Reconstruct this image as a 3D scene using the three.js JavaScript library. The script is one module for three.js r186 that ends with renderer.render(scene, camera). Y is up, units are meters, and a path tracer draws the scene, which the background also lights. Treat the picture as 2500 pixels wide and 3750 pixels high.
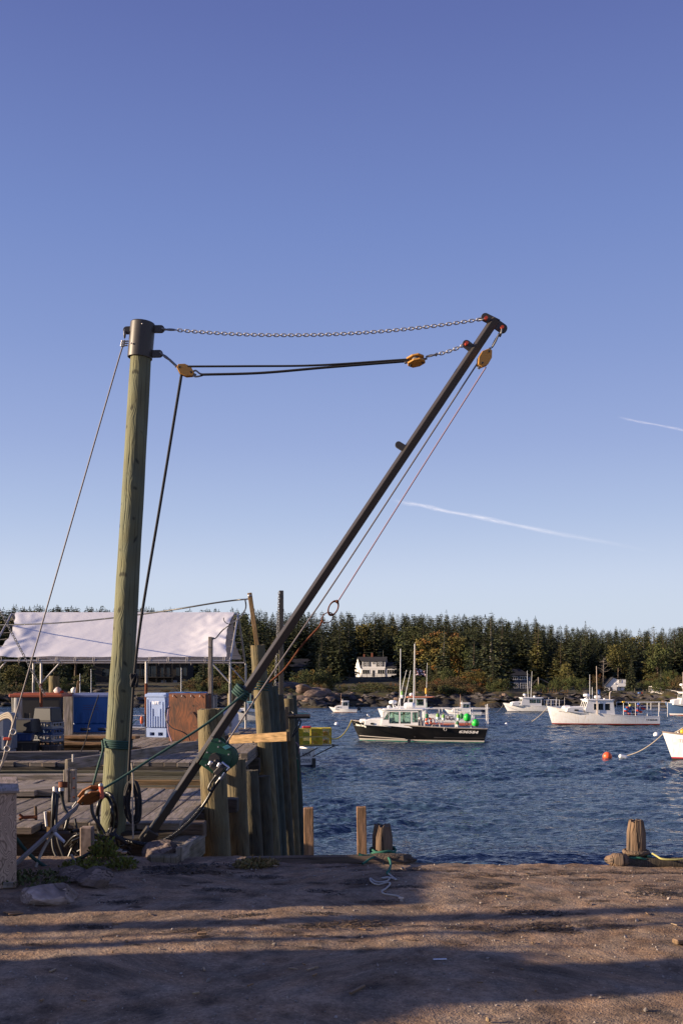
import * as THREE from 'three';
import { mergeGeometries, mergeVertices } from 'three/addons/utils/BufferGeometryUtils.js';
import { createNoise2D, createNoise3D } from 'simplex-noise';

// ---------------------------------------------------------------- camera, sky, sun, exposure
const F = 3646, YH = 2480, HE = 1.65, WY = -3.65;       // focal length and horizon row in photo pixels, eye height, water level
const scene = new THREE.Scene();
const camera = new THREE.PerspectiveCamera(2 * Math.atan(1875 / F) * 180 / Math.PI, 2500 / 3750, 0.1, 20000);
camera.position.set(0, HE, 0);
camera.lookAt(0, HE, -10);
camera.setViewOffset(2500, 3750, 0, -(YH - 1875), 2500, 3750);
scene.add(camera);

const renderer = new THREE.WebGLRenderer({ antialias: true });
renderer.toneMapping = THREE.LinearToneMapping;
renderer.toneMappingExposure = 2.0;
renderer.shadowMap.enabled = true;

const SUN_EL = 14 * Math.PI / 180, SUN_AZ = 6 * Math.PI / 180;   // low, from the left, a little behind the camera
const sunDir = new THREE.Vector3(-Math.cos(SUN_EL) * Math.cos(SUN_AZ), Math.sin(SUN_EL), Math.cos(SUN_EL) * Math.sin(SUN_AZ));
const sun = new THREE.DirectionalLight(new THREE.Color(1.0, 0.79, 0.56), 5.0);
sun.position.copy(sunDir).multiplyScalar(300);
sun.castShadow = true;
sun.shadow.camera.left = -150; sun.shadow.camera.right = 150; sun.shadow.camera.top = 120; sun.shadow.camera.bottom = -120;
sun.shadow.camera.near = 1; sun.shadow.camera.far = 900; sun.shadow.mapSize.set(4096, 4096);
scene.add(sun, sun.target);

const s2l = (c) => (c <= 0.04045 ? c / 12.92 : Math.pow((c + 0.055) / 1.055, 2.4));
{ // clear late-afternoon sky: colour by elevation, a little brighter towards the sun
  const stops = [[-90, 60, 62, 70], [-3, 110, 115, 125], [0, 208, 217, 230], [3.9, 205, 217, 234], [5.5, 201, 214, 236], [9, 176, 194, 228], [13.1, 154, 173, 218], [18, 135, 156, 208], [24.4, 117, 139, 197], [33.9, 96, 112, 173], [50, 80, 96, 158], [90, 66, 82, 144]];
  const w = 512, h = 256, data = new Float32Array(w * h * 4), dir = new THREE.Vector3();
  for (let j = 0; j < h; j++) {
    const el = ((j + 0.5) / h - 0.5) * 180;
    let k = 0; while (k < stops.length - 2 && el > stops[k + 1][0]) k++;
    const a = stops[k], b = stops[k + 1], f = THREE.MathUtils.clamp((el - a[0]) / (b[0] - a[0]), 0, 1);
    for (let i = 0; i < w; i++) {
      const ph = ((i + 0.5) / w - 0.5) * 2 * Math.PI, ce = Math.cos(el * Math.PI / 180);
      dir.set(Math.cos(ph) * ce, Math.sin(el * Math.PI / 180), Math.sin(ph) * ce);
      const ang = Math.acos(THREE.MathUtils.clamp(dir.dot(sunDir), -1, 1));
      const g = el > 0 ? 1 + 0.9 * Math.exp(-Math.pow(ang / 0.6, 2)) : 1, o = (j * w + i) * 4;
      for (let c = 0; c < 3; c++) data[o + c] = s2l((a[c + 1] * (1 - f) + b[c + 1] * f) / 255) / 2.0 * (1 + (g - 1) * [1.15, 1, 0.8][c]);
      data[o + 3] = 1;
    }
  }
  const sky = new THREE.DataTexture(data, w, h, THREE.RGBAFormat, THREE.FloatType);
  sky.mapping = THREE.EquirectangularReflectionMapping; sky.magFilter = sky.minFilter = THREE.LinearFilter; sky.needsUpdate = true;
  scene.background = sky; scene.environment = sky;
}

// ---------------------------------------------------------------- helpers
const V = (x, y, z) => new THREE.Vector3(x, y, z);
const P = (u, v, d) => V((u - 1250) / F * d, HE + (YH - v) / F * d, -d);          // photo pixel at a depth
const onY = (u, v, y) => P(u, v, (HE - y) * F / (v - YH));                        // photo pixel on a level surface
const rng = (s) => () => { s = (s + 0x6d2b79f5) | 0; let t = Math.imul(s ^ (s >>> 15), 1 | s); t = (t + Math.imul(t ^ (t >>> 7), 61 | t)) ^ t; return ((t ^ (t >>> 14)) >>> 0) / 4294967296; };
const R0 = rng(11), n2 = createNoise2D(rng(5)), n3 = createNoise3D(rng(6));
const rr = (r, a, b) => a + (b - a) * r();
const { clamp, lerp, smoothstep } = THREE.MathUtils;
const fbm = (x, y, o = 4) => { let s = 0, a = 0.5, f = 1; for (let i = 0; i < o; i++) { s += a * n2(x * f + i * 17.3, y * f - i * 9.1); a *= 0.5; f *= 2.03; } return s; };
const taken = {};
const numbered = (name) => { const n = taken[name] = (taken[name] ?? -1) + 1; return n ? name + '_' + String(n).padStart(3, '0') : name; };
const shade = (o) => { o.castShadow = true; o.receiveShadow = true; return o; };
function tag(o, label, category, group, kind) {
  o.userData = { label, category };
  if (group) o.userData.group = group;
  if (kind) o.userData.kind = kind;
  return o;
}
function thing(name, label, category, pos = V(0, 0, 0), turn = 0, group) {
  const o = new THREE.Group(); o.name = numbered(name); o.position.copy(pos); o.rotation.y = turn; scene.add(o);
  return tag(o, label, category, group);
}
function single(name, geo, mat, label, category, group) {          // a thing that is one mesh
  const o = shade(new THREE.Mesh(geo, mat)); o.name = numbered(name); scene.add(o); return tag(o, label, category, group);
}
function struct(name, geo, mat) { const o = shade(new THREE.Mesh(geo, mat)); o.name = numbered(name); o.userData = { kind: 'structure' }; scene.add(o); return o; }
function part(name, geo, mat, parent, label) { const o = shade(new THREE.Mesh(geo, mat)); o.name = name; if (label) o.userData.label = label; parent.add(o); return o; }
function dup(src, pos, turn, label, group, scale) {
  const o = src.clone(); o.name = numbered(src.name.replace(/_\d{3}$/, '')); scene.add(o);
  if (pos) o.position.copy(pos);
  if (turn !== undefined) o.rotation.y = turn;
  if (scale) o.scale.copy(scale);
  o.userData = { ...src.userData }; if (label) o.userData.label = label; if (group) o.userData.group = group;
  return o;
}
const flat = (g) => { const q = g.index ? g.toNonIndexed() : g; for (const k of Object.keys(q.attributes)) if (!['position', 'normal', 'uv', 'color'].includes(k)) q.deleteAttribute(k); return q; };
function merge(list) {
  const gs = list.map(flat), keep = gs.every((g) => g.attributes.color);
  gs.forEach((g) => { if (!keep) g.deleteAttribute('color'); if (!g.attributes.uv) g.setAttribute('uv', new THREE.BufferAttribute(new Float32Array(g.attributes.position.count * 2), 2)); });
  return mergeGeometries(gs, false);
}
// uv in metres, by the side each face looks to; u runs along the axis 'along'
function uvm(g, along = 'auto') {
  g = flat(g); g.computeBoundingBox(); const s = V(0, 0, 0); g.boundingBox.getSize(s);
  const L = along === 'auto' ? (s.x >= s.y && s.x >= s.z ? 0 : s.y >= s.z ? 1 : 2) : 'xyz'.indexOf(along);
  const p = g.attributes.position, uv = new Float32Array(p.count * 2), a = V(0, 0, 0), b = V(0, 0, 0), c = V(0, 0, 0);
  for (let i = 0; i < p.count; i += 3) {
    a.fromBufferAttribute(p, i); b.fromBufferAttribute(p, i + 1); c.fromBufferAttribute(p, i + 2);
    const n = b.clone().sub(a).cross(c.clone().sub(a)), m = [Math.abs(n.x), Math.abs(n.y), Math.abs(n.z)], D = m.indexOf(Math.max(...m));
    const U = D === L ? (L + 1) % 3 : L, W = 3 - D - U;
    [a, b, c].forEach((q, k) => { const e = [q.x, q.y, q.z]; uv[(i + k) * 2] = e[U] + L * 0.37; uv[(i + k) * 2 + 1] = e[W] + D * 0.21; });
  }
  g.setAttribute('uv', new THREE.BufferAttribute(uv, 2));
  return g;
}
// chamfered box, centred
function cbox(w, h, d, c = 0.008) {
  const X = w / 2, Y = h / 2, Z = d / 2; c = Math.min(c, X * 0.45, Y * 0.45, Z * 0.45);
  const pos = [], q = (A, B, C, D) => pos.push(...A, ...B, ...C, ...A, ...C, ...D), t = (A, B, C) => pos.push(...A, ...B, ...C);
  const x = X - c, y = Y - c, z = Z - c;
  q([-x, -y, Z], [x, -y, Z], [x, y, Z], [-x, y, Z]); q([x, -y, -Z], [-x, -y, -Z], [-x, y, -Z], [x, y, -Z]);
  q([X, -y, z], [X, -y, -z], [X, y, -z], [X, y, z]); q([-X, -y, -z], [-X, -y, z], [-X, y, z], [-X, y, -z]);
  q([-x, Y, z], [x, Y, z], [x, Y, -z], [-x, Y, -z]); q([-x, -Y, -z], [x, -Y, -z], [x, -Y, z], [-x, -Y, z]);
  q([x, -y, Z], [X, -y, z], [X, y, z], [x, y, Z]); q([-X, -y, z], [-x, -y, Z], [-x, y, Z], [-X, y, z]);
  q([X, -y, -z], [x, -y, -Z], [x, y, -Z], [X, y, -z]); q([-x, -y, -Z], [-X, -y, -z], [-X, y, -z], [-x, y, -Z]);
  q([-x, y, Z], [x, y, Z], [x, Y, z], [-x, Y, z]); q([-x, -Y, z], [x, -Y, z], [x, -y, Z], [-x, -y, Z]);
  q([-x, Y, -z], [x, Y, -z], [x, y, -Z], [-x, y, -Z]); q([-x, -y, -Z], [x, -y, -Z], [x, -Y, -z], [-x, -Y, -z]);
  q([X, y, z], [X, y, -z], [x, Y, -z], [x, Y, z]); q([-X, y, -z], [-X, y, z], [-x, Y, z], [-x, Y, -z]);
  q([x, -Y, z], [x, -Y, -z], [X, -y, -z], [X, -y, z]); q([-x, -Y, -z], [-x, -Y, z], [-X, -y, z], [-X, -y, -z]);
  for (const sx of [1, -1]) for (const sy of [1, -1]) for (const sz of [1, -1]) {
    const A = [sx * x, sy * y, sz * Z], B = [sx * X, sy * y, sz * z], C = [sx * x, sy * Y, sz * z];
    sx * sy * sz > 0 ? t(A, B, C) : t(A, C, B);
  }
  const g = new THREE.BufferGeometry(); g.setAttribute('position', new THREE.Float32BufferAttribute(pos, 3)); g.computeVertexNormals(); return g;
}
const move = (g, x, y, z) => g.translate(x, y, z);
const box = (x0, x1, y0, y1, z0, z1, c = 0.006) => cbox(Math.abs(x1 - x0), Math.abs(y1 - y0), Math.abs(z1 - z0), c).translate((x0 + x1) / 2, (y0 + y1) / 2, (z0 + z1) / 2);
function aim(g, A, B, roll = 0) {       // a shape built along +y from 0 is laid from A to B
  const d = B.clone().sub(A).normalize(), q = new THREE.Quaternion().setFromUnitVectors(V(0, 1, 0), d);
  if (roll) q.multiply(new THREE.Quaternion().setFromAxisAngle(V(0, 1, 0), roll));
  return g.applyQuaternion(q).translate(A.x, A.y, A.z);
}
const rod = (A, B, r, r2 = r, seg = 8) => aim(new THREE.CylinderGeometry(r2, r, A.distanceTo(B), seg, 1).translate(0, A.distanceTo(B) / 2, 0), A, B);
const bar = (A, B, w, t, roll = 0, c = 0.006) => aim(uvm(cbox(w, A.distanceTo(B), t, c)).translate(0, A.distanceTo(B) / 2, 0), A, B, roll);
const tube = (pts, r, seg = 24, rad = 6, closed = false) => new THREE.TubeGeometry(new THREE.CatmullRomCurve3(pts, closed, 'centripetal'), seg, r, rad, closed);
const sag = (A, B, s, n = 12) => Array.from({ length: n + 1 }, (_, i) => { const t = i / n, p = A.clone().lerp(B, t); p.y -= s * 4 * t * (1 - t); return p; });
const ball = (r, w = 14, h = 10) => new THREE.SphereGeometry(r, w, h);
const lathe = (pts, seg = 16) => new THREE.LatheGeometry(pts.map((p) => new THREE.Vector2(p[0], p[1])), seg);
const poly = (pts) => { const s = new THREE.Shape(); pts.forEach((p, i) => (i ? s.lineTo(p[0], p[1]) : s.moveTo(p[0], p[1]))); s.closePath(); return s; };
const slab = (shape, t, bevel = 0) => new THREE.ExtrudeGeometry(shape, bevel ? { depth: t - 2 * bevel, bevelSize: bevel, bevelThickness: bevel, bevelSegments: 2, steps: 1, curveSegments: 10 } : { depth: t, bevelEnabled: false, curveSegments: 10 });
// round timber from y = 0 to h with knots, checks and a worn top
function pile(r0, r1, h, seed, seg = 22, worn = 0.01, rag = 0.0) {
  const rings = Math.max(6, Math.min(40, Math.round(h * 5))), pos = [], uv = [], idx = [];
  for (let j = 0; j <= rings; j++) for (let i = 0; i <= seg; i++) {
    const t = j / rings, a = (i % seg) / seg * 2 * Math.PI, y = t * h;
    let r = lerp(r0, r1, t) * (1 + 0.025 * n3(Math.cos(a) * 1.3 + seed, y * 0.9, Math.sin(a) * 1.3) + worn * n3(Math.cos(a) * 6, y * 1.5 + seed, Math.sin(a) * 6));
    if (j === rings) r *= rag > 0.015 ? 0.8 : 0.97;
    pos.push(Math.cos(a) * r, y + (j === rings ? rag * n3(Math.cos(a) * 2.5 + seed, 0, Math.sin(a) * 2.5) : 0), Math.sin(a) * r);
    uv.push(i / seg * 2 * Math.PI * r0, y);
  }
  const row = seg + 1;
  for (let j = 0; j < rings; j++) for (let i = 0; i < seg; i++) { const k = j * row + i; idx.push(k, k + row, k + 1, k + 1, k + row, k + row + 1); }
  const g = new THREE.BufferGeometry(); g.setAttribute('position', new THREE.Float32BufferAttribute(pos, 3)); g.setAttribute('uv', new THREE.Float32BufferAttribute(uv, 2)); g.setIndex(idx);
  g.computeVertexNormals();
  const cap = [], cuv = [], cy = h + rag * 0.3;
  for (let i = 0; i < seg; i++) { const k = (rings * row + i) * 3, l = (rings * row + i + 1) * 3; cap.push(pos[k], pos[k + 1], pos[k + 2], 0, cy, 0, pos[l], pos[l + 1], pos[l + 2]); cuv.push(pos[k], pos[k + 2], 0, 0, pos[l], pos[l + 2]); }
  const c = new THREE.BufferGeometry(); c.setAttribute('position', new THREE.Float32BufferAttribute(cap, 3)); c.setAttribute('uv', new THREE.Float32BufferAttribute(cuv, 2)); c.computeVertexNormals();
  return merge([g, c]);
}

// ---------------------------------------------------------------- textures and materials
function tex(w, h, fn, srgb = true, rx = 1, ry = 1) {
  const data = new Uint8Array(w * h * 4);
  for (let j = 0; j < h; j++) for (let i = 0; i < w; i++) { const c = fn(i / w, j / h, i, j), o = (j * w + i) * 4; if (Array.isArray(c)) { data[o] = clamp(c[0], 0, 1) * 255; data[o + 1] = clamp(c[1], 0, 1) * 255; data[o + 2] = clamp(c[2], 0, 1) * 255; } else data[o] = data[o + 1] = data[o + 2] = clamp(c, 0, 1) * 255; data[o + 3] = 255; }
  const t = new THREE.DataTexture(data, w, h, THREE.RGBAFormat); t.wrapS = t.wrapT = THREE.RepeatWrapping; t.magFilter = THREE.LinearFilter; t.minFilter = THREE.LinearMipmapLinearFilter; t.generateMipmaps = true;
  if (srgb) t.colorSpace = THREE.SRGBColorSpace; t.repeat.set(rx, ry); t.needsUpdate = true; return t;
}
// tileable noise: (x, y) in 0..1, with cells fx, fy
const tn = (x, y, fx, fy, s = 0) => { const a = x * 2 * Math.PI, b = y * 2 * Math.PI; return n3(Math.cos(a) * fx / 6.28 + s, Math.sin(a) * fx / 6.28 + Math.cos(b) * fy / 6.28, Math.sin(b) * fy / 6.28 - s); };
const speck = (x, y, n, s) => hash(Math.floor(x * n) + s * 13, Math.floor(y * n) + s * 7);
const hash = (i, j) => { const s = Math.sin(i * 127.1 + j * 311.7) * 43758.5453; return s - Math.floor(s); };
const grainAt = (x, y) => { const w = tn(x, y, 3, 4, 3) * 0.05; return tn(x, y + w, 5, 90, 1) * 0.5 + tn(x, y + w, 9, 220, 2) * 0.3 + tn(x, y, 3, 12, 7) * 0.5; };
const woodMap = tex(512, 512, (x, y) => { const g = grainAt(x, y), crack = Math.max(0, tn(x, y, 4, 60, 12) - 0.62) * 2.2, spot = tn(x, y, 6, 6, 9) * 0.10; const b = 0.80 + g * 0.13 + spot - crack; return [b + 0.02, b, b - 0.03 + spot * 0.4]; }, true, 0.5, 2);
const woodBump = tex(512, 512, (x, y) => 0.6 + grainAt(x, y) * 0.3 - Math.max(0, tn(x, y, 4, 60, 12) - 0.6) * 2.5, false, 0.5, 2);
const pileG = (x, y) => { const w = tn(x, y, 4, 5, 21) * 0.04; return tn(x + w, y, 46, 5, 22) * 0.5 + tn(x + w, y, 110, 9, 23) * 0.3; };
const pileMap = tex(512, 1024, (x, y) => { const g = pileG(x, y), c = Math.max(0, tn(x + tn(x, y, 3, 3, 2) * 0.02, y, 26, 2.2, 31) - 0.58) * 2.4, b = 0.84 + g * 0.13 - c * 0.45 + tn(x, y, 5, 6, 30) * 0.10 + (speck(x, y, 128, 21) > 0.985 ? -0.12 : 0), k = tn(x, y, 4, 8, 41); return [b + 0.03 * k, b, b - 0.04 * k]; }, true, 1.0, 0.5);
const pileBump = tex(512, 1024, (x, y) => 0.6 + pileG(x, y) * 0.3 - Math.max(0, tn(x + tn(x, y, 3, 3, 2) * 0.02, y, 26, 2.2, 31) - 0.55) * 2.0, false, 1.0, 0.5);
const mastMap = tex(512, 1024, (x, y) => { const g = tn(x, y, 60, 4, 141) * 0.5 + tn(x, y, 140, 8, 142) * 0.35, c = Math.max(0, tn(x + tn(x, y, 3, 2, 143) * 0.006, y, 30, 1.6, 144) - 0.66) * 1.6, knot = Math.max(0, tn(x, y, 7, 13, 145) - 0.72) * 1.6, b = 0.86 + g * 0.08 - c * 0.5 - knot + tn(x, y, 4, 5, 146) * 0.07, k = tn(x, y, 3, 6, 147); return [b + 0.025 * k, b, b - 0.05 * k]; }, true, 1.0, 0.5);
const plyMap = tex(512, 512, (x, y) => { const f = tn(x, y, 5, 3, 51) * 1.2 + tn(x, y, 11, 6, 52) * 0.35, rings = Math.sin(f * 26) * 0.5 + 0.5, b = 0.95 - 0.32 * Math.pow(rings, 3) + tn(x, y, 60, 8, 53) * 0.06; return [b + 0.02, b - 0.03, b - 0.08]; }, true, 1.6, 1.6);
const plyDark = tex(512, 512, (x, y) => { const f = tn(x, y, 2, 7, 61) * 1.3 + y * 6, b = 0.72 + 0.22 * Math.sin(f * 9 + tn(x, y, 4, 30, 62)) * 0.5 + tn(x, y, 8, 120, 63) * 0.12 + tn(x, y, 3, 3, 64) * 0.18; return [b, b * 0.9, b * 0.82]; }, true, 0.9, 0.9);
const gravelMap = tex(1024, 1024, (x, y) => {
  const big = tn(x, y, 5, 5, 71) * 0.09 + tn(x, y, 16, 16, 72) * 0.07 + tn(x, y, 60, 60, 73) * 0.07, s = speck(x, y, 512, 1), s2 = speck(x, y, 256, 2);
  let b = 0.68 + big * 1.15 + (s - 0.5) * 0.13 + (s2 > 0.988 ? 0.16 : s2 < 0.03 ? -0.14 : 0) - Math.max(0, tn(x, y, 8, 8, 77) - 0.35) * 0.35; const w = tn(x, y, 9, 9, 75) * 0.03;
  return [b + 0.03 + w, b - 0.01, b - 0.05 - w];
}, true, 0.4, 0.4);
const gravelBump = tex(1024, 1024, (x, y) => 0.5 + tn(x, y, 70, 70, 81) * 0.18 + tn(x, y, 180, 180, 82) * 0.16 + (speck(x, y, 340, 3) - 0.5) * 0.30 + (speck(x, y, 200, 5) > 0.97 ? 0.35 : 0), false, 0.4, 0.4);
const rockMap = tex(512, 512, (x, y) => { const b = 0.72 + tn(x, y, 4, 4, 91) * 0.16 + tn(x, y, 14, 14, 92) * 0.10 + tn(x, y, 50, 50, 93) * 0.08 - Math.max(0, 0.1 - Math.abs(tn(x, y, 7, 5, 94))) * 2.2; return [b + 0.03, b, b - 0.02]; }, true, 0.35, 0.35);
const rockBump = tex(512, 512, (x, y) => 0.5 + tn(x, y, 5, 5, 95) * 0.25 + tn(x, y, 22, 22, 96) * 0.15 + tn(x, y, 80, 80, 97) * 0.08, false, 0.35, 0.35);
const wearMap = tex(512, 512, (x, y) => { const b = 0.955 + tn(x, y, 5, 5, 101) * 0.018 + tn(x, y, 30, 60, 102) * 0.014 - (speck(x, y, 300, 9) > 0.992 ? 0.25 : 0); return [b, b - 0.005, b - 0.015]; }, true, 0.5, 0.5);
const rustMap = tex(256, 256, (x, y) => { const b = 0.75 + tn(x, y, 6, 6, 111) * 0.2 + tn(x, y, 30, 30, 112) * 0.15; return [b, b * 0.92, b * 0.85]; }, true, 3, 3);
const clothBump = tex(512, 512, (x, y) => 0.5 + tn(x, y, 9, 14, 121) * 0.2 + tn(x, y, 26, 40, 122) * 0.14 + tn(x, y, 70, 90, 123) * 0.07, false, 0.6, 0.6);
const shingleMap = tex(256, 256, (x, y) => { const row = Math.floor(y * 16), col = Math.floor(x * 24 + (row % 2) * 0.5); return 0.75 + (hash(col, row) - 0.5) * 0.3 - ((y * 16) % 1 < 0.12 ? 0.2 : 0); }, true, 0.4, 0.4);
const matCache = {};
const mat = (r, g, b, rough = 0.8, extra = {}) => { const m = new THREE.MeshStandardMaterial({ roughness: rough, side: THREE.DoubleSide, ...extra }); m.color.setRGB(r, g, b); return m; };
const wood = (r, g, b, extra = {}) => mat(r, g, b, 0.88, { map: woodMap, bumpMap: woodBump, bumpScale: 0.006, ...extra });
const timberM = [wood(0.34, 0.295, 0.26), wood(0.30, 0.255, 0.215), wood(0.38, 0.335, 0.30), wood(0.26, 0.225, 0.20), wood(0.34, 0.28, 0.23)];   // weathered deck planks
const greenTimber = wood(0.18, 0.17, 0.11), tanTimber = wood(0.40, 0.26, 0.12), brownTimber = wood(0.20, 0.135, 0.088), paleTimber = wood(0.40, 0.355, 0.31), darkTimber = wood(0.085, 0.07, 0.055);
const pileMats = [[0.225, 0.178, 0.088], [0.19, 0.148, 0.076], [0.105, 0.09, 0.056], [0.075, 0.085, 0.062]].map((c) => mat(...c, 0.9, { map: pileMap, bumpMap: pileBump, bumpScale: 0.012 }));
const mastM = mat(0.185, 0.190, 0.108, 0.85, { map: mastMap, bumpMap: pileBump, bumpScale: 0.010 });
const oldWood = mat(0.22, 0.15, 0.10, 0.95, { map: pileMap, bumpMap: pileBump, bumpScale: 0.03 });
const blackSteel = mat(0.050, 0.043, 0.038, 0.45, { map: wearMap, metalness: 0.15 });
const galv = mat(0.48, 0.46, 0.45, 0.45, { metalness: 0.6, map: wearMap }), galvDark = mat(0.20, 0.20, 0.21, 0.5, { metalness: 0.5, map: wearMap });
const rust = mat(0.25, 0.085, 0.035, 0.85, { map: rustMap, metalness: 0.2 }), redPaint = mat(0.45, 0.05, 0.02, 0.6), orangeM = mat(0.62, 0.30, 0.05, 0.55, { map: wearMap });
const blackRope = mat(0.012, 0.011, 0.013, 0.85), greenRope = mat(0.022, 0.065, 0.052, 0.8), tealRope = mat(0.02, 0.12, 0.08, 0.85), tanRope = mat(0.36, 0.31, 0.25, 0.9), purpleRope = mat(0.30, 0.20, 0.24, 0.85), wireM = mat(0.15, 0.13, 0.135, 0.6, { metalness: 0.2 });
const rubber = mat(0.012, 0.012, 0.013, 0.35), yellowRope = mat(0.62, 0.46, 0.04, 0.7), whiteRope = mat(0.42, 0.38, 0.34, 0.9);
const whitePaint = mat(0.90, 0.885, 0.87, 0.35, { map: wearMap }), whiteMatt = mat(0.78, 0.77, 0.76, 0.7), whitePlastic = mat(0.82, 0.82, 0.81, 0.35);
const glass = new THREE.MeshPhysicalMaterial({ color: 0xdfeeea, roughness: 0.03, transmission: 1, thickness: 0, ior: 1.5, side: THREE.DoubleSide });
const darkGlass = new THREE.MeshPhysicalMaterial({ color: 0x1b2226, roughness: 0.05, side: THREE.DoubleSide });
const blackFrame = mat(0.02, 0.02, 0.02, 0.5);
const hullWhite = mat(0.90, 0.885, 0.87, 0.35, { map: tex(512, 256, (x, y) => { const st = Math.max(0, tn(x, y, 70, 2.2, 161) - 0.45) * 0.5 + Math.max(0, tn(x, y, 9, 5, 162) - 0.4) * 0.14, b = 0.965 + tn(x, y, 5, 4, 163) * 0.012; return [b - st * 0.35, b - st * 0.55, b - st * 0.85]; }, true, 0.16, 0.45) });
const palette = {}; const paint = (r, g, b, rough = 0.5) => (palette[[r, g, b, rough]] ??= mat(r, g, b, rough, { map: wearMap }));
// lettering: text drawn on a see-through sheet, mapped on a grid that follows the surface
function letters(text, w, h, color, font, o = {}) {
  const c = document.createElement('canvas'); c.width = 512; c.height = Math.max(32, Math.round(512 * h / w)); const x = c.getContext('2d');
  x.clearRect(0, 0, c.width, c.height); x.fillStyle = color; x.font = font.replace('$', Math.round(c.height * (o.size || 0.8))); x.textAlign = 'center'; x.textBaseline = 'middle';
  if (o.slant) x.transform(1, 0, -o.slant, 1, c.height / 2 * o.slant, 0);
  const lines = text.split('\n');
  lines.forEach((t, i) => { const m = x.measureText(t).width, k = (c.width * 0.96) / m; x.save(); x.translate(c.width / 2, c.height * (i + 0.5) / lines.length); x.scale(o.natural ? Math.min(k, 1) : k, 1); if (o.stroke) { x.strokeStyle = color; x.lineWidth = o.stroke; x.strokeText(t, 0, 0); } x.fillText(t, 0, 0); x.restore(); });
  const t = new THREE.CanvasTexture(c); t.colorSpace = THREE.SRGBColorSpace; t.magFilter = THREE.LinearFilter;
  return new THREE.MeshStandardMaterial({ map: t, transparent: true, roughness: 0.6, side: THREE.DoubleSide });
}
// ================================================================ SETTING
// ---------------------------------------------------------------- harbour water
{
  const r = rng(31), waves = [];
  for (let i = 0; i < 54; i++) {
    const L = 0.36 * Math.pow(8.5, Math.pow(r(), 1.25)), k = 2 * Math.PI / L, th = -Math.PI / 2 + 0.35 + (r() + r() + r() - 1.5) * 1.3;      // mostly rolling towards the quay
    waves.push({ kx: Math.cos(th) * k, kz: -Math.sin(th) * k, k, L, a: 0.0090 * Math.pow(L, 0.95) * (0.6 + r() * 0.8), p: r() * 6.28 });
  }
  const cols = [], nz = 1000;
  for (let i = 0; i <= 50; i++) cols.push(-1.15 + (1.15 - 0.40) * i / 50);
  for (let i = 1; i <= 400; i++) cols.push(-0.40 + 0.80 * i / 400);
  for (let i = 1; i <= 50; i++) cols.push(0.40 + 0.75 * i / 50);
  const nx = cols.length, pos = new Float32Array(nx * (nz + 1) * 3), nor = new Float32Array(nx * (nz + 1) * 3), uv = new Float32Array(nx * (nz + 1) * 2), idx = [];
  for (let j = 0; j <= nz; j++) {
    const d = j < 60 ? 9 * Math.pow(28 / 9, j / 60) : j < 940 ? 28 * Math.pow(190 / 28, (j - 60) / 880) : 190 * Math.pow(420 / 190, (j - 940) / 60), dd = d * (j < 60 ? 0.019 : j < 940 ? 0.0022 : 0.013);
    for (let i = 0; i < nx; i++) {
      const x = Math.tan(cols[i]) * d, z = -d, dx = d * (i ? cols[i] - cols[i - 1] : 0.01), o = j * nx + i;
      let y = 0, sx = 0, sz = 0;
      const patch = 0.42 + 0.66 * smoothstep(n2(x * 0.022 + 0.3 * n2(x * 0.06, z * 0.09), z * 0.05), -0.6, 0.5);
      for (const w of waves) {
        const f = smoothstep(w.L, 2.0 * Math.max(dd, dx * 0.5), 4.0 * Math.max(dd, dx * 0.5)); if (f <= 0) continue;
        const ph = w.kx * x + w.kz * z + w.p, A = w.a * f * patch, c = Math.cos(ph), s = Math.sin(ph);
        y += A * (s + 0.22 * Math.cos(2 * ph)); const dy = A * (c - 0.44 * Math.sin(2 * ph)); sx += dy * w.kx; sz += dy * w.kz;
      }
      pos.set([x, WY + y, z], o * 3); const l = Math.hypot(sx, 1, sz); nor.set([-sx / l, 1 / l, -sz / l], o * 3); uv.set([x, z], o * 2);
      if (j < nz && i < nx - 1) idx.push(o, o + nx, o + 1, o + 1, o + nx, o + nx + 1);
    }
  }
  const g = new THREE.BufferGeometry(); g.setAttribute('position', new THREE.BufferAttribute(pos, 3)); g.setAttribute('normal', new THREE.BufferAttribute(nor, 3)); g.setAttribute('uv', new THREE.BufferAttribute(uv, 2)); g.setIndex(idx.map((_, i, a) => a[i - (i % 3) + [0, 2, 1][i % 3]]));
  const bump = tex(1024, 1024, (x, y) => { let s = 0.5; s += tn(x, y, 16, 34, 201) * 0.24 + tn(x + 0.3, y, 34, 70, 202) * 0.14 + tn(x, y + 0.2, 90, 170, 203) * 0.06; return s; }, false, 0.125, 0.125);
  const m = new THREE.MeshPhysicalMaterial({ roughness: 0.08, ior: 1.33, bumpMap: bump, bumpScale: 0.09, side: THREE.DoubleSide }); m.color.setRGB(0.028, 0.056, 0.092);
  struct('harbour_water', g, m);
}
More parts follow.
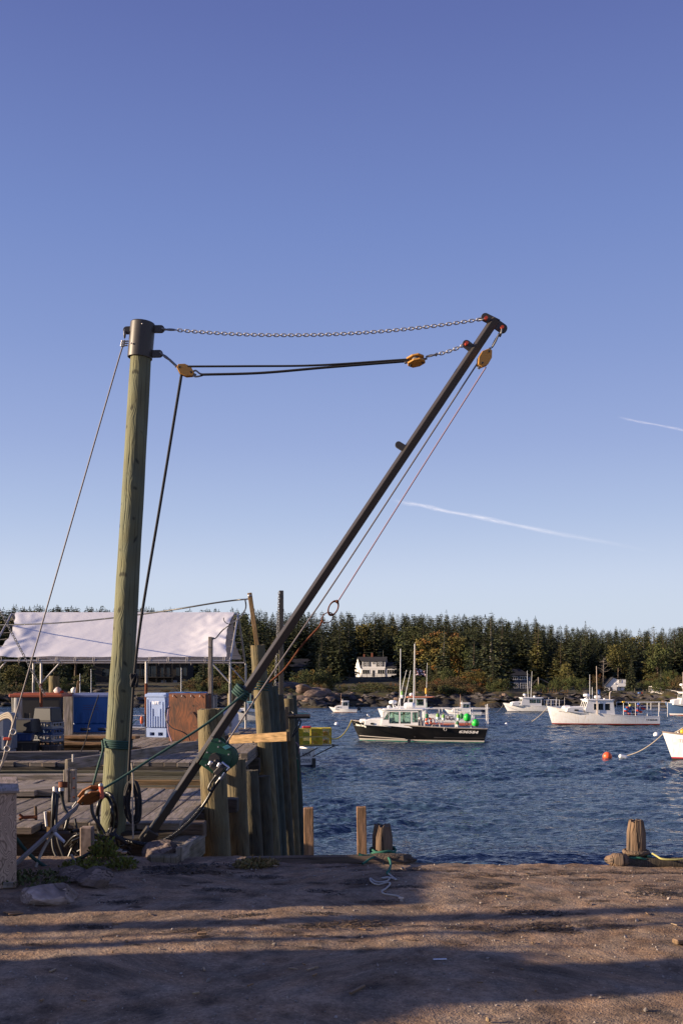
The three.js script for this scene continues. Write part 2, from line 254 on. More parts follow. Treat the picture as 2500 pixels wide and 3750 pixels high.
// ---------------------------------------------------------------- quay ground of packed gravel and its edge
const groundH = (x, z) => {
  let y = 0.035 * fbm(x * 0.35, z * 0.35, 3) + 0.010 * fbm(x * 2.1 + 5, z * 2.1, 3) + 0.003 * n2(x * 11, z * 11) + 0.0016 * n2(x * 27, z * 27);
  const edge = smoothstep(-z, 8.1, 9.0);
  if (x > -1.7) y -= 0.05 * edge * smoothstep(x, -0.2, 1.5); else y += 0.02 * edge;
  y -= 1.5 * smoothstep(-z, 9.05, 10.4) * smoothstep(-x, 1.25, 1.7);                      // the bank falls away under the wharf
  return y;
};
const edgeZ = (x) => -(x > -1.55 ? 9.16 + 0.07 * n2(x * 1.1, 3) + 0.03 * n2(x * 5, 8) - 0.13 * smoothstep(x, 0.55, 0.9) : lerp(9.16, 12.5, smoothstep(-x, 1.55, 1.75)));
{
  const xs = []; for (let x = -60; x < -7; x += 1.2) xs.push(x); for (let x = -7; x < -3.2; x += 0.12) xs.push(x); for (let x = -3.2; x < 3.6; x += 0.028) xs.push(x); for (let x = 3.6; x < 8; x += 0.2) xs.push(x); for (let x = 8; x <= 60; x += 2) xs.push(x);
  const ts = []; for (let z = 60; z > -3.2; z -= z > 10 ? 4 : z > 0 ? 0.8 : 0.12) ts.push(z); for (let z = -3.2; z > -9.4; z -= 0.028) ts.push(z); for (let z = -9.4; z >= -12.6; z -= 0.12) ts.push(z);
  const pos = [], uv = [], idx = [], n = xs.length;
  ts.forEach((t, j) => xs.forEach((x, i) => {
    const z = Math.max(t, edgeZ(x));
    pos.push(x, groundH(x, z), z); uv.push(x, z);
    if (j < ts.length - 1 && i < n - 1) { const o = j * n + i; idx.push(o, o + 1, o + n, o + 1, o + n + 1, o + n); }
  }));
  const base = pos.length / 3;                                        // quay face down into the water
  xs.forEach((x, i) => { const ez = edgeZ(x); for (const [dy, dz] of [[0, 0], [-0.25, -0.02], [-1.2, 0.02], [-6, 0.1]]) { pos.push(x, groundH(x, ez) + dy, ez + dz + (dy ? 0.06 * n2(x * 3, dy * 3) : 0)); uv.push(x, dy); } if (i < n - 1) for (let k = 0; k < 3; k++) { const o = base + i * 4 + k; idx.push(o, o + 4, o + 1, o + 1, o + 4, o + 5); } });
  const g = new THREE.BufferGeometry(); g.setAttribute('position', new THREE.Float32BufferAttribute(pos, 3)); g.setAttribute('uv', new THREE.Float32BufferAttribute(uv, 2)); g.setIndex(idx); g.computeVertexNormals();
  struct('quay_ground', g, mat(0.46, 0.345, 0.245, 0.95, { map: gravelMap, bumpMap: gravelBump, bumpScale: 0.005 }));
}
// ---------------------------------------------------------------- far shore
const pads = [];   // level building plots: x, z, radius, height
const shoreD = (x) => 176 + 5 * n2(x * 0.02, 4) + 3 * n2(x * 0.08, 9) - 10 * smoothstep(-x, 5, 30) * 0 - 4 * smoothstep(x, 10, 60);
function terr(x, z) {
  const t = -z - shoreD(x); let y;
  if (t < 0) y = WY + t * 0.22; else y = WY + 2.3 * smoothstep(t, -1, 9) + 3.2 * smoothstep(t, 12, 120) + 3.5 * smoothstep(t, 125, 240) + (t > 3 ? 0.5 * fbm(x * 0.05, z * 0.05, 3) : 0);
  if (t > 0 && t < 12) y += 0.5 * n2(x * 0.3, z * 0.3) * smoothstep(t, 0, 3);
  for (const [px, pz, r, py] of pads) { const k = 1 - smoothstep(Math.hypot(x - px, z - pz), r, r * 1.9); y = lerp(y, py, k); }
  return y;
}
const site = (u, v, d, r) => { const p = P(u, v, d); pads.push([p.x, p.z, r, p.y]); return p; };
const houseAt = site(1372, 2479, 300, 9), cottageAt = site(1098, 2471, 290, 8), blueAt = site(1900, 2533, 226, 5), shedAt = site(2252, 2538, 212, 4), lodgeAt = site(520, 2500, 230, 14);
{
  const pos = [], uv = [], idx = [], nx = 260, nz = 120;
  for (let j = 0; j <= nz; j++) for (let i = 0; i <= nx; i++) {
    const d = 160 * Math.pow(520 / 160, Math.pow(j / nz, 1.25)), x = (i / nx - 0.5) * 1.6 * d; pos.push(x, terr(x, -d), -d); uv.push(x, d);
    if (j < nz && i < nx) { const o = j * (nx + 1) + i; idx.push(o, o + 1, o + nx + 1, o + 1, o + nx + 2, o + nx + 1); }
  }
  const g = new THREE.BufferGeometry(); g.setAttribute('position', new THREE.Float32BufferAttribute(pos, 3)); g.setAttribute('uv', new THREE.Float32BufferAttribute(uv, 2)); g.setIndex(idx); g.computeVertexNormals();
  const grass = tex(512, 512, (x, y) => { const b = 0.6 + tn(x, y, 5, 5, 301) * 0.25 + tn(x, y, 30, 30, 302) * 0.2 + (speck(x, y, 256, 11) - 0.5) * 0.3, k = tn(x, y, 7, 7, 303); return [b * (0.95 + 0.18 * k), b * 0.85, b * 0.45]; }, true, 0.05, 0.05);
  struct('far_shore', g, mat(0.12, 0.115, 0.07, 0.95, { map: grass }));
}
// ledges of bedrock along the far tide line, weed covered below
function ledge(name, t0, t1, y0, y1, m) {
  const pos = [], uv = [], idx = [], nx = 420, nt = 12; for (let i = 0; i <= nx; i++) { const x = lerp(-125, 125, i / nx), sd = shoreD(x); for (let j = 0; j <= nt; j++) { const r = j / nt, t = lerp(t0, t1, r), z = -(sd + t + 1.6 * n2(x * 0.21, r * 2 + t0)), st = Math.floor(r * 4 + 0.6 * n2(x * 0.1, 5)) / 4, y = WY + lerp(y0, y1, lerp(r, clamp(st, 0, 1), 0.55)) + (0.42 * n2(x * 0.33, z * 0.33) + 0.22 * n2(x * 0.9, z * 0.9) + 0.1 * n2(x * 2.3, z * 2.3)) * (j ? 1 : 0); pos.push(x, y, z); uv.push(x, t + y); if (i < nx && j < nt) { const k = i * (nt + 1) + j; idx.push(k, k + nt + 1, k + 1, k + 1, k + nt + 1, k + nt + 2); } } }
  const g = new THREE.BufferGeometry(); g.setAttribute('position', new THREE.Float32BufferAttribute(pos, 3)); g.setAttribute('uv', new THREE.Float32BufferAttribute(uv, 2)); g.setIndex(idx); g.computeVertexNormals(); return struct(name, g, m);
}
// boulders: rounded, cracked granite
function boulder(seed, sx = 1, sy = 0.7, sz = 0.9, detail = 3) {
  const g = flat(new THREE.IcosahedronGeometry(1, detail)), p = g.attributes.position, v = V(0, 0, 0);
  for (let i = 0; i < p.count; i++) {
    v.fromBufferAttribute(p, i); const b = 1 + 0.22 * n3(v.x * 1.1 + seed, v.y * 1.1, v.z * 1.1) + 0.07 * n3(v.x * 3 + seed, v.y * 3, v.z * 3);
    const q = v.clone().multiplyScalar(b); for (const [a, c, e, l] of [[0.8, 0.5, 0.3, 0.86], [-0.6, 0.7, 0.4, 0.82], [0.1, 0.95, -0.2, 0.8], [-0.2, 0.2, 0.95, 0.88]]) { const k = (q.x * a + q.y * c + q.z * e) / Math.hypot(a, c, e); if (k > l) q.addScaledVector(V(a, c, e).normalize(), (l - k) * 0.85); }
    p.setXYZ(i, q.x * sx, q.y * sy, q.z * sz);
  }
  const m = mergeVertices(g.deleteAttribute('normal').deleteAttribute('uv'), 1e-4); m.computeVertexNormals(); return uvm(m);
}
function stone(seed, sx, sy, sz) { // broken angular stone with flat faces
  const r = rng(seed), pl = []; for (let i = 0; i < 16; i++) { const n = V(rr(r, -1, 1), rr(r, -1, 1), rr(r, -1, 1)).normalize(); pl.push([n, rr(r, 0.62, 0.86)]); }
  const g = flat(new THREE.IcosahedronGeometry(1, 9)), p = g.attributes.position, v = V(0, 0, 0); for (let i = 0; i < p.count; i++) { v.fromBufferAttribute(p, i).normalize(); let m = 1; for (const [n, d] of pl) { const k = v.dot(n); if (k > 0) m = Math.min(m, d / k); } m += 0.02 * n3(v.x * 4 + seed, v.y * 4, v.z * 4) + 0.008 * n3(v.x * 12, v.y * 12 + seed, v.z * 12); p.setXYZ(i, v.x * m * sx, v.y * m * sy, v.z * m * sz); } g.computeVertexNormals(); return uvm(g);
}
const rockA = mat(0.30, 0.225, 0.18, 0.92, { map: rockMap, bumpMap: rockBump, bumpScale: 0.10 }), rockB = mat(0.125, 0.115, 0.115, 0.92, { map: rockMap, bumpMap: rockBump, bumpScale: 0.10 }), rockWet = mat(0.035, 0.030, 0.022, 0.75, { map: rockMap, bumpMap: rockBump, bumpScale: 0.10 });
ledge('weedy_ledge', -1.5, 4.0, -0.5, 1.55, rockWet); ledge('rock_ledge', 3.5, 8, 1.3, 2.2, rockB);
{
  const forms = [1, 2, 3, 4, 5].map((s) => boulder(s * 7.7, 1, 0.62, 0.9, 2)), r = rng(77); let count = 0;
  const put = (u, d, s, m, dy = 0, sq = 1) => {
    const p = P(u, 2500, d), o = shade(new THREE.Mesh(forms[count++ % 5], m)); o.name = numbered('shore_boulder'); o.position.set(p.x, terr(p.x, -d) + dy, -d); o.rotation.set(rr(r, -0.2, 0.2), r() * 6.28, rr(r, -0.2, 0.2)); o.scale.set(s * rr(r, 0.9, 1.5), s * sq * rr(r, 0.8, 1.1), s); scene.add(o);
    return tag(o, m === rockA ? 'rounded tan granite boulder on the far shore' : m === rockB ? 'grey granite boulder on the far shore' : 'dark weed covered boulder at the far tide line', 'boulder', 'boulders along the far shore');
  };
  // the pale ledges beside the wharf head
  for (const [u, d, s, dy] of [[1100, 178, 1.7, 0.0], [1128, 176, 1.3, 0.0], [1150, 179, 1.8, 0.3], [1172, 176, 1.2, -0.1], [1180, 181, 1.8, 0.4], [1115, 182, 1.7, 0.5], [1140, 174.5, 0.9, -0.3], [1210, 178, 1.5, 0.0], [1190, 175, 0.9, -0.2], [1085, 175, 1.0, -0.2], [1225, 181, 1.2, 0.1], [1160, 183, 1.5, 0.5]]) put(u, d, s, rockA, dy);
  for (let i = 0; i < 130; i++) { const u = rr(r, -60, 2560), p = P(u, 2500, 180), sd = shoreD(p.x); put(u, sd + rr(r, 3.0, 8), rr(r, 0.25, 0.85) * (u > 1500 ? 0.75 : 1), r() < 0.35 ? rockA : rockB, rr(r, -0.15, 0.1)); }
  for (let i = 0; i < 90; i++) { const u = rr(r, -60, 2560), p = P(u, 2500, 180), sd = shoreD(p.x); put(u, sd + rr(r, -0.3, 2.5), rr(r, 0.4, 1.0), rockWet, rr(r, -0.1, 0.2), 0.8); }
  const big = put(1040, 205, 4.6, rockB, 0.2, 0.6); big.userData.label = 'large dark rounded ledge of rock above the tan boulders'; delete big.userData.group;
}
// ---------------------------------------------------------------- trees
const leafMats = {}; const leafMat = (k, r, g, b) => (leafMats[k] ??= mat(r, g, b, 0.85, { vertexColors: true }));
const barkM = mat(0.13, 0.095, 0.07, 0.95, { map: pileMap }), greyBark = mat(0.26, 0.23, 0.20, 0.95, { map: pileMap });
const clumps = () => ({ pos: [], col: [], nor: [] });
function leaf(c, p, dir, side, size, wid, tone) {     // a kite of two faces along dir
  const a = p, b = p.clone().addScaledVector(dir, size * 0.5).addScaledVector(side, wid), e = p.clone().addScaledVector(dir, size), f = p.clone().addScaledVector(dir, size * 0.5).addScaledVector(side, -wid);
  for (const q of [a, b, e, a, e, f]) { c.pos.push(q.x, q.y, q.z); c.col.push(tone[0], tone[1], tone[2]); }
}
function cloud(c) { const g = new THREE.BufferGeometry(); g.setAttribute('position', new THREE.Float32BufferAttribute(c.pos, 3)); g.setAttribute('color', new THREE.Float32BufferAttribute(c.col, 3)); g.computeVertexNormals(); return g; }
function conifer(seed, o = {}) {                      // built 10 m tall
  const r = rng(seed), c = clumps(), H = 10, sp = o.spread ?? 1.75, bare = o.bare ?? 0.08, lop = rr(r, 0, 6.28);
  for (let h = bare * H; h < H * 0.99; h += rr(r, 0.17, 0.27)) {
    const t = (h - bare * H) / (H * (1 - bare)), R = sp * (Math.pow(1 - t, o.pow ?? 0.78) * rr(r, 0.72, 1.12) + 0.03), n = Math.round(rr(r, 5, 8)), a0 = r() * 6.28;
    for (let k = 0; k < n; k++) {
      if (r() < (o.gap ?? 0.1)) continue;
      const az = a0 + k / n * 6.28 + rr(r, -0.3, 0.3), len = R * rr(r, 0.7, 1.1) * (1 + 0.15 * Math.cos(az - lop)), droop = (o.droop ?? 0.28) * (1 - t * 1.3) + rr(r, -0.06, 0.1), out = V(Math.cos(az), -droop, Math.sin(az)).normalize(), sd = V(-Math.sin(az), 0, Math.cos(az));
      const m = Math.max(2, Math.round(len / 0.36));
      for (let q = 0; q < m; q++) {
        const f = (q + 0.3) / m, p = V(0, h, 0).addScaledVector(out, len * f * 0.85); p.y += 0.12 * Math.pow(f, 2);
        const s = rr(r, 0.42, 0.8) * (0.28 + 0.82 * (1 - t)), tone = 0.55 + r() * 0.75, w = rr(r, -0.15, 0.15);
        for (let e = 0; e < 2; e++) { const d = out.clone().addScaledVector(sd, rr(r, -0.9, 0.9)).addScaledVector(V(0, 1, 0), rr(r, -0.45, 0.3)).normalize(), s2 = sd.clone().addScaledVector(V(0, 1, 0), rr(r, -0.9, 0.9)).normalize(); leaf(c, p, d, s2, s, s * 0.30, [tone * (1 + w), tone, tone * (1 - w)]); }
      }
    }
  }
  leaf(c, V(0, H * 0.97, 0), V(0.05, 1, 0), V(1, 0, 0), 0.5, 0.05, [1, 1, 1]);
  return cloud(c);
}
function broadleaf(seed, o = {}) {                    // built about 10 m tall
  const r = rng(seed), c = clumps(), n = o.n ?? 70, W = o.w ?? 4.4, Hc = o.h ?? 4.4, cy = o.cy ?? 5.6, per = o.per ?? 46;
  for (let i = 0; i < n; i++) {
    const a = r() * 6.28, e = Math.acos(rr(r, -0.75, 1)), q = Math.pow(r(), 0.4), ctr = V(Math.sin(e) * Math.cos(a) * W * q, cy + Math.cos(e) * Hc * q, Math.sin(e) * Math.sin(a) * W * q), R = rr(r, 0.6, 1.25) * (o.clump ?? 1), hue = r(), dark = rr(r, 0.6, 1.15);
    ctr.x += 0.5 * n2(ctr.y, seed); ctr.y += 0.8 * n2(ctr.x * 0.5, seed + 3);
    for (let k = 0; k < per; k++) {
      const d = V(rr(r, -1, 1), rr(r, -1, 1), rr(r, -1, 1)); if (d.lengthSq() > 1) { k--; continue; } d.normalize().multiplyScalar(R * Math.pow(r(), 0.35)); d.y *= 0.7;
      const p = ctr.clone().add(d), nn = V(rr(r, -1, 1), rr(r, -0.6, 1), rr(r, -1, 1)).normalize(), tg = V(rr(r, -1, 1), rr(r, -1, 0.4), rr(r, -1, 1)).cross(nn).normalize(), s = rr(r, 0.22, 0.42), tone = dark * rr(r, 0.75, 1.25);
      leaf(c, p, tg, nn.clone().cross(tg), s, s * 0.42, hue < (o.autumn ?? 0) ? [tone * 1.7, tone * 0.85, tone * 0.45] : [tone * (0.95 + 0.2 * hue), tone, tone * 0.8]);
    }
  }
  return cloud(c);
}
function trunkGeo(h, r, seed, limbs = 0) {
  const q = rng(seed), L = [rod(V(0, -0.6, 0), V(rr(q, -0.15, 0.15), h * 0.5, rr(q, -0.15, 0.15)), r, r * 0.72, 7)], m = V(0, h * 0.5, 0);
  L.push(rod(m, V(rr(q, -0.2, 0.2), h, rr(q, -0.2, 0.2)), r * 0.72, r * 0.15, 7));
  for (let i = 0; i < limbs; i++) { const y = h * rr(q, 0.3, 0.75), a = q() * 6.28, l = h * rr(q, 0.2, 0.35); L.push(rod(V(0, y, 0), V(Math.cos(a) * l, y + l * rr(q, 0.4, 0.9), Math.sin(a) * l), r * 0.4, r * 0.08, 5)); }
  return merge(L);
}
const spruceMat = leafMat('spruce', 0.052, 0.062, 0.022), firMat = leafMat('fir', 0.040, 0.056, 0.027), oliveMat = leafMat('olive', 0.105, 0.098, 0.024), mapleMat = leafMat('maple', 0.115, 0.098, 0.018), greenMat = leafMat('green', 0.066, 0.084, 0.022), bushMat = leafMat('bush', 0.072, 0.076, 0.024), rustMat = leafMat('rustbush', 0.085, 0.062, 0.024);
const conG = [conifer(101, { spread: 2.25 }), conifer(102, { spread: 1.9, gap: 0.14 }), conifer(103, { spread: 2.5, droop: 0.36 }), conifer(104, { spread: 1.75, pow: 0.62, gap: 0.18, bare: 0.2 }), conifer(105, { spread: 2.1, bare: 0.12, gap: 0.2 }), conifer(106, { spread: 2.7, droop: 0.2, gap: 0.15, pow: 0.66 })];
const broG = [broadleaf(201, { n: 95, autumn: 0.22 }), broadleaf(202, { n: 70, w: 3.4, h: 4.3 }), broadleaf(203, { n: 60, w: 3.0, h: 3.9, cy: 6 })];
const trunkC = trunkGeo(9.4, 0.17, 5), trunkB = trunkGeo(8.0, 0.24, 9, 7);
const kinds = {
  spruce: ['spruce_tree', conG[0], spruceMat, trunkC, 'full dark green spruce standing in the wood on the far shore'],
  thin: ['spruce_tree', conG[1], spruceMat, trunkC, 'narrow pointed spruce standing in the wood on the far shore'],
  wide: ['spruce_tree', conG[2], oliveMat, trunkC, 'broad drooping olive spruce standing in the wood on the far shore'],
  ragged: ['spruce_tree', conG[3], spruceMat, trunkC, 'ragged sparse spruce with a bare lower trunk in the far wood'],
  fir: ['fir_tree', conG[4], firMat, trunkC, 'loose blue green fir standing in the wood on the far shore'],
  olive: ['pine_tree', conG[5], oliveMat, trunkC, 'wide olive pine with open branches in the wood on the far shore'],
  maple: ['maple_tree', broG[0], mapleMat, trunkB, 'round tree turning orange in the wood on the far shore'],
  leafy: ['leafy_tree', broG[1], greenMat, trunkB, 'green leafy tree among the spruces on the far shore'],
  pale: ['leafy_tree', broG[2], oliveMat, trunkB, 'pale olive leafy tree among the spruces on the far shore'],
};
const treeProto = {};
function tree(kind, x, z, h, w = 1, label, group = 'trees of the wood on the far shore') {
  const [name, crown, cm, trunk, lab] = kinds[kind], o = thing(name, label || lab, 'tree', V(x, terr(x, z) - 0.1, z), (x * 7.3 + z * 3.1) % 6.28, label ? undefined : group);
  part('trunk', trunk, kind === 'ragged' ? greyBark : barkM, o); part('crown', crown, cm, o); const s = h / 10; o.scale.set(s * w, s, s * w); return o;
}
function treeUV(kind, u, vt, d, wpx, label) { const p = P(u, vt, d), h = p.y - terr(p.x, p.z) + 0.1; const base = { maple: 8.8, leafy: 6.8, pale: 6, spruce: 4.5, thin: 3.8, wide: 5, ragged: 3.5, fir: 4.2, olive: 5.4 }[kind]; return tree(kind, p.x, p.z, h, wpx ? wpx * d / F / (base * h / 10) : 1, label); }
const lanes = [[1262, 1490, 300], [1036, 1152, 290], [1846, 1950, 226], [2205, 2302, 212], [330, 700, 230]];   // open ground before each house
const openView = (x, z) => { const u = 1250 + x / -z * F; return lanes.some(([a, b, d]) => u > a && u < b && -z < d + 4); };
// open to the low sun in the photograph: nothing tall may stand between these and the sun
const sunlit = [[houseAt, 8, 0.5], [shedAt, 4, 0.3], [P(1618, 2420, 240), 6, 0]];
const shadesOne = (x, z, top) => sunlit.some(([p, r, lift]) => { const dx = x - p.x, dz = z - p.z, t = dx * -Math.cos(SUN_AZ) + dz * Math.sin(SUN_AZ), l = Math.abs(dx * Math.sin(SUN_AZ) + dz * Math.cos(SUN_AZ)); return t > 3 && t < 110 && l < r + 2.5 && top > p.y + lift + t * Math.tan(SUN_EL); });
const topV = (u) => { const k = [[-400, 2222], [0, 2216], [300, 2222], [600, 2228], [900, 2234], [1300, 2244], [1600, 2250], [1800, 2254], [2000, 2288], [2200, 2304], [2350, 2306], [2500, 2290], [2900, 2285]]; let i = 0; while (i < k.length - 2 && u > k[i + 1][0]) i++; return lerp(k[i][1], k[i + 1][1], clamp((u - k[i][0]) / (k[i + 1][0] - k[i][0]), 0, 1)); };
{
  const r = rng(909), spots = [], list = Object.keys(kinds), clear = (x, z) => openView(x, z) || pads.some(([px, pz, q]) => Math.hypot(x - px, (z - pz) * 0.8) < q * 1.2);
  // named trees of the front edge
  treeUV('ragged', 1798, 2238, 214, 130, 'tallest spruce with a long bare trunk beside the dark blue house');
  treeUV('spruce', 1835, 2262, 220, 120, 'tall spruce beside the dark blue house roof');
  treeUV('fir', 1735, 2335, 206, 120, 'blue green fir standing in front of the tall spruces');
  treeUV('wide', 1968, 2281, 236, 125, 'tall drooping spruce beside the dark blue house');
  treeUV('olive', 2052, 2342, 228, 110, 'olive pine standing behind the railed pier');
  treeUV('thin', 2142, 2274, 262, 42, 'single thin spruce top rising above the wood');
  treeUV('olive', 2390, 2292, 236, 120, 'tall broad pine beyond the end of the dock');
  treeUV('spruce', 2470, 2300, 240, 110, 'dark spruce beyond the gangway');
  treeUV('maple', 1618, 2312, 240, 215, 'large round maple turning orange beside the white house');
  treeUV('maple', 1738, 2450, 200, 115, 'small rounded maple with orange leaves at the foot of the fir');
  treeUV('leafy', 1268, 2366, 312, 52, 'small green tree against the gable of the white house');
  treeUV('pale', 1890, 2388, 242, 95, 'yellow green leafy tree behind the dark blue house');
  treeUV('pale', 1335, 2272, 345, 110, 'pale rounded tree above the white house roof');
  treeUV('pale', 1437, 2280, 338, 95, 'pale rounded tree with white limbs beside the white house');
  treeUV('pale', 1532, 2292, 300, 85, 'pale olive tree between the white house and the maple');
  treeUV('leafy', 800, 2395, 202, 110, 'green leafy tree seen under the laced end of the canopy');
  treeUV('maple', 875, 2440, 196, 80, 'yellowing tree behind the tall wharf pile');
  treeUV('leafy', 720, 2480, 192, 60, 'low green tree beside the dark wooden building');
  treeUV('pale', 60, 2430, 200, 90, 'thin leafed tree behind the chained canopy leg');
  treeUV('olive', 1010, 2330, 250, 110, 'olive pine behind the black steel post');
  
  const row = (n, d0, d1, dv, heightJ) => { for (let i = 0; i < n; i++) { const u = lerp(-330, 2830, (i + r() * 0.9) / n), d = rr(r, d0, d1), v = topV(u) + rr(r, ...dv) - (r() < 0.07 ? rr(r, 6, 22) : 0) + 10 * n2(u * 0.006, 3) + heightJ * Math.max(0, n2(u * 0.02, d)), p = P(u, v, d); if (clear(p.x, p.z)) continue; const g = terr(p.x, p.z), h = p.y - g; if (h < 4 || (d < 228 && h > 15) || shadesOne(p.x, p.z, g + h)) continue; const b = r(), kind = b < 0.26 ? 'spruce' : b < 0.46 ? 'thin' : b < 0.58 ? 'wide' : b < 0.70 ? 'ragged' : b < 0.78 ? 'fir' : b < 0.85 || d > 310 ? 'olive' : b < 0.925 ? 'pale' : 'leafy'; spots.push([kind, p.x, p.z, Math.min(h, 23), rr(r, 0.8, 1.15), u]); } };
  row(105, 305, 350, [-12, 18], 12);      // skyline
  row(95, 260, 300, [-12, 45], 18);
  row(70, 228, 262, [20, 100], 25); row(66, 193, 224, [85, 190], 25);      // lit front edge
  for (const [k, x, z, h, w] of spots) tree(k, x, z, h, w);
  // deeper rows that close the wood behind: one mass
  const mass = [], dummy = new THREE.Object3D();
  for (let i = 0; i < 1300; i++) { const u = lerp(-500, 3000, r()), d = rr(r, 240, 400), v = topV(u) + rr(r, -4, 55), p = P(u, v, d); if (clear(p.x, p.z)) continue; const g = terr(p.x, p.z), h = p.y - g; if (h < 3 || shadesOne(p.x, p.z, g + h)) continue; dummy.position.set(p.x, g, p.z); dummy.rotation.set(0, r() * 6.28, 0); dummy.scale.set(h / 10 * 1.25, Math.min(h, 24) / 10, h / 10 * 1.25); dummy.updateMatrix(); mass.push(dummy.matrix.clone()); }
  const im = new THREE.InstancedMesh(conG[0], spruceMat, mass.length); mass.forEach((m, i) => im.setMatrixAt(i, m)); shade(im); im.name = 'forest_mass'; tag(im, 'dense dark spruce wood filling the far shore behind the first rows', 'wood', null, 'stuff'); scene.add(im);
}
// a dead, leafless tree behind the white shed
{ const p = P(2206, 2410, 214), g = V(p.x, terr(p.x, p.z), p.z), q = rng(44), L = [rod(V(0, 0, 0), V(0.2, p.y - g.y, 0), 0.16, 0.05, 7)], H = p.y - g.y; for (let i = 0; i < 46; i++) { const a = q() * 6.28, y = H * rr(q, 0.55, 1), l = rr(q, 0.6, 2.0); L.push(rod(V(0.15, y, 0), V(0.15 + Math.cos(a) * l, y + l * rr(q, -0.1, 0.6), Math.sin(a) * l), 0.03, 0.012, 4)); } const t = thing('dead_tree', 'bare dead tree with pale branches beside the white shed', 'tree', g); part('trunk', L[0], greyBark, t); part('branches', merge(L.slice(1)), greyBark, t); }
// bushes on the bank
{
  const g1 = broadleaf(301, { n: 46, w: 5.2, h: 3.2, cy: 3.0, per: 70, clump: 1.25, autumn: 0.08 }), g2 = broadleaf(302, { n: 40, w: 6, h: 2.6, cy: 2.4, per: 70, clump: 1.2, autumn: 0.25 }), r = rng(66); let k = 0;
  const bush = (u, d, w, h, m, label) => { const p = P(u, 2500, d), o = single('bush', k++ % 2 ? g2 : g1, m, label || (m === rustMat ? 'rust coloured bush on the far bank' : m === bushMat ? 'olive bush on the far bank' : 'green bush on the far bank'), 'bush', label ? undefined : 'bushes on the far bank'); o.position.set(p.x, terr(p.x, -d) - 0.15, -d); o.rotation.y = r() * 6; o.scale.set(w / 11, h / 6, w / 11); };
  bush(1370, 196, 7.5, 1.9, bushMat, 'wide rounded olive bush below the white house'); bush(1345, 215, 8, 1.8, greenMat, 'green bush between the white house and the wide olive bush'); bush(1395, 190, 8, 1.6, bushMat, 'low dark bush at the top of the shore rocks');
  bush(1170, 208, 8, 5, greenMat, 'tall green bush beside the dark rounded ledge'); bush(1120, 218, 7, 3.6, greenMat); bush(1600, 192, 7, 2.8, rustMat, 'rust coloured bush beside the flag'); bush(1655, 196, 8, 3, rustMat); bush(1560, 205, 6, 2.2, bushMat); bush(1500, 240, 5, 1.4, bushMat); bush(1440, 200, 3, 2, rustMat);
  for (let i = 0; i < 200; i++) { const u = rr(r, -80, 2580), d = i % 4 === 0 ? rr(r, 183, 193) : rr(r, 190, 228), p = P(u, 2500, d); if (pads.some(([px, pz, q]) => Math.hypot(p.x - px, p.z - pz) < q * 1.05)) continue; if (openView(p.x, p.z) && d > 196) continue; bush(u, d, rr(r, 2.5, 6), openView(p.x, p.z) ? rr(r, 0.4, 0.8) : rr(r, 0.7, 3.4), [greenMat, bushMat, greenMat, bushMat, greenMat, rustMat][Math.floor(r() * 6)]); }
}
// ================================================================ BUILDINGS AND DOCKS OF THE FAR SHORE
const clapMap = tex(64, 256, (x, y) => { const f = (y * 16) % 1; return 0.97 - (f < 0.14 ? 0.22 : 0) + (hash(Math.floor(y * 16), 3) - 0.5) * 0.04; }, true, 0.5, 0.5);
const clapWhite = mat(0.86, 0.85, 0.85, 0.6, { map: clapMap }), clapBlue = mat(0.030, 0.050, 0.105, 0.7, { map: clapMap }), roofDark = mat(0.045, 0.045, 0.052, 0.85, { map: shingleMap }), roofBrown = mat(0.10, 0.085, 0.075, 0.9, { map: shingleMap }), shingleGrey = mat(0.13, 0.115, 0.10, 0.9, { map: shingleMap }), brickM = mat(0.30, 0.12, 0.08, 0.9, { map: rustMap }), trimWhite = mat(0.76, 0.75, 0.74, 0.6), shutterM = mat(0.012, 0.014, 0.022, 0.6), darkBoard = mat(0.055, 0.048, 0.045, 0.9, { map: woodMap });
const paneM = new THREE.MeshPhysicalMaterial({ color: 0x20262b, roughness: 0.04 });
function win(parent, x, y, z, w, h, nx = 1, ny = 1, fm = trimWhite, t = 0.09, M = null) {      // pane with its frame and bars
  const pane = part('window', box(x, x + w, y, y + h, z, z + 0.02, 0.002), paneM, parent), L = [];
  L.push(box(x - t, x, y - t, y + h + t, z, z + 0.07), box(x + w, x + w + t, y - t, y + h + t, z, z + 0.07), box(x, x + w, y - t, y, z, z + 0.08), box(x, x + w, y + h, y + h + t, z, z + 0.07));
  for (let i = 1; i < nx; i++) L.push(box(x + w * i / nx - 0.03, x + w * i / nx + 0.03, y, y + h, z + 0.02, z + 0.055));
  for (let j = 1; j < ny; j++) L.push(box(x, x + w, y + h * j / ny - 0.03, y + h * j / ny + 0.03, z + 0.02, z + 0.05));
  part('frame', merge(L), fm, pane); if (M) pane.applyMatrix4(M); return pane;
}
const quadSlab = (a, b, c, d, t) => {   // a thick sheet with corners a b c d
  const n = b.clone().sub(a).cross(d.clone().sub(a)).normalize().multiplyScalar(-t), A = [a, b, c, d], B = A.map((p) => p.clone().add(n)), pos = [], q = (p, r, s, u) => [p, r, s, p, s, u].forEach((v) => pos.push(v.x, v.y, v.z));
  q(...A); q(B[3], B[2], B[1], B[0]); for (let i = 0; i < 4; i++) { const j = (i + 1) % 4; q(A[j], A[i], B[i], B[j]); }
  const g = new THREE.BufferGeometry(); g.setAttribute('position', new THREE.Float32BufferAttribute(pos, 3)); g.computeVertexNormals(); return uvm(g);
};
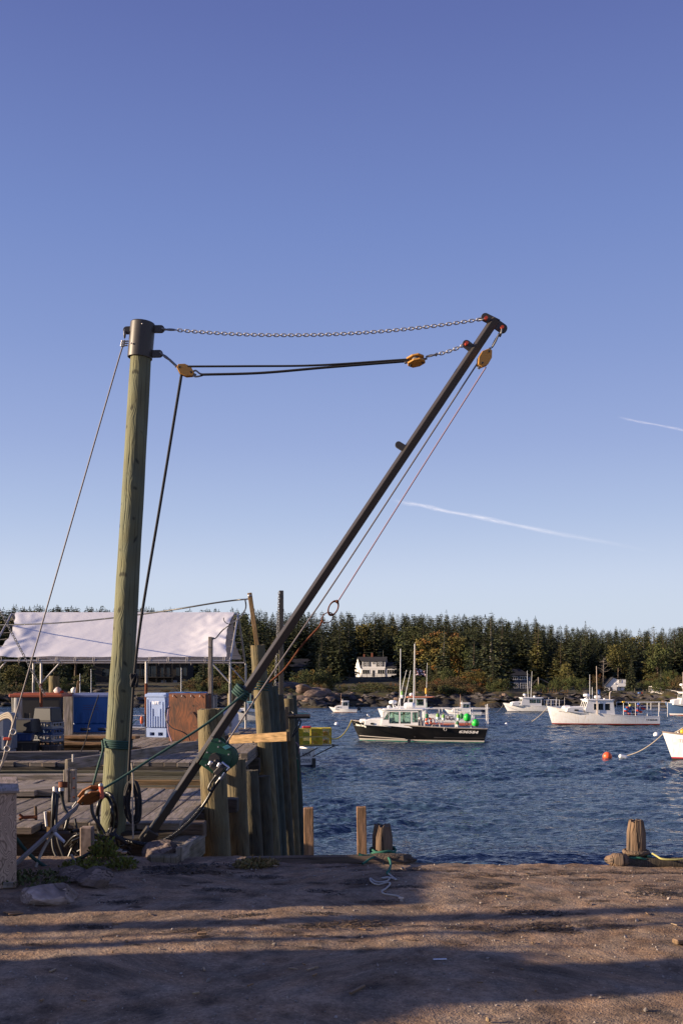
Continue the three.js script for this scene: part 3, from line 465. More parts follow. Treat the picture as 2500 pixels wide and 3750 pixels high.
{ // white house with dormer
  const t = thing('white_house', 'white two storey clapboard house with long dormer and brick chimneys', 'house', houseAt, -0.2), D = 7;
  const splay = (g) => { const p = g.attributes.position; for (let i = 0; i < p.count; i++) p.setX(i, p.getX(i) + p.getZ(i) * 0.457); g.computeVertexNormals(); return g; };
  const gable = slab(poly([[0, -1], [D, -1], [D, 2.67], [D / 2, 6.0], [0, 2.67]]), 0.15).rotateY(Math.PI / 2);
  part('wall', merge([uvm(box(-4.1, 3.14, -1, 2.66, -0.15, 0)), uvm(splay(gable.clone().translate(-4.25, 0, 0))), uvm(gable.clone().translate(3.0, 0, 0)), uvm(box(-7.2, 3.0, -1, 2.66, -D, -D + 0.15)), uvm(box(3.16, 6.54, -1, 2.7, -4.6, -0.2))]), clapWhite, t);
  part('dormer', merge([uvm(box(-3.95, 3.1, 2.68, 4.75, -0.35, -0.2)), uvm(slab(poly([[0.36, 2.68], [D / 2, 5.9], [0.36, 4.75]]), 0.1).rotateY(Math.PI / 2).translate(-3.95, 0, 0)), uvm(slab(poly([[0.36, 2.68], [D / 2, 5.9], [0.36, 4.75]]), 0.1).rotateY(Math.PI / 2).translate(3.0, 0, 0))]), clapWhite, t);
  const roof = part('roof', merge([quadSlab(V(-4.15, 4.78, 0.1), V(3.3, 4.78, 0.1), V(3.3, 6.12, -D / 2), V(-4.15 - 1.6, 6.12, -D / 2), 0.12), quadSlab(V(3.3, 2.5, -D - 0.2), V(-4.45 - 3.2, 2.5, -D - 0.2), V(-4.45 - 1.6, 6.14, -D / 2), V(3.3, 6.14, -D / 2), 0.12), quadSlab(V(-4.45, 2.6, 0.2), V(-4.16, 2.6, 0.2), V(-4.16 - 1.6, 6.1, -D / 2), V(-4.45 - 1.6, 6.1, -D / 2), 0.12), quadSlab(V(3.16, 2.74, 0.1), V(6.75, 2.74, 0.1), V(6.0, 4.4, -2.5), V(3.16, 4.4, -2.5), 0.12), quadSlab(V(6.75, 2.74, -4.8), V(3.16, 2.74, -4.8), V(3.16, 4.42, -2.5), V(6.0, 4.42, -2.5), 0.12)]), roofDark, t);
  part('chimney', uvm(box(-4.2, -3.7, 5.2, 6.95, -4.2, -3.6)), brickM, roof); part('chimney', uvm(box(-1.75, -1.15, 5.6, 7.3, -4.0, -3.3)), brickM, roof);
  part('vent_pipe', rod(V(1.9, 5.6, -4), V(1.9, 8.1, -4), 0.035), galvDark, roof);
  for (const [a, b] of [[258, 352], [455, 546], [575, 665]]) { const w = (b - a) * 0.0236 - 0.18, x = (a - 420) * 0.0236 + 0.09; win(t, x, 0.9, a === 575 ? -0.2 : 0.0, w, 1.25, 3); }
  for (const [a, b] of [[283, 310], [320, 347], [453, 480], [490, 517]]) win(t, (a - 420) * 0.0236 + 0.06, 3.22, -0.2, (b - a) * 0.0236 - 0.12, 1.18, 2, 2, trimWhite, 0.06);
  for (const a of [266, 351, 438, 521]) part('shutter', box((a - 420) * 0.0236, (a - 420 + 13) * 0.0236, 3.15, 4.45, -0.19, -0.14), shutterM, t);
  win(t, -0.8, 3.95, -0.2, 0.3, 0.42); win(t, -0.38, 3.95, -0.2, 0.3, 0.42);
  part('door', box(-0.72, -0.12, 0.1, 2.0, 0, 0.06), shutterM, t);
  { const M = new THREE.Matrix4().makeRotationY(-Math.PI / 2 + 0.4286).setPosition(-4.25, 0, 0); win(t, -4.2, 3.3, 0.0, 0.6, 1.1, 2, 2, trimWhite, 0.09, M); win(t, -6.2, 0.6, 0, 0.9, 1.5, 2, 1, trimWhite, 0.09, M); win(t, -2.6, 0.6, 0, 0.9, 1.5, 2, 1, trimWhite, 0.09, M); }
  const rail = [box(-5.2, 6.9, 0.95, 1.03, 1.6, 1.68), box(-5.2, 6.9, 0.4, 0.45, 1.6, 1.66)]; for (let x = -5.2; x < 7; x += 1.5) rail.push(box(x, x + 0.1, -0.4, 1.0, 1.6, 1.7));
  part('porch', uvm(box(-5.2, 6.9, -0.25, -0.08, 0.02, 1.75)), wood(0.2, 0.18, 0.18), t); part('porch_railing', merge(rail), mat(0.10, 0.10, 0.13, 0.7), t);
  const st = []; for (let i = 0; i < 6; i++) st.push(box(-0.2, 0.9, -0.3 - i * 0.2, -0.22 - i * 0.2, 1.8 + i * 0.3, 2.1 + i * 0.3)); part('stairs', merge(st), paleTimber, t);
}
{ // grey cottage
  const t = thing('grey_cottage', 'low grey shingled cottage with dark roof and white windows', 'house', cottageAt, 0.12);
  part('wall', uvm(box(-3.9, 3.9, -1, 2.4, -5, 0)), shingleGrey, t); part('roof', merge([quadSlab(V(-4.2, 2.3, 0.3), V(4.2, 2.3, 0.3), V(4.2, 4.7, -2.5), V(-4.2, 4.7, -2.5), 0.12), quadSlab(V(4.2, 2.3, -5.3), V(-4.2, 2.3, -5.3), V(-4.2, 4.72, -2.5), V(4.2, 4.72, -2.5), 0.12)]), roofDark, t);
  win(t, 0.2, 0.1, 0, 0.7, 1.7, 1, 2); win(t, -2.9, 0.2, 0, 0.6, 1.3, 1, 2); win(t, 2.4, 0.5, 0, 0.6, 1.0, 1, 2);
}
{ // dark blue house, wide windows
  const t = thing('blue_house', 'dark navy two storey house with white framed wide windows', 'house', blueAt, 0.05), k = 0.2041 * 226 / F, X = (x) => (x - 390) * k, Y = (y) => (555 - y) * k;
  part('wall', uvm(box(X(190), X(585), -1.5, Y(258), -4.5, 0)), clapBlue, t); part('corner_board', box(X(188), X(200), 0, Y(300), 0, 0.06), trimWhite, t); part('corner_board', box(X(574), X(586), 0, Y(300), 0, 0.06), trimWhite, t);
  part('roof', merge([quadSlab(V(X(165), Y(262), 0.35), V(X(600), Y(262), 0.35), V(X(440), Y(145), -2.2), V(X(205), Y(145), -2.2), 0.15), quadSlab(V(X(600), Y(262), -4.8), V(X(165), Y(262), -4.8), V(X(205), Y(145), -2.2), V(X(440), Y(145), -2.2), 0.15), quadSlab(V(X(165), Y(262), -4.8), V(X(165), Y(262), 0.35), V(X(205), Y(145), -2.2), V(X(205), Y(145), -2.2001), 0.1), quadSlab(V(X(600), Y(262), 0.35), V(X(600), Y(262), -4.8), V(X(440), Y(145), -2.2), V(X(440), Y(145), -2.2001), 0.1)]), mat(0.016, 0.018, 0.03, 0.9, { map: shingleMap }), t);
  part('fascia', box(X(240), X(525), Y(272), Y(258), 0.0, 0.12), trimWhite, t);
  win(t, X(250), Y(338), 0, X(358) - X(250), Y(284) - Y(338), 3); win(t, X(406), Y(338), 0, X(520) - X(406), Y(284) - Y(338), 3); win(t, X(250), Y(530), 0, X(362) - X(250), Y(405) - Y(530), 4, 3); win(t, X(410), Y(530), 0, X(525) - X(410), Y(405) - Y(530), 4, 3);
  const L = [box(-3.4, 2.8, 0.55, 0.62, 1.5, 1.58)]; for (let x = -3.4; x < 2.9; x += 0.9) L.push(box(x, x + 0.08, -0.6, 0.6, 1.5, 1.58)); part('deck', uvm(box(-3.5, 2.8, -0.25, -0.1, 0.02, 1.6)), paleTimber, t); part('deck_railing', merge(L), paleTimber, t);
  for (let i = 0; i < 3; i++) { const c = thing('garden_chair', 'pale garden chair on the lawn beside the dark blue house', 'chair', V(blueAt.x - 4.2 - i * 0.9, terr(blueAt.x - 4.2 - i * 0.9, blueAt.z + 1), blueAt.z + 1), 0.3 * i, 'garden chairs beside the blue house'); part('seat', box(-0.3, 0.3, 0.35, 0.42, -0.3, 0.3), whiteMatt, c); part('backrest', box(-0.3, 0.3, 0.42, 1.0, -0.34, -0.28), whiteMatt, c); for (const [a, b] of [[-1, -1], [1, -1], [-1, 1], [1, 1]]) part('leg', box(a * 0.27 - 0.03, a * 0.27 + 0.03, 0, 0.35, b * 0.26 - 0.03, b * 0.26 + 0.03), whiteMatt, c); }
}
{ // white waterside shed
  const t = thing('white_shed', 'small white gabled shed with overhanging upper storey by the dock', 'shed', shedAt, -0.12), k = 0.2041 * 212 / F, X = (x) => (x - 360) * k, Y = (y) => (480 - y) * k;
  part('gable_wall', uvm(slab(poly([[X(183), -1.2], [X(395), -1.2], [X(395), Y(238)], [X(318), Y(200)], [X(180), Y(350)]]), 3.2).translate(0, 0, -3.2)), clapWhite, t);
  part('upper_storey', uvm(box(X(397), X(540), Y(365), Y(238), -3.0, 0.1)), clapWhite, t); part('lower_wall', uvm(box(X(397), X(515), -1.2, Y(367), -3.0, -0.3)), clapWhite, t);
  part('roof', merge([quadSlab(V(X(165), Y(358), 0.25), V(X(165), Y(358), -3.4), V(X(318), Y(192), -3.4), V(X(318), Y(192), 0.25), -0.08), quadSlab(V(X(318), Y(192), 0.25), V(X(318), Y(192), -3.4), V(X(552), Y(228), -3.4), V(X(552), Y(228), 0.25), -0.08)]), roofDark, t);
  win(t, X(420), Y(292), 0.1, X(457) - X(420), Y(245) - Y(292), 2, 2, trimWhite, 0.05); part('door', box(X(262), X(292), Y(440), Y(375), 0, 0.05), shutterM, t); win(t, X(436), Y(418), -0.3, 0.22, 0.5, 1, 2, trimWhite, 0.05); part('door', box(X(383), X(394), Y(470), Y(372), 0, 0.05), shutterM, t); part('wall_light', ball(0.13).translate(X(352), Y(312), 0.1), whiteMatt, t);
}
{ // dark wooden building behind the canopy
  const t = thing('dark_lodge', 'long dark board building with a row of windows behind the canopy', 'building', lodgeAt, 0), k = 230 / F, X = (u) => (u - 520) * k, Y = (v) => (2500 - v) * k;
  part('wall', uvm(box(X(330), X(690), -1.5, Y(2425), -8, 0)), darkBoard, t); part('roof', quadSlab(V(X(320), Y(2428), 0.6), V(X(700), Y(2428), 0.6), V(X(690), Y(2395), -5), V(X(330), Y(2395), -5), 0.2), roofDark, t);
  for (const [a, b, c, d] of [[375, 400, 2450, 2478], [455, 480, 2445, 2490], [495, 530, 2450, 2475], [545, 575, 2440, 2478], [590, 600, 2445, 2480], [610, 622, 2445, 2480], [645, 665, 2445, 2475], [672, 684, 2445, 2475]]) win(t, X(a), Y(d), 0, X(b) - X(a), Y(c) - Y(d), b - a > 20 ? 2 : 1, 1, darkTimber, 0.07);
  for (let u = 432; u < 690; u += 29) part('post', box(X(u) - 0.09, X(u) + 0.09, -1, Y(2428), 1.2, 1.4), darkBoard, t);
  part('balcony', merge([box(X(500), X(640), Y(2482), Y(2479), 0.02, 1.5), box(X(500), X(640), Y(2470), Y(2469), 1.42, 1.5)]), darkBoard, t); for (const u of [430, 590, 630, 668]) part('foundation_panel', box(X(u), X(u) + 1.2, -1.2, Y(2491), 0.01, 0.08), mat(0.25, 0.24, 0.25, 0.9), t);
}
{ // railed pier on a stone crib, with a hoist
  const d = 190, k = d / F, o = P(1973, 2540, d), t = thing('railed_pier', 'pale timber pier with post railing on a stone crib', 'pier', o, 0), X = (u) => (u - 1973) * k, Y = (v) => (2540 - v) * k;
  part('deck', uvm(box(X(1970), X(2078), Y(2541), Y(2535), -4.5, 0)), tanTimber, t); const R = [box(X(1972), X(2078), Y(2521), Y(2519.5), -0.1, 0), box(X(1972), X(2078), Y(2529), Y(2528), -0.08, -0.02)]; R.forEach((g) => part('rail', uvm(g), tanTimber, t));
  for (let u = 1975; u <= 2080; u += 10.3) part('post', uvm(box(X(u) - 0.06, X(u) + 0.06, Y(2535), Y(2519), -0.12, 0.02)), tanTimber, t);
  for (const u of [1980, 2010, 2040, 2074]) part('pile', pile(0.13, 0.13, 3.5, u, 10).translate(X(u), Y(2541) - 3.5, -0.4), pileMats[2], t); for (const [a, b] of [[2066, 2088], [2060, 2050]]) part('brace', rod(V(X(a), Y(2541), 0.1), V(X(b), Y(2576), 0.6), 0.07), paleTimber, t);
  const r = rng(3), forms = [boulder(50, 0.55, 0.4, 0.5, 1), boulder(51, 0.5, 0.4, 0.5, 1)]; for (let i = 0; i < 70; i++) part('crib_stone', forms[i % 2], i % 3 ? rockB : rockA, t).position.set(X(rr(r, 2035, 2092)), Y(2578) + rr(r, 0, 1.5), rr(r, -3, -0.6));
  const c = thing('pier_hoist', 'pale timber hoist mast with stay wires beside the railed pier', 'hoist', P(1971, 2557, d - 1)); const b = P(1971, 2557, d - 1), L = (u, v, dd = d - 1) => P(u, v, dd).sub(b);
  part('mast', rod(L(1972, 2560), L(1970, 2480), 0.16, 0.13, 9), paleTimber, c); for (const [u, v] of [[2048, 2519], [2042, 2523], [1870, 2575], [1892, 2573]]) part('stay', rod(L(1971, 2482), L(u, v), 0.03, 0.03, 5), wireM, c); part('boom', rod(L(1978, 2566), L(2062, 2528), 0.11, 0.09, 7), galv, c);
  const f = thing('landing_float', 'grey timber float with rails moored below the railed pier', 'float', V(P(2020, 2590, 176).x, WY + 0.2, -177)); part('deck', uvm(box(-2.6, 2.8, -0.3, 0.15, -1.2, 1.2)), timberM[0], f); for (const x of [-2, -0.6, 0.8, 2.2]) part('post', rod(V(x, 0.15, 1), V(x, 1.5, 1), 0.04), galv, f); part('rail', rod(V(-2, 1.0, 1), V(2.2, 1.0, 1), 0.03), galv, f);
}
{ // working dock at the right with gangway
  const d = 186, k = d / F, o = P(2322, 2556, d), t = thing('timber_dock', 'weathered timber dock on piles beside the white shed', 'dock', o, 0), X = (u) => (u - 2322) * k, Y = (v) => (2556 - v) * k;
  part('deck', uvm(box(X(2210), X(2380), Y(2548), Y(2545), -3, 0)), timberM[1], t); for (const [u, v] of [[2264, 2532], [2276, 2538], [2322, 2521], [2353, 2526], [2366, 2524], [2377, 2522], [2240, 2540]]) part('pile', pile(0.12, 0.11, Y(v) + 2.2, u, 10).translate(X(u), -2.2, 0.15), pileMats[2], t);
  part('beam', uvm(box(X(2320), X(2356), Y(2558), Y(2555), 0, 0.15)), tanTimber, t); part('ladder', merge([rod(V(X(2326), -2, 0.35), V(X(2326), Y(2545), 0.35), 0.03), rod(V(X(2332), -2, 0.35), V(X(2332), Y(2545), 0.35), 0.03), ...[0, 1, 2, 3, 4, 5].map((i) => rod(V(X(2326), -1.4 + i * 0.35, 0.35), V(X(2332), -1.4 + i * 0.35, 0.35), 0.02))]), galvDark, t);
  for (const [u, c, r] of [[2340, [0.1, 0.2, 0.5], 0.3], [2347, [0.5, 0.08, 0.06], 0.28], [2302, [0.6, 0.55, 0.45], 0.3]]) { const g = single('dock_tote', box(-r, r, 0, 0.5, -0.25, 0.25, 0.05), paint(...c), c[2] > 0.45 && c[0] < 0.3 ? 'blue tote on the timber dock' : c[0] > 0.55 ? 'pale crate on the timber dock' : 'red tote on the timber dock', 'tote'); g.position.set(P(u, 2546, d + 1).x, P(u, 2545, d).y, -d - 1); }
  const A = P(2378, 2532, d), B = P(2500, 2556, d - 6), gw = thing('gangway', 'long grey metal gangway sloping down from the timber dock', 'gangway', A), b = B.clone().sub(A), up = V(0, 0.95, 0);
  for (const z of [-0.6, 0.6]) { const zz = V(0, 0, z); part('side_rail', merge([rod(zz.clone(), b.clone().add(zz), 0.06, 0.06, 6), rod(up.clone().add(zz), b.clone().add(up).add(zz), 0.045, 0.045, 6), ...Array.from({ length: 9 }, (_, i) => rod(b.clone().multiplyScalar(i / 8).add(zz), b.clone().multiplyScalar(i / 8).add(up).add(zz), 0.03, 0.03, 5))]), galv, gw); } part('walkway', bar(V(0, 0, 0), b, 1.1, 0.05, Math.PI / 2), galv, gw);
  const r2 = thing('bank_railing', 'dark post railing along the bank above the gangway', 'railing', P(2380, 2545, d + 12)), bb = P(2380, 2545, d + 12); for (let u = 2380; u < 2560; u += 15) part('post', box(-0.05, 0.05, 0, 1.1, -0.05, 0.05).translate((u - 2380) * (d + 12) / F, 0, 0), darkTimber, r2); for (const y of [0.55, 1.08]) part('rail', box(0, 9.5, y, y + 0.06, -0.03, 0.03), darkTimber, r2);
}
// contrails high up: thin sunlit ice cloud
{
  const cm = tex(512, 64, (x, y) => { const e = Math.pow(Math.max(0, 1 - Math.abs(y - 0.5) * 2.1), 1.1), n = 0.75 + tn(x, y, 18, 4, 401) * 0.35 + tn(x, y, 60, 9, 402) * 0.2, ends = smoothstep(x, 0, 0.22) * (1 - smoothstep(x, 0.5, 1)); return clamp(e * n, 0, 1) * ends; }, false);
  const m = new THREE.MeshStandardMaterial({ color: 0xffffff, roughness: 1, transparent: true, alphaMap: cm, opacity: 0.55, side: THREE.DoubleSide });
  const trail = (u0, v0, u1, v1, w, d, label, op) => { const A = P(u0, v0, d * 1.6), B = P(u1, v1, d * 0.75), f = B.clone().sub(A).normalize(), mid = A.clone().lerp(B, 0.5), across = (q) => q.clone().addScaledVector(f, -q.dot(f)).normalize(), nrm = across(mid.clone().negate().normalize()).add(across(sunDir)).normalize(), sd = new THREE.Vector3().crossVectors(nrm, f).normalize(), wd0 = w * 1.35 / F, pos = [], uv = [], idx = [], n = 80; for (let i = 0; i <= n; i++) for (let j = 0; j <= 4; j++) { const q = i / n, wd = wd0 * lerp(d * 1.6, d * 0.75, q), p = A.clone().lerp(B, q).addScaledVector(sd, (j / 4 - 0.5) * wd * (1 + 0.3 * n2(q * 6, 7)) + wd * 0.16 * n2(q * 3.2, u0)); pos.push(p.x, p.y, p.z); uv.push(q, j / 4); if (i < n && j < 4) { const k = i * 5 + j; idx.push(k, k + 1, k + 5, k + 1, k + 6, k + 5); } } const g = new THREE.BufferGeometry(); g.setAttribute('position', new THREE.Float32BufferAttribute(pos, 3)); g.setAttribute('uv', new THREE.Float32BufferAttribute(uv, 2)); g.setIndex(idx); g.computeVertexNormals(); const mm = m.clone(); mm.opacity = op; const o = new THREE.Mesh(g, mm); o.name = numbered('contrail_cloud'); tag(o, label, 'contrail'); scene.add(o); };
  trail(1420, 1828, 2480, 2040, 14, 8000, 'long fading white contrail low over the wood', 0.13); trail(2250, 1525, 2900, 1660, 8, 8000, 'short faint contrail higher in the sky', 0.10);
}
// ================================================================ BOATS
// local axes: bow at x = 0, stern at x = L, waterline y = 0, the side towards the quay is +z
function hullForm(o) {
  const { L, B, fb, fs } = o, rake = o.rake ?? 0.7, tr = o.tr ?? 0.12, Dp = 0.55;
  const sheer = (t) => fs + (fb - fs) * Math.pow(1 - t, o.sp ?? 1.9), bs = (t) => B / 2 * Math.pow(1 - Math.pow(1 - t, 2.4), 0.8) * (1 - 0.10 * smoothstep(t, 0.55, 1)), bw = (t) => B / 2 * 0.9 * (1 - Math.pow(1 - t, 1.55)) * (1 - 0.08 * smoothstep(t, 0.55, 1));
  const half = (t, y) => y >= 0 ? lerp(bw(t), bs(t), Math.pow(clamp(y / sheer(t), 0, 1), 0.8)) : bw(t) * (1 - 0.9 * Math.pow(-y / Dp, 1.6));
  const X = (t, y) => t * L + Math.pow(1 - t, 3) * rake * (1 - y / fb) - Math.pow(t, 8) * tr * (1 - y / fs);
  const at = (t, y, side = 1, off = 0) => V(X(t, y), y, side * (half(t, y) + 0.02 * (1 - t) + off));
  const zone = (y0, y1, nt = 36, ny = 8, off = 0) => {
    const pos = [], uv = [], idx = [];
    for (const s of [1, -1]) { const b = pos.length / 3; for (let i = 0; i <= nt; i++) { const t = Math.pow(i / nt, 1.3), a = y0(t), c = y1(t); for (let j = 0; j <= ny; j++) { const y = lerp(a, c, j / ny), p = at(t, y, s, off); pos.push(p.x, p.y, p.z); uv.push(p.x, y); if (i < nt && j < ny) { const k = b + i * (ny + 1) + j; s > 0 ? idx.push(k, k + ny + 1, k + 1, k + 1, k + ny + 1, k + ny + 2) : idx.push(k, k + 1, k + ny + 1, k + 1, k + ny + 2, k + ny + 1); } } } }
    const g = new THREE.BufferGeometry(); g.setAttribute('position', new THREE.Float32BufferAttribute(pos, 3)); g.setAttribute('uv', new THREE.Float32BufferAttribute(uv, 2)); g.setIndex(idx); g.computeVertexNormals(); return g;
  };
  const strip = (y, t0, t1, inset = 0, n = 24) => { // level sheet between both sides
    const pos = [], uv = [], idx = []; for (let i = 0; i <= n; i++) { const t = lerp(t0, t1, i / n), yy = y(t), w = Math.max(0.02, half(t, Math.min(yy, sheer(t))) - inset), x = X(t, yy); for (let j = 0; j <= 4; j++) { const q = j / 2 - 1; pos.push(x, yy + (o.camber ?? 0.05) * (1 - q * q) * (t < 0.5 ? 1 : 0.2), w * q); uv.push(x, w * q); if (i < n && j < 4) { const k = i * 5 + j; idx.push(k, k + 1, k + 5, k + 1, k + 6, k + 5); } } }
    const g = new THREE.BufferGeometry(); g.setAttribute('position', new THREE.Float32BufferAttribute(pos, 3)); g.setAttribute('uv', new THREE.Float32BufferAttribute(uv, 2)); g.setIndex(idx); g.computeVertexNormals(); return g;
  };
  const transom = (y0, y1) => { const pts = [], n = 8; for (let j = 0; j <= n; j++) { const y = lerp(y0, y1, j / n); pts.push([half(1, y), y]); } const pos = [], uv = []; for (let j = 0; j < n; j++) { const [a, b] = pts[j], [c, e] = pts[j + 1]; for (const [z, y] of [[-a, b], [a, b], [c, e], [-a, b], [c, e], [-c, e]]) { pos.push(X(1, y), y, -z); uv.push(z, y); } } const g = new THREE.BufferGeometry(); g.setAttribute('position', new THREE.Float32BufferAttribute(pos, 3)); g.setAttribute('uv', new THREE.Float32BufferAttribute(uv, 2)); g.computeVertexNormals(); return g; };
  const decal = (t0, t1, ya, yb, side = 1) => { // grid on the topsides from height ya (below the sheer) to yb
    const pos = [], uv = [], idx = [], n = 12, flip = side < 0; for (let i = 0; i <= n; i++) for (let j = 0; j <= 4; j++) { const t = lerp(t0, t1, i / n), y = sheer(t) - lerp(ya, yb, j / 4), p = at(t, y, side, 0.012); pos.push(p.x, p.y, p.z); uv.push(flip ? 1 - i / n : i / n, 1 - j / 4); if (i < n && j < 4) { const k = i * 5 + j; idx.push(k, k + 1, k + 5, k + 1, k + 6, k + 5); } }
    const g = new THREE.BufferGeometry(); g.setAttribute('position', new THREE.Float32BufferAttribute(pos, 3)); g.setAttribute('uv', new THREE.Float32BufferAttribute(uv, 2)); g.setIndex(idx); g.computeVertexNormals(); return g; };
  const edge = (y, t0, t1, side, r, n = 26) => tube(Array.from({ length: n + 1 }, (_, i) => { const t = lerp(t0, t1, i / n); return at(t, y(t), side, 0); }), r, n * 2, 6);
  return { L, sheer, half, X, at, zone, strip, transom, decal, edge };
}
function panel(pts, holes, t, m, parent, name = 'cabin_side') { const s = poly(pts); for (const [a, b, c, d] of holes) s.holes.push(poly([[a, c], [b, c], [b, d], [a, d]])); return part(name, uvm(slab(s, t)), m, parent); }
function paneIn(parent, a, b, c, d, z, fm = blackFrame, gm = glass, f = 0.035) { const p = part('window', box(a, b, c, d, z - 0.006, z + 0.006, 0.001), gm, parent); part('window_frame', merge([box(a - f, b + f, d, d + f, z - 0.03, z + 0.03), box(a - f, b + f, c - f, c, z - 0.03, z + 0.03), box(a - f, a, c, d, z - 0.03, z + 0.03), box(b, b + f, c, d, z - 0.03, z + 0.03)]), fm, parent); return p; }
function boat(name, label, u0, vw, d, turn, o) {
  const b = thing(name, label, 'boat', V((u0 - 1250) / F * d, WY, -d), turn, o.group), H = hullForm(o), { sheer } = H, boot = o.boot ?? 0.16, low = o.low ?? 0.05; b.userData.H = undefined; delete b.userData.H;
  const hull = part('hull', H.zone(() => boot, sheer), o.hull, b); part('bottom', merge([H.zone(() => -0.5, () => low, 30, 5), H.transom(-0.5, low)]), o.bottom ?? paint(0.25, 0.03, 0.02, 0.6), b); part('boot_stripe', merge([H.zone(() => low, () => boot, 30, 2), H.transom(low, boot)]), o.stripe ?? whitePaint, b);
  part('transom', H.transom(boot, sheer(1)), o.transom ?? o.hull, b);
  for (const s of [1, -1]) part('rub_rail', H.edge((t) => sheer(t) + 0.01, 0, 1, s, o.rail ?? 0.04), o.railM ?? whitePaint, hull);
  const tw = o.tw ?? 0.5; part('foredeck', H.strip((t) => sheer(t) - 0.03, 0.005, tw, 0.02), o.deckM ?? whiteMatt, b);
  if (!o.open) {
    part('cockpit_floor', H.strip(() => 0.32, tw, 0.995, 0.06, 12), mat(0.45, 0.45, 0.46, 0.8), b);
    const inner = hullForm({ ...o }); part('cockpit_lining', inner.zone((t) => lerp(0.34, sheer(t), t < tw ? 1 : 0), (t) => sheer(t) - 0.01, 36, 3, -0.09), whiteMatt, b);
    const cap = (s) => { const pos = [], idx = [], n = 18; for (let i = 0; i <= n; i++) { const t = lerp(tw, 1, i / n), p = H.at(t, sheer(t), s); pos.push(p.x, p.y + 0.03, p.z, p.x, p.y + 0.03, p.z - s * 0.2); if (i < n) idx.push(i * 2, i * 2 + 1, i * 2 + 2, i * 2 + 1, i * 2 + 3, i * 2 + 2); } const g = new THREE.BufferGeometry(); g.setAttribute('position', new THREE.Float32BufferAttribute(pos, 3)); g.setIndex(idx); g.computeVertexNormals(); return g; }; for (const s of [1, -1]) part('washboard', cap(s), o.deckM ?? whiteMatt, b);
  }
  const top = o.top ?? whitePaint;
  if (o.trunk) { const [x0, x1, y, w] = o.trunk, yb = sheer(x0 / o.L) - 0.08, ye = sheer(x1 / o.L) - 0.08, s = poly([[x0 + 0.08, yb - 0.1], [x1, ye - 0.1], [x1, y + 0.06], [x0 + 0.45, y], [x0 + 0.12, y - 0.12]]); const g = slab(s, w * 2, 0.06).translate(0, 0, -w + 0.06); const tc = part('trunk_cabin', uvm(g), top, b); for (const [a, c, e, f] of o.ports ?? []) { for (const s2 of [1, -1]) part('porthole', slabRound(a, c, e, f, 0.03).translate(0, 0, s2 > 0 ? w + 0.045 : -w - 0.075), darkGlass, tc); } if (o.hatchRail) part('grab_rail', tube([V(x0 + 0.9, y + 0.05, w * 0.8), V(x0 + 1, y + 0.14, w * 0.8), V(x1 - 0.3, y + 0.16, w * 0.8), V(x1 - 0.2, y + 0.07, w * 0.8)], 0.02), galv, tc); }
  if (o.house) {
    const h = o.house, { x0, x1, y1, w } = h, yb = h.yb ?? sheer(x0 / o.L) - 0.05, ye = h.ye ?? sheer(x1 / o.L) - 0.02, sl = h.slant ?? 0.3, f = (y) => x0 + sl * (y - yb) / (y1 - yb), pts = [[x0, yb], [x1, ye], [x1 - (h.aft ?? 0), y1], [x0 + sl, y1]];
    for (const s of [1, -1]) { const side = panel(pts, h.wins, 0.05, top, b, 'cabin_side'); side.position.z = s > 0 ? w - 0.05 : -w; for (const [a, c, e, q] of h.wins) paneIn(side, a, c, e, q, 0.025, h.frame, h.glass); }
    const fh = Math.hypot(sl, y1 - yb), ang = Math.atan2(sl, y1 - yb), y2 = h.fy ?? 0.42, n = h.fn ?? 3, fw = (2 * w - 0.2) / n, holes = []; for (let i = 0; i < n; i++) holes.push([-w + 0.1 + i * fw + 0.06, -w + 0.1 + (i + 1) * fw - 0.06, fh * y2, fh - 0.14]);
    const front = panel([[-w + 0.052, 0], [w - 0.052, 0], [w - 0.052, fh], [-w + 0.052, fh]], holes, 0.05, top, b, 'windshield'); for (const [a, c, e, q] of holes) paneIn(front, a, c, e, q, 0.025, h.frame, h.glass); front.rotation.set(0, -Math.PI / 2, 0); front.rotation.order = 'ZYX'; front.rotation.z = -ang; front.position.set(x0 + 0.05, yb, 0);
    const roof = part('cabin_roof', slabRound(x0 + sl - (h.ov ?? 0.18), x1 - (h.aft ?? 0) + (h.back ?? 0.3), -w - 0.08, w + 0.08, 0.12, 0.25).rotateX(Math.PI / 2).translate(0, y1 + 0.10, 0), h.roof ?? top, b); roof.name = 'cabin_roof';
    if (h.post) for (const s of [1, -1]) part('roof_post', rod(V(x1 + h.post, ye, s * (w - 0.05)), V(x1 + h.post, y1, s * (w - 0.05)), 0.035), whitePaint, b);
    if (h.bulk) part('bulkhead', box(x1 - 0.06, x1, 0.4, y1, -w + 0.06, -0.1), top, b); part('console', box(x0 + 0.45, x0 + 0.9, yb - 0.35, yb + 0.25, -w * 0.55, w * 0.55, 0.03), paint(0.35, 0.36, 0.38), b);
  }
  for (const [x, y0, y, r, lean, z, col] of o.antennas ?? []) part('antenna', rod(V(x, y0, z ?? 0.6), V(x + (lean ?? 0), y, z ?? 0.6), r ?? 0.03, (r ?? 0.03) * 0.6, 7), col ?? whitePlastic, b);
  if (o.radar) { const [x, y, r] = o.radar, g = part('radar', lathe([[0, 0], [r * 0.9, 0.02], [r, 0.1], [r * 0.97, 0.24], [r * 0.6, 0.32], [0, 0.33]], 18).translate(x, y, 0), whitePlastic, b); part('radar_bracket', merge([rod(V(x + 0.1, y - 0.35, 0), V(x, y, 0), 0.05), rod(V(x + 0.4, y - 0.3, 0), V(x + 0.1, y, 0), 0.03)]), whitePlastic, g); }
  for (const [x, y, l, r] of o.rafts ?? []) part('life_raft', new THREE.CapsuleGeometry(r, l, 4, 12).rotateZ(Math.PI / 2).translate(x, y, 0.2), whitePlastic, b);
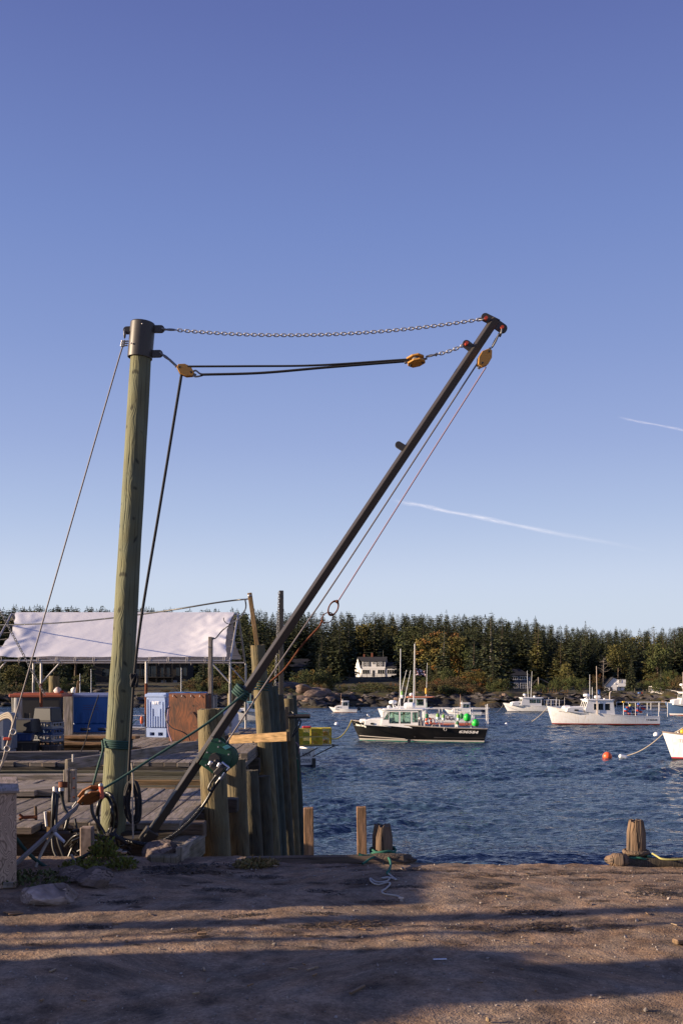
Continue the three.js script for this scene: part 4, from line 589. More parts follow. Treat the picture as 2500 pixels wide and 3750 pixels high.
  for (const [x, y, r] of o.domes ?? []) part('dome_light', lathe([[0, 0], [r * 0.6, 0], [r, r * 0.5], [r * 0.9, r * 1.2], [0, r * 1.5]], 12).translate(x, y, 0.5), whitePlastic, b);
  if (o.rack) { // stern railing / buoy rack
    const k = o.rack; for (const s of k.sides ?? [1, -1]) { for (const x of k.posts) part('rail_post', rod(V(x, sheer(Math.min(1, x / o.L)), s * k.w), V(x + (k.lean ?? 0), k.top + (x === k.posts[k.posts.length - 1] ? (k.last ?? 0) : 0), s * k.w), k.r ?? 0.035), k.m ?? whitePaint, b); for (const y of [k.top, ...(k.mids ?? [])]) part('rail', rod(V(k.posts[0], y, s * k.w), V(k.posts[k.posts.length - 1] + 0.1, y + (k.drop ?? 0), s * k.w), y === k.top ? 0.026 : 0.013), k.m ?? whitePaint, b); }
  }
  for (const [text, t0, t1, a, c, color, font, op] of o.text ?? []) { const len = (t1 - t0) * o.L; part('lettering', H.decal(t0, t1, a, c, 1), letters(text, len, c - a, color, font, op), hull); }
  return { g: b, H };
}
function slabRound(x0, x1, y0, y1, t, r = 0.06) { const s = new THREE.Shape(), q = Math.min(r, (x1 - x0) / 2.2, (y1 - y0) / 2.2); s.moveTo(x0 + q, y0); s.lineTo(x1 - q, y0); s.quadraticCurveTo(x1, y0, x1, y0 + q); s.lineTo(x1, y1 - q); s.quadraticCurveTo(x1, y1, x1 - q, y1); s.lineTo(x0 + q, y1); s.quadraticCurveTo(x0, y1, x0, y1 - q); s.lineTo(x0, y0 + q); s.quadraticCurveTo(x0, y0, x0 + q, y0); return uvm(new THREE.ExtrudeGeometry(s, { depth: t * 0.5, bevelEnabled: true, bevelThickness: t * 0.25, bevelSize: Math.min(0.04, t * 0.3), bevelSegments: 2, curveSegments: 5 })); }
const hang = (b, x, y, z) => b.g.localToWorld(V(x, y, z));
// a lobster-pot buoy: body in two colours with its stick, hung point up
function potBuoy(p, l, r, c1, c2, label, group) { const t = thing('pot_buoy', label, 'buoy', p, 0, group); part('body', lathe([[0.02, 0], [r * 0.75, -0.03], [r, -l * 0.25], [r, -l * 0.55]], 12), c1, t); part('nose', lathe([[r, -l * 0.55], [r * 0.95, -l * 0.8], [r * 0.5, -l], [0, -l]], 12), c2, t); part('stick', rod(V(0, -l * 1.05, 0), V(0, l * 0.35, 0), 0.018), tanTimber, t); return t; }
function ballBuoy(p, r, c, label, stretch = 1) { const t = thing('ball_buoy', label, 'buoy', p); part('body', ball(r, 18, 14).scale(1, stretch, 1), c, t); part('cap', lathe([[r * 0.62, -r * stretch * 0.80], [r * 0.48, -r * stretch * 0.93], [r * 0.2, -r * stretch * 1.02], [0, -r * stretch * 1.03]], 14), whitePlastic, t); part('collar', new THREE.TorusGeometry(r * 0.70, r * 0.13, 6, 16).rotateX(Math.PI / 2).translate(0, -r * stretch * 0.72, 0), blackFrame, t); return t; }
function coil(p, r, c, label, n = 4, group) { const q = rng(Math.round(p.x * 100)), pts = []; for (let i = 0; i <= n * 10; i++) { const a = i / 10 * 6.28; pts.push(V(Math.cos(a) * r * rr(q, 0.85, 1.1), Math.sin(a) * r * 1.25 * rr(q, 0.9, 1.08) - r, (i / (n * 10) - 0.5) * 0.12)); } const o = single('rope_coil', tube(pts, 0.022, n * 24, 5), c, label, 'rope', group); o.position.copy(p); return o; }
const toon = '900 $px sans-serif';

// --- black lobster boat
const s1 = 83 / F, k1 = (u) => (u - 1285) * s1 * 1.02;
const black = boat('lobster_boat', 'black hulled lobster boat with white wheelhouse and green buoys', 1285, 2716, 84, -0.19, {
  L: 11.45, B: 3.4, fb: 1.66, fs: 1.12, rake: 0.75, tr: 0.3, sp: 1.7, hull: mat(0.016, 0.013, 0.012, 0.33, { map: tex(512, 256, (x, y) => { const d = Math.max(0, tn(x, y, 9, 3, 501) - 0.25) * 0.5 + Math.max(0, tn(x, y, 40, 14, 502) - 0.5) * 0.8; return 0.42 + d; }, true, 0.09, 0.5) }), bottom: paint(0.02, 0.22, 0.16, 0.6), stripe: paint(0.55, 0.50, 0.45), transom: paint(0.35, 0.36, 0.40), boot: 0.17, low: 0.05, rail: 0.05, railM: paint(0.36, 0.31, 0.27), tw: 0.55, deckM: paint(0.5, 0.47, 0.42),
  trunk: [k1(1340), k1(1436), 1.78, 1.15], ports: [[k1(1365), k1(1377), 1.38, 1.52]], hatchRail: true,
  house: { x0: k1(1405), x1: k1(1536), y1: 2.58, w: 1.35, slant: 0.22, yb: 1.35, ye: 1.08, fy: 0.45, back: 0.55, ov: 0.12, post: 0.42, bulk: true, wins: [[k1(1413), k1(1429), 1.83, 2.42], [k1(1434), k1(1466), 1.52, 2.42], [k1(1474), k1(1508), 1.52, 2.42], [k1(1516), k1(1523), 1.62, 2.4], [k1(1526), k1(1533), 1.62, 2.4]] },
  antennas: [[k1(1470), 2.7, 7.65, 0.045, 0.05, 1.1], [k1(1508), 2.7, 8.1, 0.045, 0.08, -0.9], [k1(1456), 2.75, 5.9, 0.028, 0.75, 0.2], [k1(1476), 3.1, 5.85, 0.028, 0.58, -0.2]],
  radar: [k1(1438), 3.05, 0.33], domes: [[k1(1427), 2.72, 0.16]], rafts: [[k1(1499), 2.95, 0.45, 0.26]],
  rack: { posts: [k1(1559), k1(1612), k1(1666), k1(1721), k1(1775)], w: 1.35, top: 2.72, mids: [2.3, 1.85, 1.5], r: 0.03, last: 0.35, lean: -0.06 },
  text: [['Sea Dog', 0.022, 0.106, 0.16, 0.50, '#fbf8ea', 'italic 900 $px sans-serif', { stroke: 4, size: 0.72 }], ['636584', 0.795, 0.94, 0.14, 0.42, '#e2dcd4', 'italic 900 $px sans-serif', { size: 1.0 }]],
});
{
  const b = black.g; part('engine_box', box(k1(1520), k1(1555), 0.35, 1.75, 0.7, 1.15, 0.04), paint(0.30, 0.29, 0.33), b); part('pot_hauler', merge([rod(V(k1(1548), 1.1, 1.3), V(k1(1545), 1.9, 1.45), 0.05), lathe([[0, 0], [0.16, 0], [0.1, 0.06], [0.16, 0.12], [0, 0.12]], 12).rotateX(Math.PI / 2).translate(k1(1545), 1.9, 1.45)]), galv, b);
  part('mooring_fender', new THREE.CapsuleGeometry(0.2, 0.3, 4, 10).rotateZ(Math.PI / 2).translate(k1(1333), 1.62, 0.35), whitePlastic, b); part('chafe_strip', black.H.edge(() => 0.36, 0.62, 0.995, 1, 0.03), paint(0.05, 0.045, 0.045), b); part('exhaust_outlet', new THREE.CylinderGeometry(0.16, 0.16, 0.12, 12).rotateZ(Math.PI / 2).translate(11.05, 0.75, 0.4), blackFrame, b); part('exhaust_outlet', new THREE.CylinderGeometry(0.14, 0.14, 0.1, 12).rotateX(Math.PI / 2).translate(k1(1505), 0.1, 1.62), blackFrame, b);
  part('spray_rail', black.H.edge((t) => 0.40 - 0.5 * t, 0.015, 0.40, 1, 0.035), paint(0.55, 0.50, 0.45), b); part('outrigger_bracket', rod(V(k1(1462), 2.7, 0), V(k1(1468), 3.6, 0), 0.05), blackSteel, b);
  b.updateMatrixWorld(true);
  const lg = paint(0.20, 0.42, 0.10, 0.6), dg = paint(0.02, 0.16, 0.06, 0.6), neon = paint(0.02, 0.62, 0.06, 0.45), at = (u, v, z = 1.42) => hang(black, k1(u), (2716 - v) * s1, z), gp = 'green pot buoys on the black boat rack';
  for (const [u, v] of [[1605, 2613], [1625, 2616], [1677, 2616]]) potBuoy(at(u, v), 0.52, 0.135, lg, whitePlastic, 'pale green pot buoy with white nose hung on the black boat rail', gp);
  potBuoy(at(1567, 2614), 0.4, 0.14, dg, dg, 'dark green pot buoy hung over the orange life ring'); potBuoy(at(1674, 2640), 0.5, 0.12, dg, whitePlastic, 'dark green buoy hung low beneath pale green buoys'); potBuoy(at(1688, 2612), 0.45, 0.15, dg, dg, 'dark green buoy behind the neon ball'); potBuoy(hang(black, k1(1473), 4.15, 0.3), 0.6, 0.11, lg, whitePlastic, 'pale green buoy hung up the wheelhouse antenna');
  ballBuoy(at(1708, 2627, 1.55), 0.29, neon, 'neon green ball buoy hung on the top rail', 1.2); ballBuoy(at(1737, 2646, 1.55), 0.29, neon, 'neon green ball buoy hung lower at the stern', 1.15);
  const ring = thing('life_ring', 'orange life ring hung on the black boat rail', 'life ring', at(1573, 2640)); part('ring', new THREE.TorusGeometry(0.22, 0.08, 8, 20), paint(0.75, 0.10, 0.02), ring); for (let i = 0; i < 4; i++) part('band', new THREE.TorusGeometry(0.22, 0.083, 8, 4, 0.4).rotateZ(i * 1.57), whitePlastic, ring);
  coil(at(1586, 2632), 0.17, paint(0.35, 0.10, 0.05, 0.9), 'reddish brown rope coil beside the life ring'); coil(at(1600, 2636), 0.12, paint(0.05, 0.12, 0.35, 0.9), 'blue rope coil on the black boat rail'); coil(at(1640, 2622), 0.13, paint(0.12, 0.03, 0.04, 0.9), 'dark red rope coil between pale green buoys'); coil(at(1653, 2624), 0.13, paint(0.05, 0.05, 0.06, 0.9), 'black rope coil between pale green buoys'); coil(at(1706, 2644), 0.12, paint(0.06, 0.05, 0.05, 0.9), 'dark rope coil under the neon ball'); coil(at(1632, 2664, 1.66), 0.11, whiteRope, 'white rope loop over the black hull side'); coil(at(1590, 2655), 0.14, whiteRope, 'white rope hank over the black boat washboard');
}
// --- white boat lying behind the black one
const s2 = 111 / F, k2 = (u) => (u - 1383) * s2;
const second = boat('lobster_boat', 'white boat with orange roof edge and red waterline behind the black boat', 1383, 2655, 112, -0.14, {
  L: 10.8, B: 3.3, fb: 1.75, fs: 1.0, hull: hullWhite, bottom: paint(0.55, 0.09, 0.03), stripe: paint(0.62, 0.12, 0.04), boot: 0.28, low: 0.08, tw: 0.5, trunk: [1.6, 3.4, 1.95, 1.1],
  house: { x0: 3.2, x1: k2(1562), y1: 3.02, w: 1.3, slant: 0.3, wins: [[k2(1502), k2(1522), 2.3, 2.85], [k2(1528), k2(1553), 2.2, 2.85]], roof: paint(0.6, 0.22, 0.1), back: 0.9 },
  antennas: [[k2(1522), 3.1, 9.2, 0.035, 0.0, 0.6, paint(0.5, 0.42, 0.36)], [k2(1560), 3.1, 6.9, 0.03, 0.12, -0.5]], domes: [[k2(1508), 3.2, 0.24]], text: [['12345', 0.62, 0.80, 0.18, 0.5, '#3a3030', toon]],
});
{ const b = second.g; part('gaff_float', new THREE.CapsuleGeometry(0.13, 0.45, 4, 10).translate(k2(1560), 3.75, -0.5), paint(0.7, 0.42, 0.05), b); const p = second.g.localToWorld(V(k2(1523), 5.9, 0.6)), f = thing('flag', 'faded black and white flag flying from a boat antenna', 'flag', p), g = new THREE.PlaneGeometry(1.15, 0.75, 14, 8).translate(0.6, 0, 0), a = g.attributes.position; for (let i = 0; i < a.count; i++) a.setZ(i, 0.12 * Math.sin(a.getX(i) * 7 + a.getY(i) * 3)), a.setY(i, a.getY(i) * (1 - 0.15 * a.getX(i)) - 0.18 * a.getX(i) * a.getX(i)); g.computeVertexNormals(); part('cloth', g, mat(1, 1, 1, 0.9, { map: tex(128, 96, (x, y) => { const n = tn(x, y, 4, 3, 601) + tn(x, y, 9, 7, 602) * 0.5; return n > 0.25 ? [0.8, 0.78, 0.8] : n > 0.05 ? [0.62, 0.15, 0.12] : [0.10, 0.10, 0.13]; }) }), f); }
// --- white boat with black number
const s6 = 110 / F, k6 = (u) => (u - 2001) * s6;
const belle = boat('lobster_boat', 'white lobster boat with red waterline and black number near the stern', 2001, 2655, 110, -0.02, {
  L: 11.95, B: 3.6, fb: 2.08, fs: 1.02, rake: 0.6, tr: 0.02, sp: 2.0, hull: hullWhite, bottom: paint(0.02, 0.015, 0.012, 0.7), stripe: paint(0.36, 0.03, 0.02), boot: 0.24, low: 0.14, tw: 0.6, rail: 0.03,
  trunk: [k6(2064), k6(2150), 1.98, 1.25], ports: [[k6(2092), k6(2107), 1.62, 1.78], [k6(2126), k6(2142), 1.48, 1.72]],
  house: { x0: k6(2128), x1: k6(2238), y1: 2.74, w: 1.42, slant: 0.35, yb: 1.55, ye: 1.08, aft: 0.22, fn: 3, fy: 0.25, glass: darkGlass, frame: whitePaint, back: 0.1, wins: [[k6(2161), k6(2171), 1.75, 2.4], [k6(2177), k6(2195), 1.72, 2.42], [k6(2201), k6(2219), 1.7, 2.42]] },
  antennas: [[k6(2173), 1.2, 6.5, 0.05, -0.1, 1.5, paint(0.62, 0.52, 0.44)], [k6(2160), 2.9, 5.6, 0.03, 0, -0.4], [k6(2166), 2.9, 4.2, 0.035, 0, 0]], radar: [k6(2145), 3.15, 0.36], rafts: [[k6(2183), 3.12, 0.4, 0.18]], domes: [[k6(2138), 2.85, 0.13], [k6(2206), 2.86, 0.1]],
  rack: { posts: [k6(2267), k6(2310), k6(2352), k6(2393), k6(2425)], w: 1.45, top: 2.52, mids: [2.1, 1.7, 1.35], r: 0.028, drop: 0.05 },
  text: [['GRACIE BELLE', 0.09, 0.175, 0.22, 0.42, '#b9ac96', '700 $px serif'], ['1133440', 0.87, 0.975, 0.22, 0.52, '#1a1d28', toon]],
});
{
  const b = belle.g; part('exhaust_stack', tube([V(k6(2226), 2.8, 0.5), V(k6(2226), 3.4, 0.5), V(k6(2227), 3.62, 0.5), V(k6(2232), 3.72, 0.5)], 0.08, 12, 10), paint(0.45, 0.38, 0.32), b); part('bow_lamp_box', box(k6(2262), k6(2272), 2.52, 2.68, 1.3, 1.6, 0.03), paint(0.75, 0.48, 0.03), b);
  part('bow_hatch', new THREE.CapsuleGeometry(0.3, 0.5, 4, 12).rotateZ(Math.PI / 2).scale(1, 1.1, 2).translate(k6(2073), 1.85, 0), whitePaint, b); b.updateMatrixWorld(true); const q = rng(88), cols = [['blue', paint(0.02, 0.12, 0.5)], ['blue', paint(0.02, 0.2, 0.5)], ['red', paint(0.6, 0.06, 0.03)], ['yellow', paint(0.6, 0.45, 0.08)], ['navy', paint(0.02, 0.03, 0.16)]];
  [[2292, 2574, 3], [2325, 2571, 0], [2337, 2580, 4], [2345, 2583, 4], [2333, 2592, 1], [2283, 2586, 2], [2299, 2590, 0], [2318, 2588, 4], [2276, 2590, 1], [2290, 2598, 1], [2308, 2578, 3], [2315, 2600, 1]].forEach(([u, v, c], i) => potBuoy(hang(belle, k6(u), (2655 - v) * s6, rr(q, 0.6, 1.5)), rr(q, 0.45, 0.6), rr(q, 0.15, 0.22), cols[c][1], c === 0 || c === 4 ? paint(0.5, 0.05, 0.03) : cols[(c + 1) % 5][1], cols[c][0] + ' pot buoy on the rack of the white numbered boat', cols[c][0] + ' buoys on the white boat rack'));
  for (const [u, c] of [[2290, tealRope], [2310, paint(0.06, 0.05, 0.05, 0.9)], [2300, tanRope]]) coil(hang(belle, k6(u), 1.65, 1.0), 0.22, c, c === tealRope ? 'teal rope pile in the white numbered boat' : c === tanRope ? 'tan rope pile in the white numbered boat' : 'black rope pile in the white numbered boat', 6);
  const f = thing('flag', 'small blue flag on the white numbered boat mast', 'flag', hang(belle, k6(2173), 3.7, 1.5)); const g = new THREE.PlaneGeometry(0.32, 0.5, 6, 6).translate(0.17, 0, 0), a = g.attributes.position; for (let i = 0; i < a.count; i++) a.setZ(i, 0.08 * Math.sin(a.getX(i) * 12 + a.getY(i) * 4)); g.computeVertexNormals(); part('cloth', g, paint(0.05, 0.12, 0.35, 0.9), f);
}
// --- white boat under the pier
const s5 = 153 / F, k5 = (u) => (u - 1841) * s5;
boat('lobster_boat', 'white boat with grey sheer line moored before the railed pier', 1841, 2606, 153, -0.02, { L: 9.6, B: 3.2, fb: 1.32, fs: 0.8, hull: hullWhite, bottom: paint(0.03, 0.03, 0.05), stripe: paint(0.04, 0.05, 0.09), boot: 0.1, low: 0.03, tw: 0.6, trunk: [k5(1868), k5(1910), 1.48, 1.1], ports: [[k5(1895), k5(1900), 1.22, 1.34], [k5(1910), k5(1915), 1.2, 1.34]], house: { x0: k5(1902), x1: k5(1976), y1: 2.06, w: 1.25, slant: 0.22, fn: 4, fy: 0.35, wins: [[k5(1933), k5(1939), 1.38, 1.9], [k5(1941), k5(1955), 1.38, 1.9], [k5(1958), k5(1972), 1.38, 1.9]] }, antennas: [[k5(1930), 2.1, 6.3, 0.035, -0.15, 0.5], [k5(1944), 2.1, 6.2, 0.035, 0.18, -0.5]], radar: [k5(1919), 2.45, 0.25], domes: [[k5(1953), 2.2, 0.2]], rack: { posts: [k5(1995), k5(2010), k5(2028), k5(2040)], w: 1.2, top: 1.85, mids: [1.3], r: 0.03 }, text: [['\u2014 \u2014\u2014\u2014', 0.09, 0.24, 0.1, 0.24, '#9a9288', 'italic $px serif']] });
// --- two small outboard cabin boats
function skiff(u, vw, d, px, label, bot, turn) {
  const s = d / F, L = px * s, q = boat('outboard_boat', label, u, vw, d, turn - 0.1, { L, B: 1.8, fb: 0.82, fs: 0.45, hull: hullWhite, bottom: bot, stripe: bot, boot: 0.08, low: 0.0, tw: 0.72, rail: 0.02, group: 'small outboard boats', trunk: [L * 0.2, L * 0.45, 1.0, 0.62], ports: [[L * 0.29, L * 0.37, 0.74, 0.82]], house: { x0: L * 0.42, x1: L * 0.68, y1: 1.62, w: 0.62, slant: 0.15, yb: 0.5, ye: 0.45, back: 0.05, ov: 0.05, fn: 2, wins: [[L * 0.5, L * 0.56, 1.05, 1.5], [L * 0.58, L * 0.66, 1.05, 1.5]] }, antennas: [[L * 0.42, 1.0, 2.9, 0.03, 0.02, 0.2, paint(0.6, 0.35, 0.25)], [L * 0.46, 1.6, 2.05, 0.04, 0.05, 0]] });
  const m = part('outboard_motor', merge([slabRound(-0.22, 0.3, 0, 0.36, 0.34, 0.12).rotateZ(-0.35).translate(L + 0.12, 0.45, -0.17), rod(V(L + 0.1, 0.5, 0), V(L + 0.55, 0.05, 0), 0.07), box(L - 0.05, L + 0.12, 0.2, 0.55, -0.1, 0.1)]), mat(0.015, 0.02, 0.035, 0.35), q.g); return q;
}
skiff(1205, 2609, 150, 104, 'small white cabin boat with outboard lying off the granite ledges', paint(0.35, 0.12, 0.05), 0.03).g.userData.group = undefined;
skiff(1627, 2619, 139, 134, 'small white cabin boat with green bottom behind the green buoys', paint(0.03, 0.25, 0.12), 0.02).g.userData.group = undefined;
// --- blue hulled boat and the white bow at the right edge
const s7 = 138 / F; boat('lobster_boat', 'blue hulled boat with white deck and red bottom', 2432, 2619, 138, -0.10, { L: 10.5, B: 3.3, fb: 1.85, fs: 1.1, hull: paint(0.07, 0.13, 0.26, 0.4), bottom: paint(0.4, 0.05, 0.03), stripe: whitePaint, boot: 0.28, low: 0.1, rail: 0.05, tw: 0.6, trunk: [0.9, 2.2, 2.2, 1.1], house: { x0: 1.8, x1: 5, y1: 3.15, w: 1.3, slant: 0.35, yb: 1.6, fn: 3, fy: 0.55, wins: [[2.5, 3.2, 2.45, 2.95], [3.4, 4.4, 2.45, 2.95]] }, antennas: [[2.35, 3.2, 6.0, 0.05, -0.1, 0.6, paint(0.5, 0.42, 0.36)], [2.6, 3.1, 4.2, 0.12, 0, 0]], radar: [2.3, 4.1, 0.3] });
const near8 = boat('lobster_boat', 'white boat with brown rub rail tied to a white pickup float', 2423, 2781, 64, -0.2, { L: 10, B: 3.3, fb: 1.78, fs: 1.1, rake: 0.62, hull: hullWhite, bottom: paint(0.025, 0.02, 0.018, 0.6), stripe: paint(0.5, 0.02, 0.05), boot: 0.19, low: 0.11, rail: 0.055, railM: paint(0.28, 0.22, 0.19), tw: 0.6, sp: 1.5, trunk: [2.2, 4, 1.95, 1.1], text: [['Thomas', 0.075, 0.20, 0.25, 0.62, '#d8a8a4', 'italic $px serif']] });
{ const b = near8.g; part('bow_bollard', rod(V(0.95, 1.5, 0.2), V(0.95, 1.85, 0.2), 0.06), whitePaint, b); part('bow_float', new THREE.CapsuleGeometry(0.18, 0.3, 4, 12).rotateZ(1.2).translate(1.35, 1.78, 0.4), paint(0.75, 0.45, 0.02), b); }
// --- boat moored beyond the wharf, between the piles
const s10 = 121 / F; boat('lobster_boat', 'white boat with teal trim seen between the wharf piles', 838, 2639, 121, 0.10, { L: 9.5, B: 3.2, fb: 1.45, fs: 0.9, hull: paint(0.62, 0.60, 0.60), bottom: paint(0.02, 0.03, 0.06), stripe: paint(0.5, 0.5, 0.52), boot: 0.12, low: 0.04, tw: 0.6, rail: 0.045, railM: paint(0.05, 0.25, 0.27), trunk: [0.9, 2.2, 1.45, 1.05], ports: [[1.5, 1.95, 1.02, 1.22]], house: { x0: 1.85, x1: 5, y1: 2.2, w: 1.3, slant: 0.4, fn: 3, fy: 0.45, yb: 1.2, roof: paint(0.2, 0.45, 0.45), wins: [[2.45, 2.75, 1.55, 2.05], [2.85, 3.6, 1.5, 2.05], [3.75, 4.5, 1.5, 2.05]] }, antennas: [[2.6, 2.3, 5.2, 0.03, 0.12, 0.4, paint(0.3, 0.5, 0.5)], [3.3, 2.3, 4.0, 0.03, 0, 0.4, paint(0.6, 0.3, 0.25)]], radar: [1.95, 2.5, 0.3] });
const s11 = 84 / F, k11 = (u) => (u - 250) * s11; const docked = boat('lobster_boat', 'pale hulled boat with buoy rack seen behind the wharf tubs', 250, 2660, 84, 0.0, { L: 9.0, B: 3.2, fb: 1.7, fs: 1.05, hull: paint(0.6, 0.59, 0.56), bottom: paint(0.2, 0.03, 0.02), tw: 0.5, trunk: [1.2, 2.2, 1.7, 1], house: { x0: 1.9, x1: 4.4, y1: 2.5, w: 1.2, slant: 0.3, wins: [[2.6, 3.3, 1.8, 2.35], [3.5, 4.2, 1.8, 2.35]] }, antennas: [[k11(298), 2.6, 5.6, 0.035, 0, 0.4], [k11(331), 2.6, 6.0, 0.03, 0, -0.3], [k11(664), 1.0, 6.1, 0.035, 0.05, 0.3]], rack: { posts: [k11(485), k11(530), k11(575)], w: 1.3, top: 2.1, mids: [1.75, 1.4], r: 0.03 } });
{ const b = docked.g; part('radar_mast', merge([rod(V(k11(314), 2.55, 0), V(k11(328), 4.0, 0), 0.09, 0.06), rod(V(k11(305), 3.5, 0), V(k11(322), 3.45, 0), 0.06), rod(V(k11(318), 3.1, 0), V(k11(334), 3.2, 0), 0.04), ball(0.11).translate(k11(304), 3.52, 0), ball(0.09).translate(k11(334), 3.15, 0)]), galv, b); b.updateMatrixWorld(true); const at = (u, y) => hang(docked, k11(u), y, 1.4); potBuoy(at(475, 1.75), 0.42, 0.11, paint(0.7, 0.5, 0.04), paint(0.7, 0.5, 0.04), 'yellow pot buoy on the boat behind the wharf', 'yellow buoys behind the wharf'); potBuoy(at(482, 1.75), 0.42, 0.11, paint(0.7, 0.5, 0.04), paint(0.7, 0.5, 0.04), 'yellow pot buoy on the boat behind the wharf', 'yellow buoys behind the wharf'); potBuoy(at(532, 2.05), 0.62, 0.13, paint(0.75, 0.12, 0.03), paint(0.75, 0.12, 0.03), 'orange pot buoy on the boat behind the wharf'); part('net_hoop', new THREE.TorusGeometry(0.7, 0.03, 6, 24, Math.PI).translate(k11(524), 1.1, 1.0), tealRope, b); }
// --- stern with stacked traps beside the wharf
const wire = (c) => mat(...c, 0.5);
function trapGeo(L, Hh, Dp, n) { // wire mesh box with its frame and bars
  const L2 = [], r = 0.012, r2 = 0.0085, e = [[0, 0, 0], [1, 0, 0], [1, 1, 0], [0, 1, 0]]; const pt = (x, y, z) => V((x - 0.5) * L, y * Hh, (z - 0.5) * Dp), q = (A, B, R) => L2.push(rod(A, B, R, R, 4));
  for (const z of [0, 1]) for (let i = 0; i < 4; i++) { const a = e[i], b = e[(i + 1) % 4]; q(pt(a[0], a[1], z), pt(b[0], b[1], z), r * 1.4); } for (const a of e) q(pt(a[0], a[1], 0), pt(a[0], a[1], 1), r * 1.4);
  const nx = n, ny = Math.round(n * Hh / L), nz = Math.round(n * Dp / L); for (let i = 1; i < nx; i++) { for (const z of [0, 1]) q(pt(i / nx, 0, z), pt(i / nx, 1, z), r2); q(pt(i / nx, 1, 0), pt(i / nx, 1, 1), r2); } for (let j = 1; j < ny; j++) { for (const z of [0, 1]) q(pt(0, j / ny, z), pt(1, j / ny, z), r2); for (const x of [0, 1]) q(pt(x, j / ny, 0), pt(x, j / ny, 1), r2); } for (let k = 1; k < nz; k++) { for (const x of [0, 1]) q(pt(x, 0, k / nz), pt(x, 1, k / nz), r2); q(pt(0, 1, k / nz), pt(1, 1, k / nz), r2); }
  return merge(L2);
}
{
  const d = 59, s = d / F, o = thing('stern_boat', 'white boat stern with dark lettering and yellow traps beside the wharf', 'boat', V((1150 - 1250) * s, WY, -d), 0.35);
  const H = hullForm({ L: 9, B: 3.6, fb: 1.6, fs: 0.95, tr: 0.1 }); const grp = new THREE.Group(); const spin = new THREE.Matrix4().makeRotationY(-Math.PI / 2).multiply(new THREE.Matrix4().makeTranslation(-9, 0, 0)); const A = (g) => g.applyMatrix4(spin).translate(-1.55, 0, 0);   // stern faces +z
  part('hull', A(H.zone(() => 0.12, H.sheer)), whitePaint, o); part('bottom', A(merge([H.zone(() => -0.5, () => 0.12), H.transom(-0.5, 0.12)])), paint(0.04, 0.05, 0.09), o); const tr = part('transom', A(H.transom(0.12, 0.95)), whitePaint, o); part('deck', A(H.strip((t) => H.sheer(t) - 0.1, 0.01, 0.995)), whiteMatt, o); part('stern_cap', box(-3.1, -0.02, 0.93, 1.08, -0.25, 0.06, 0.03), whitePaint, o);
  part('lettering', new THREE.PlaneGeometry(1.5, 0.75).translate(-0.95, 0.55, 0.03), letters('KALEY ANN\nSTONINGTON', 1.5, 0.75, '#2c3448', '700 $px serif', { size: 0.42 }), tr);
  part('rudder_post', box(-0.12, 0.06, -0.3, 0.5, -0.05, 0.12), blackFrame, o); for (const [x, y, z, x2, y2, z2] of [[-0.1, 0.6, 0.05, 1.1, 1.25, 0.5], [-1.5, 0.3, 0.05, 0.05, 1.15, 0.5]]) part('rack_strut', rod(V(x, y, z), V(x2, y2, z2), 0.035), blackSteel, o); part('rack', merge([box(-3, 1.35, 1.24, 1.29, 0.4, 0.5), box(-3, 1.35, 1.24, 1.29, -0.7, -0.6), box(1.27, 1.35, 1.24, 1.29, -0.7, 0.5)]), blackSteel, o);
  o.updateMatrixWorld(true); const yel = wire([0.62, 0.48, 0.03]), tg = trapGeo(1.2, 0.46, 0.95, 22), cols = { 'green': paint(0.06, 0.30, 0.04), 'orange': paint(0.55, 0.13, 0.03) };
  const top = []; for (const [x, y, z, row] of [[-2.7, 1.30, -0.1, 'lower'], [-1.46, 1.30, -0.1, 'lower'], [-0.22, 1.30, -0.1, 'lower'], [0.62, 1.30, -0.62, 'lower'], [-2.7, 1.79, -0.1, 'upper'], [-1.46, 1.79, -0.1, 'upper'], [-0.22, 1.79, -0.1, 'upper'], [0.62, 1.79, -0.62, 'upper']]) {
    const t = thing('lobster_trap', 'yellow wire lobster trap in the ' + row + ' row on the white stern', 'lobster trap', o.localToWorld(V(x, y, z)), 0.35 + (x > 0.5 ? -0.25 : 0), 'yellow traps on the white stern'); part('cage', tg, yel, t); part('net', uvm(cbox(0.4, 0.2, 0.4, 0.09)).translate(-0.28, 0.14, 0), cols.green, t); part('bait_bag', uvm(cbox(0.3, 0.2, 0.4, 0.09)).translate(0.30, 0.13, 0), cols.orange, t); part('runner', merge([box(-0.6, 0.6, -0.02, 0.02, 0.44, 0.49), box(-0.6, 0.6, -0.02, 0.02, -0.49, -0.44)]), paint(0.6, 0.45, 0.2), t);
  }
  const bu = (x, z, label, m, l) => { const q = single('float_buoy', new THREE.CapsuleGeometry(0.15, l, 4, 12).rotateZ(Math.PI / 2), m, label, 'buoy'); q.position.copy(o.localToWorld(V(x, 2.41, z))); }; bu(-2.15, 0.1, 'white float lying on top of the yellow traps', whitePlastic, 0.3); const q2 = single('gull_white_float', ball(0.2), whitePlastic, 'round white float on the yellow traps', 'buoy'); q2.name = 'ball_float'; q2.position.copy(o.localToWorld(V(-2.3, 2.47, -0.35))); const bx = single('bait_box', box(-0.28, 0.28, 0, 0.34, -0.2, 0.2, 0.02), paint(0.6, 0.52, 0.42), 'cream bait box on top of the yellow traps', 'box'); bx.position.copy(o.localToWorld(V(-1.35, 2.26, -0.1))); const rb = single('red_float', new THREE.CapsuleGeometry(0.07, 0.4, 4, 10).rotateZ(1.57), paint(0.6, 0.04, 0.05), 'small red float on the yellow traps', 'buoy'); rb.position.copy(o.localToWorld(V(-0.4, 2.34, -0.2)));
}
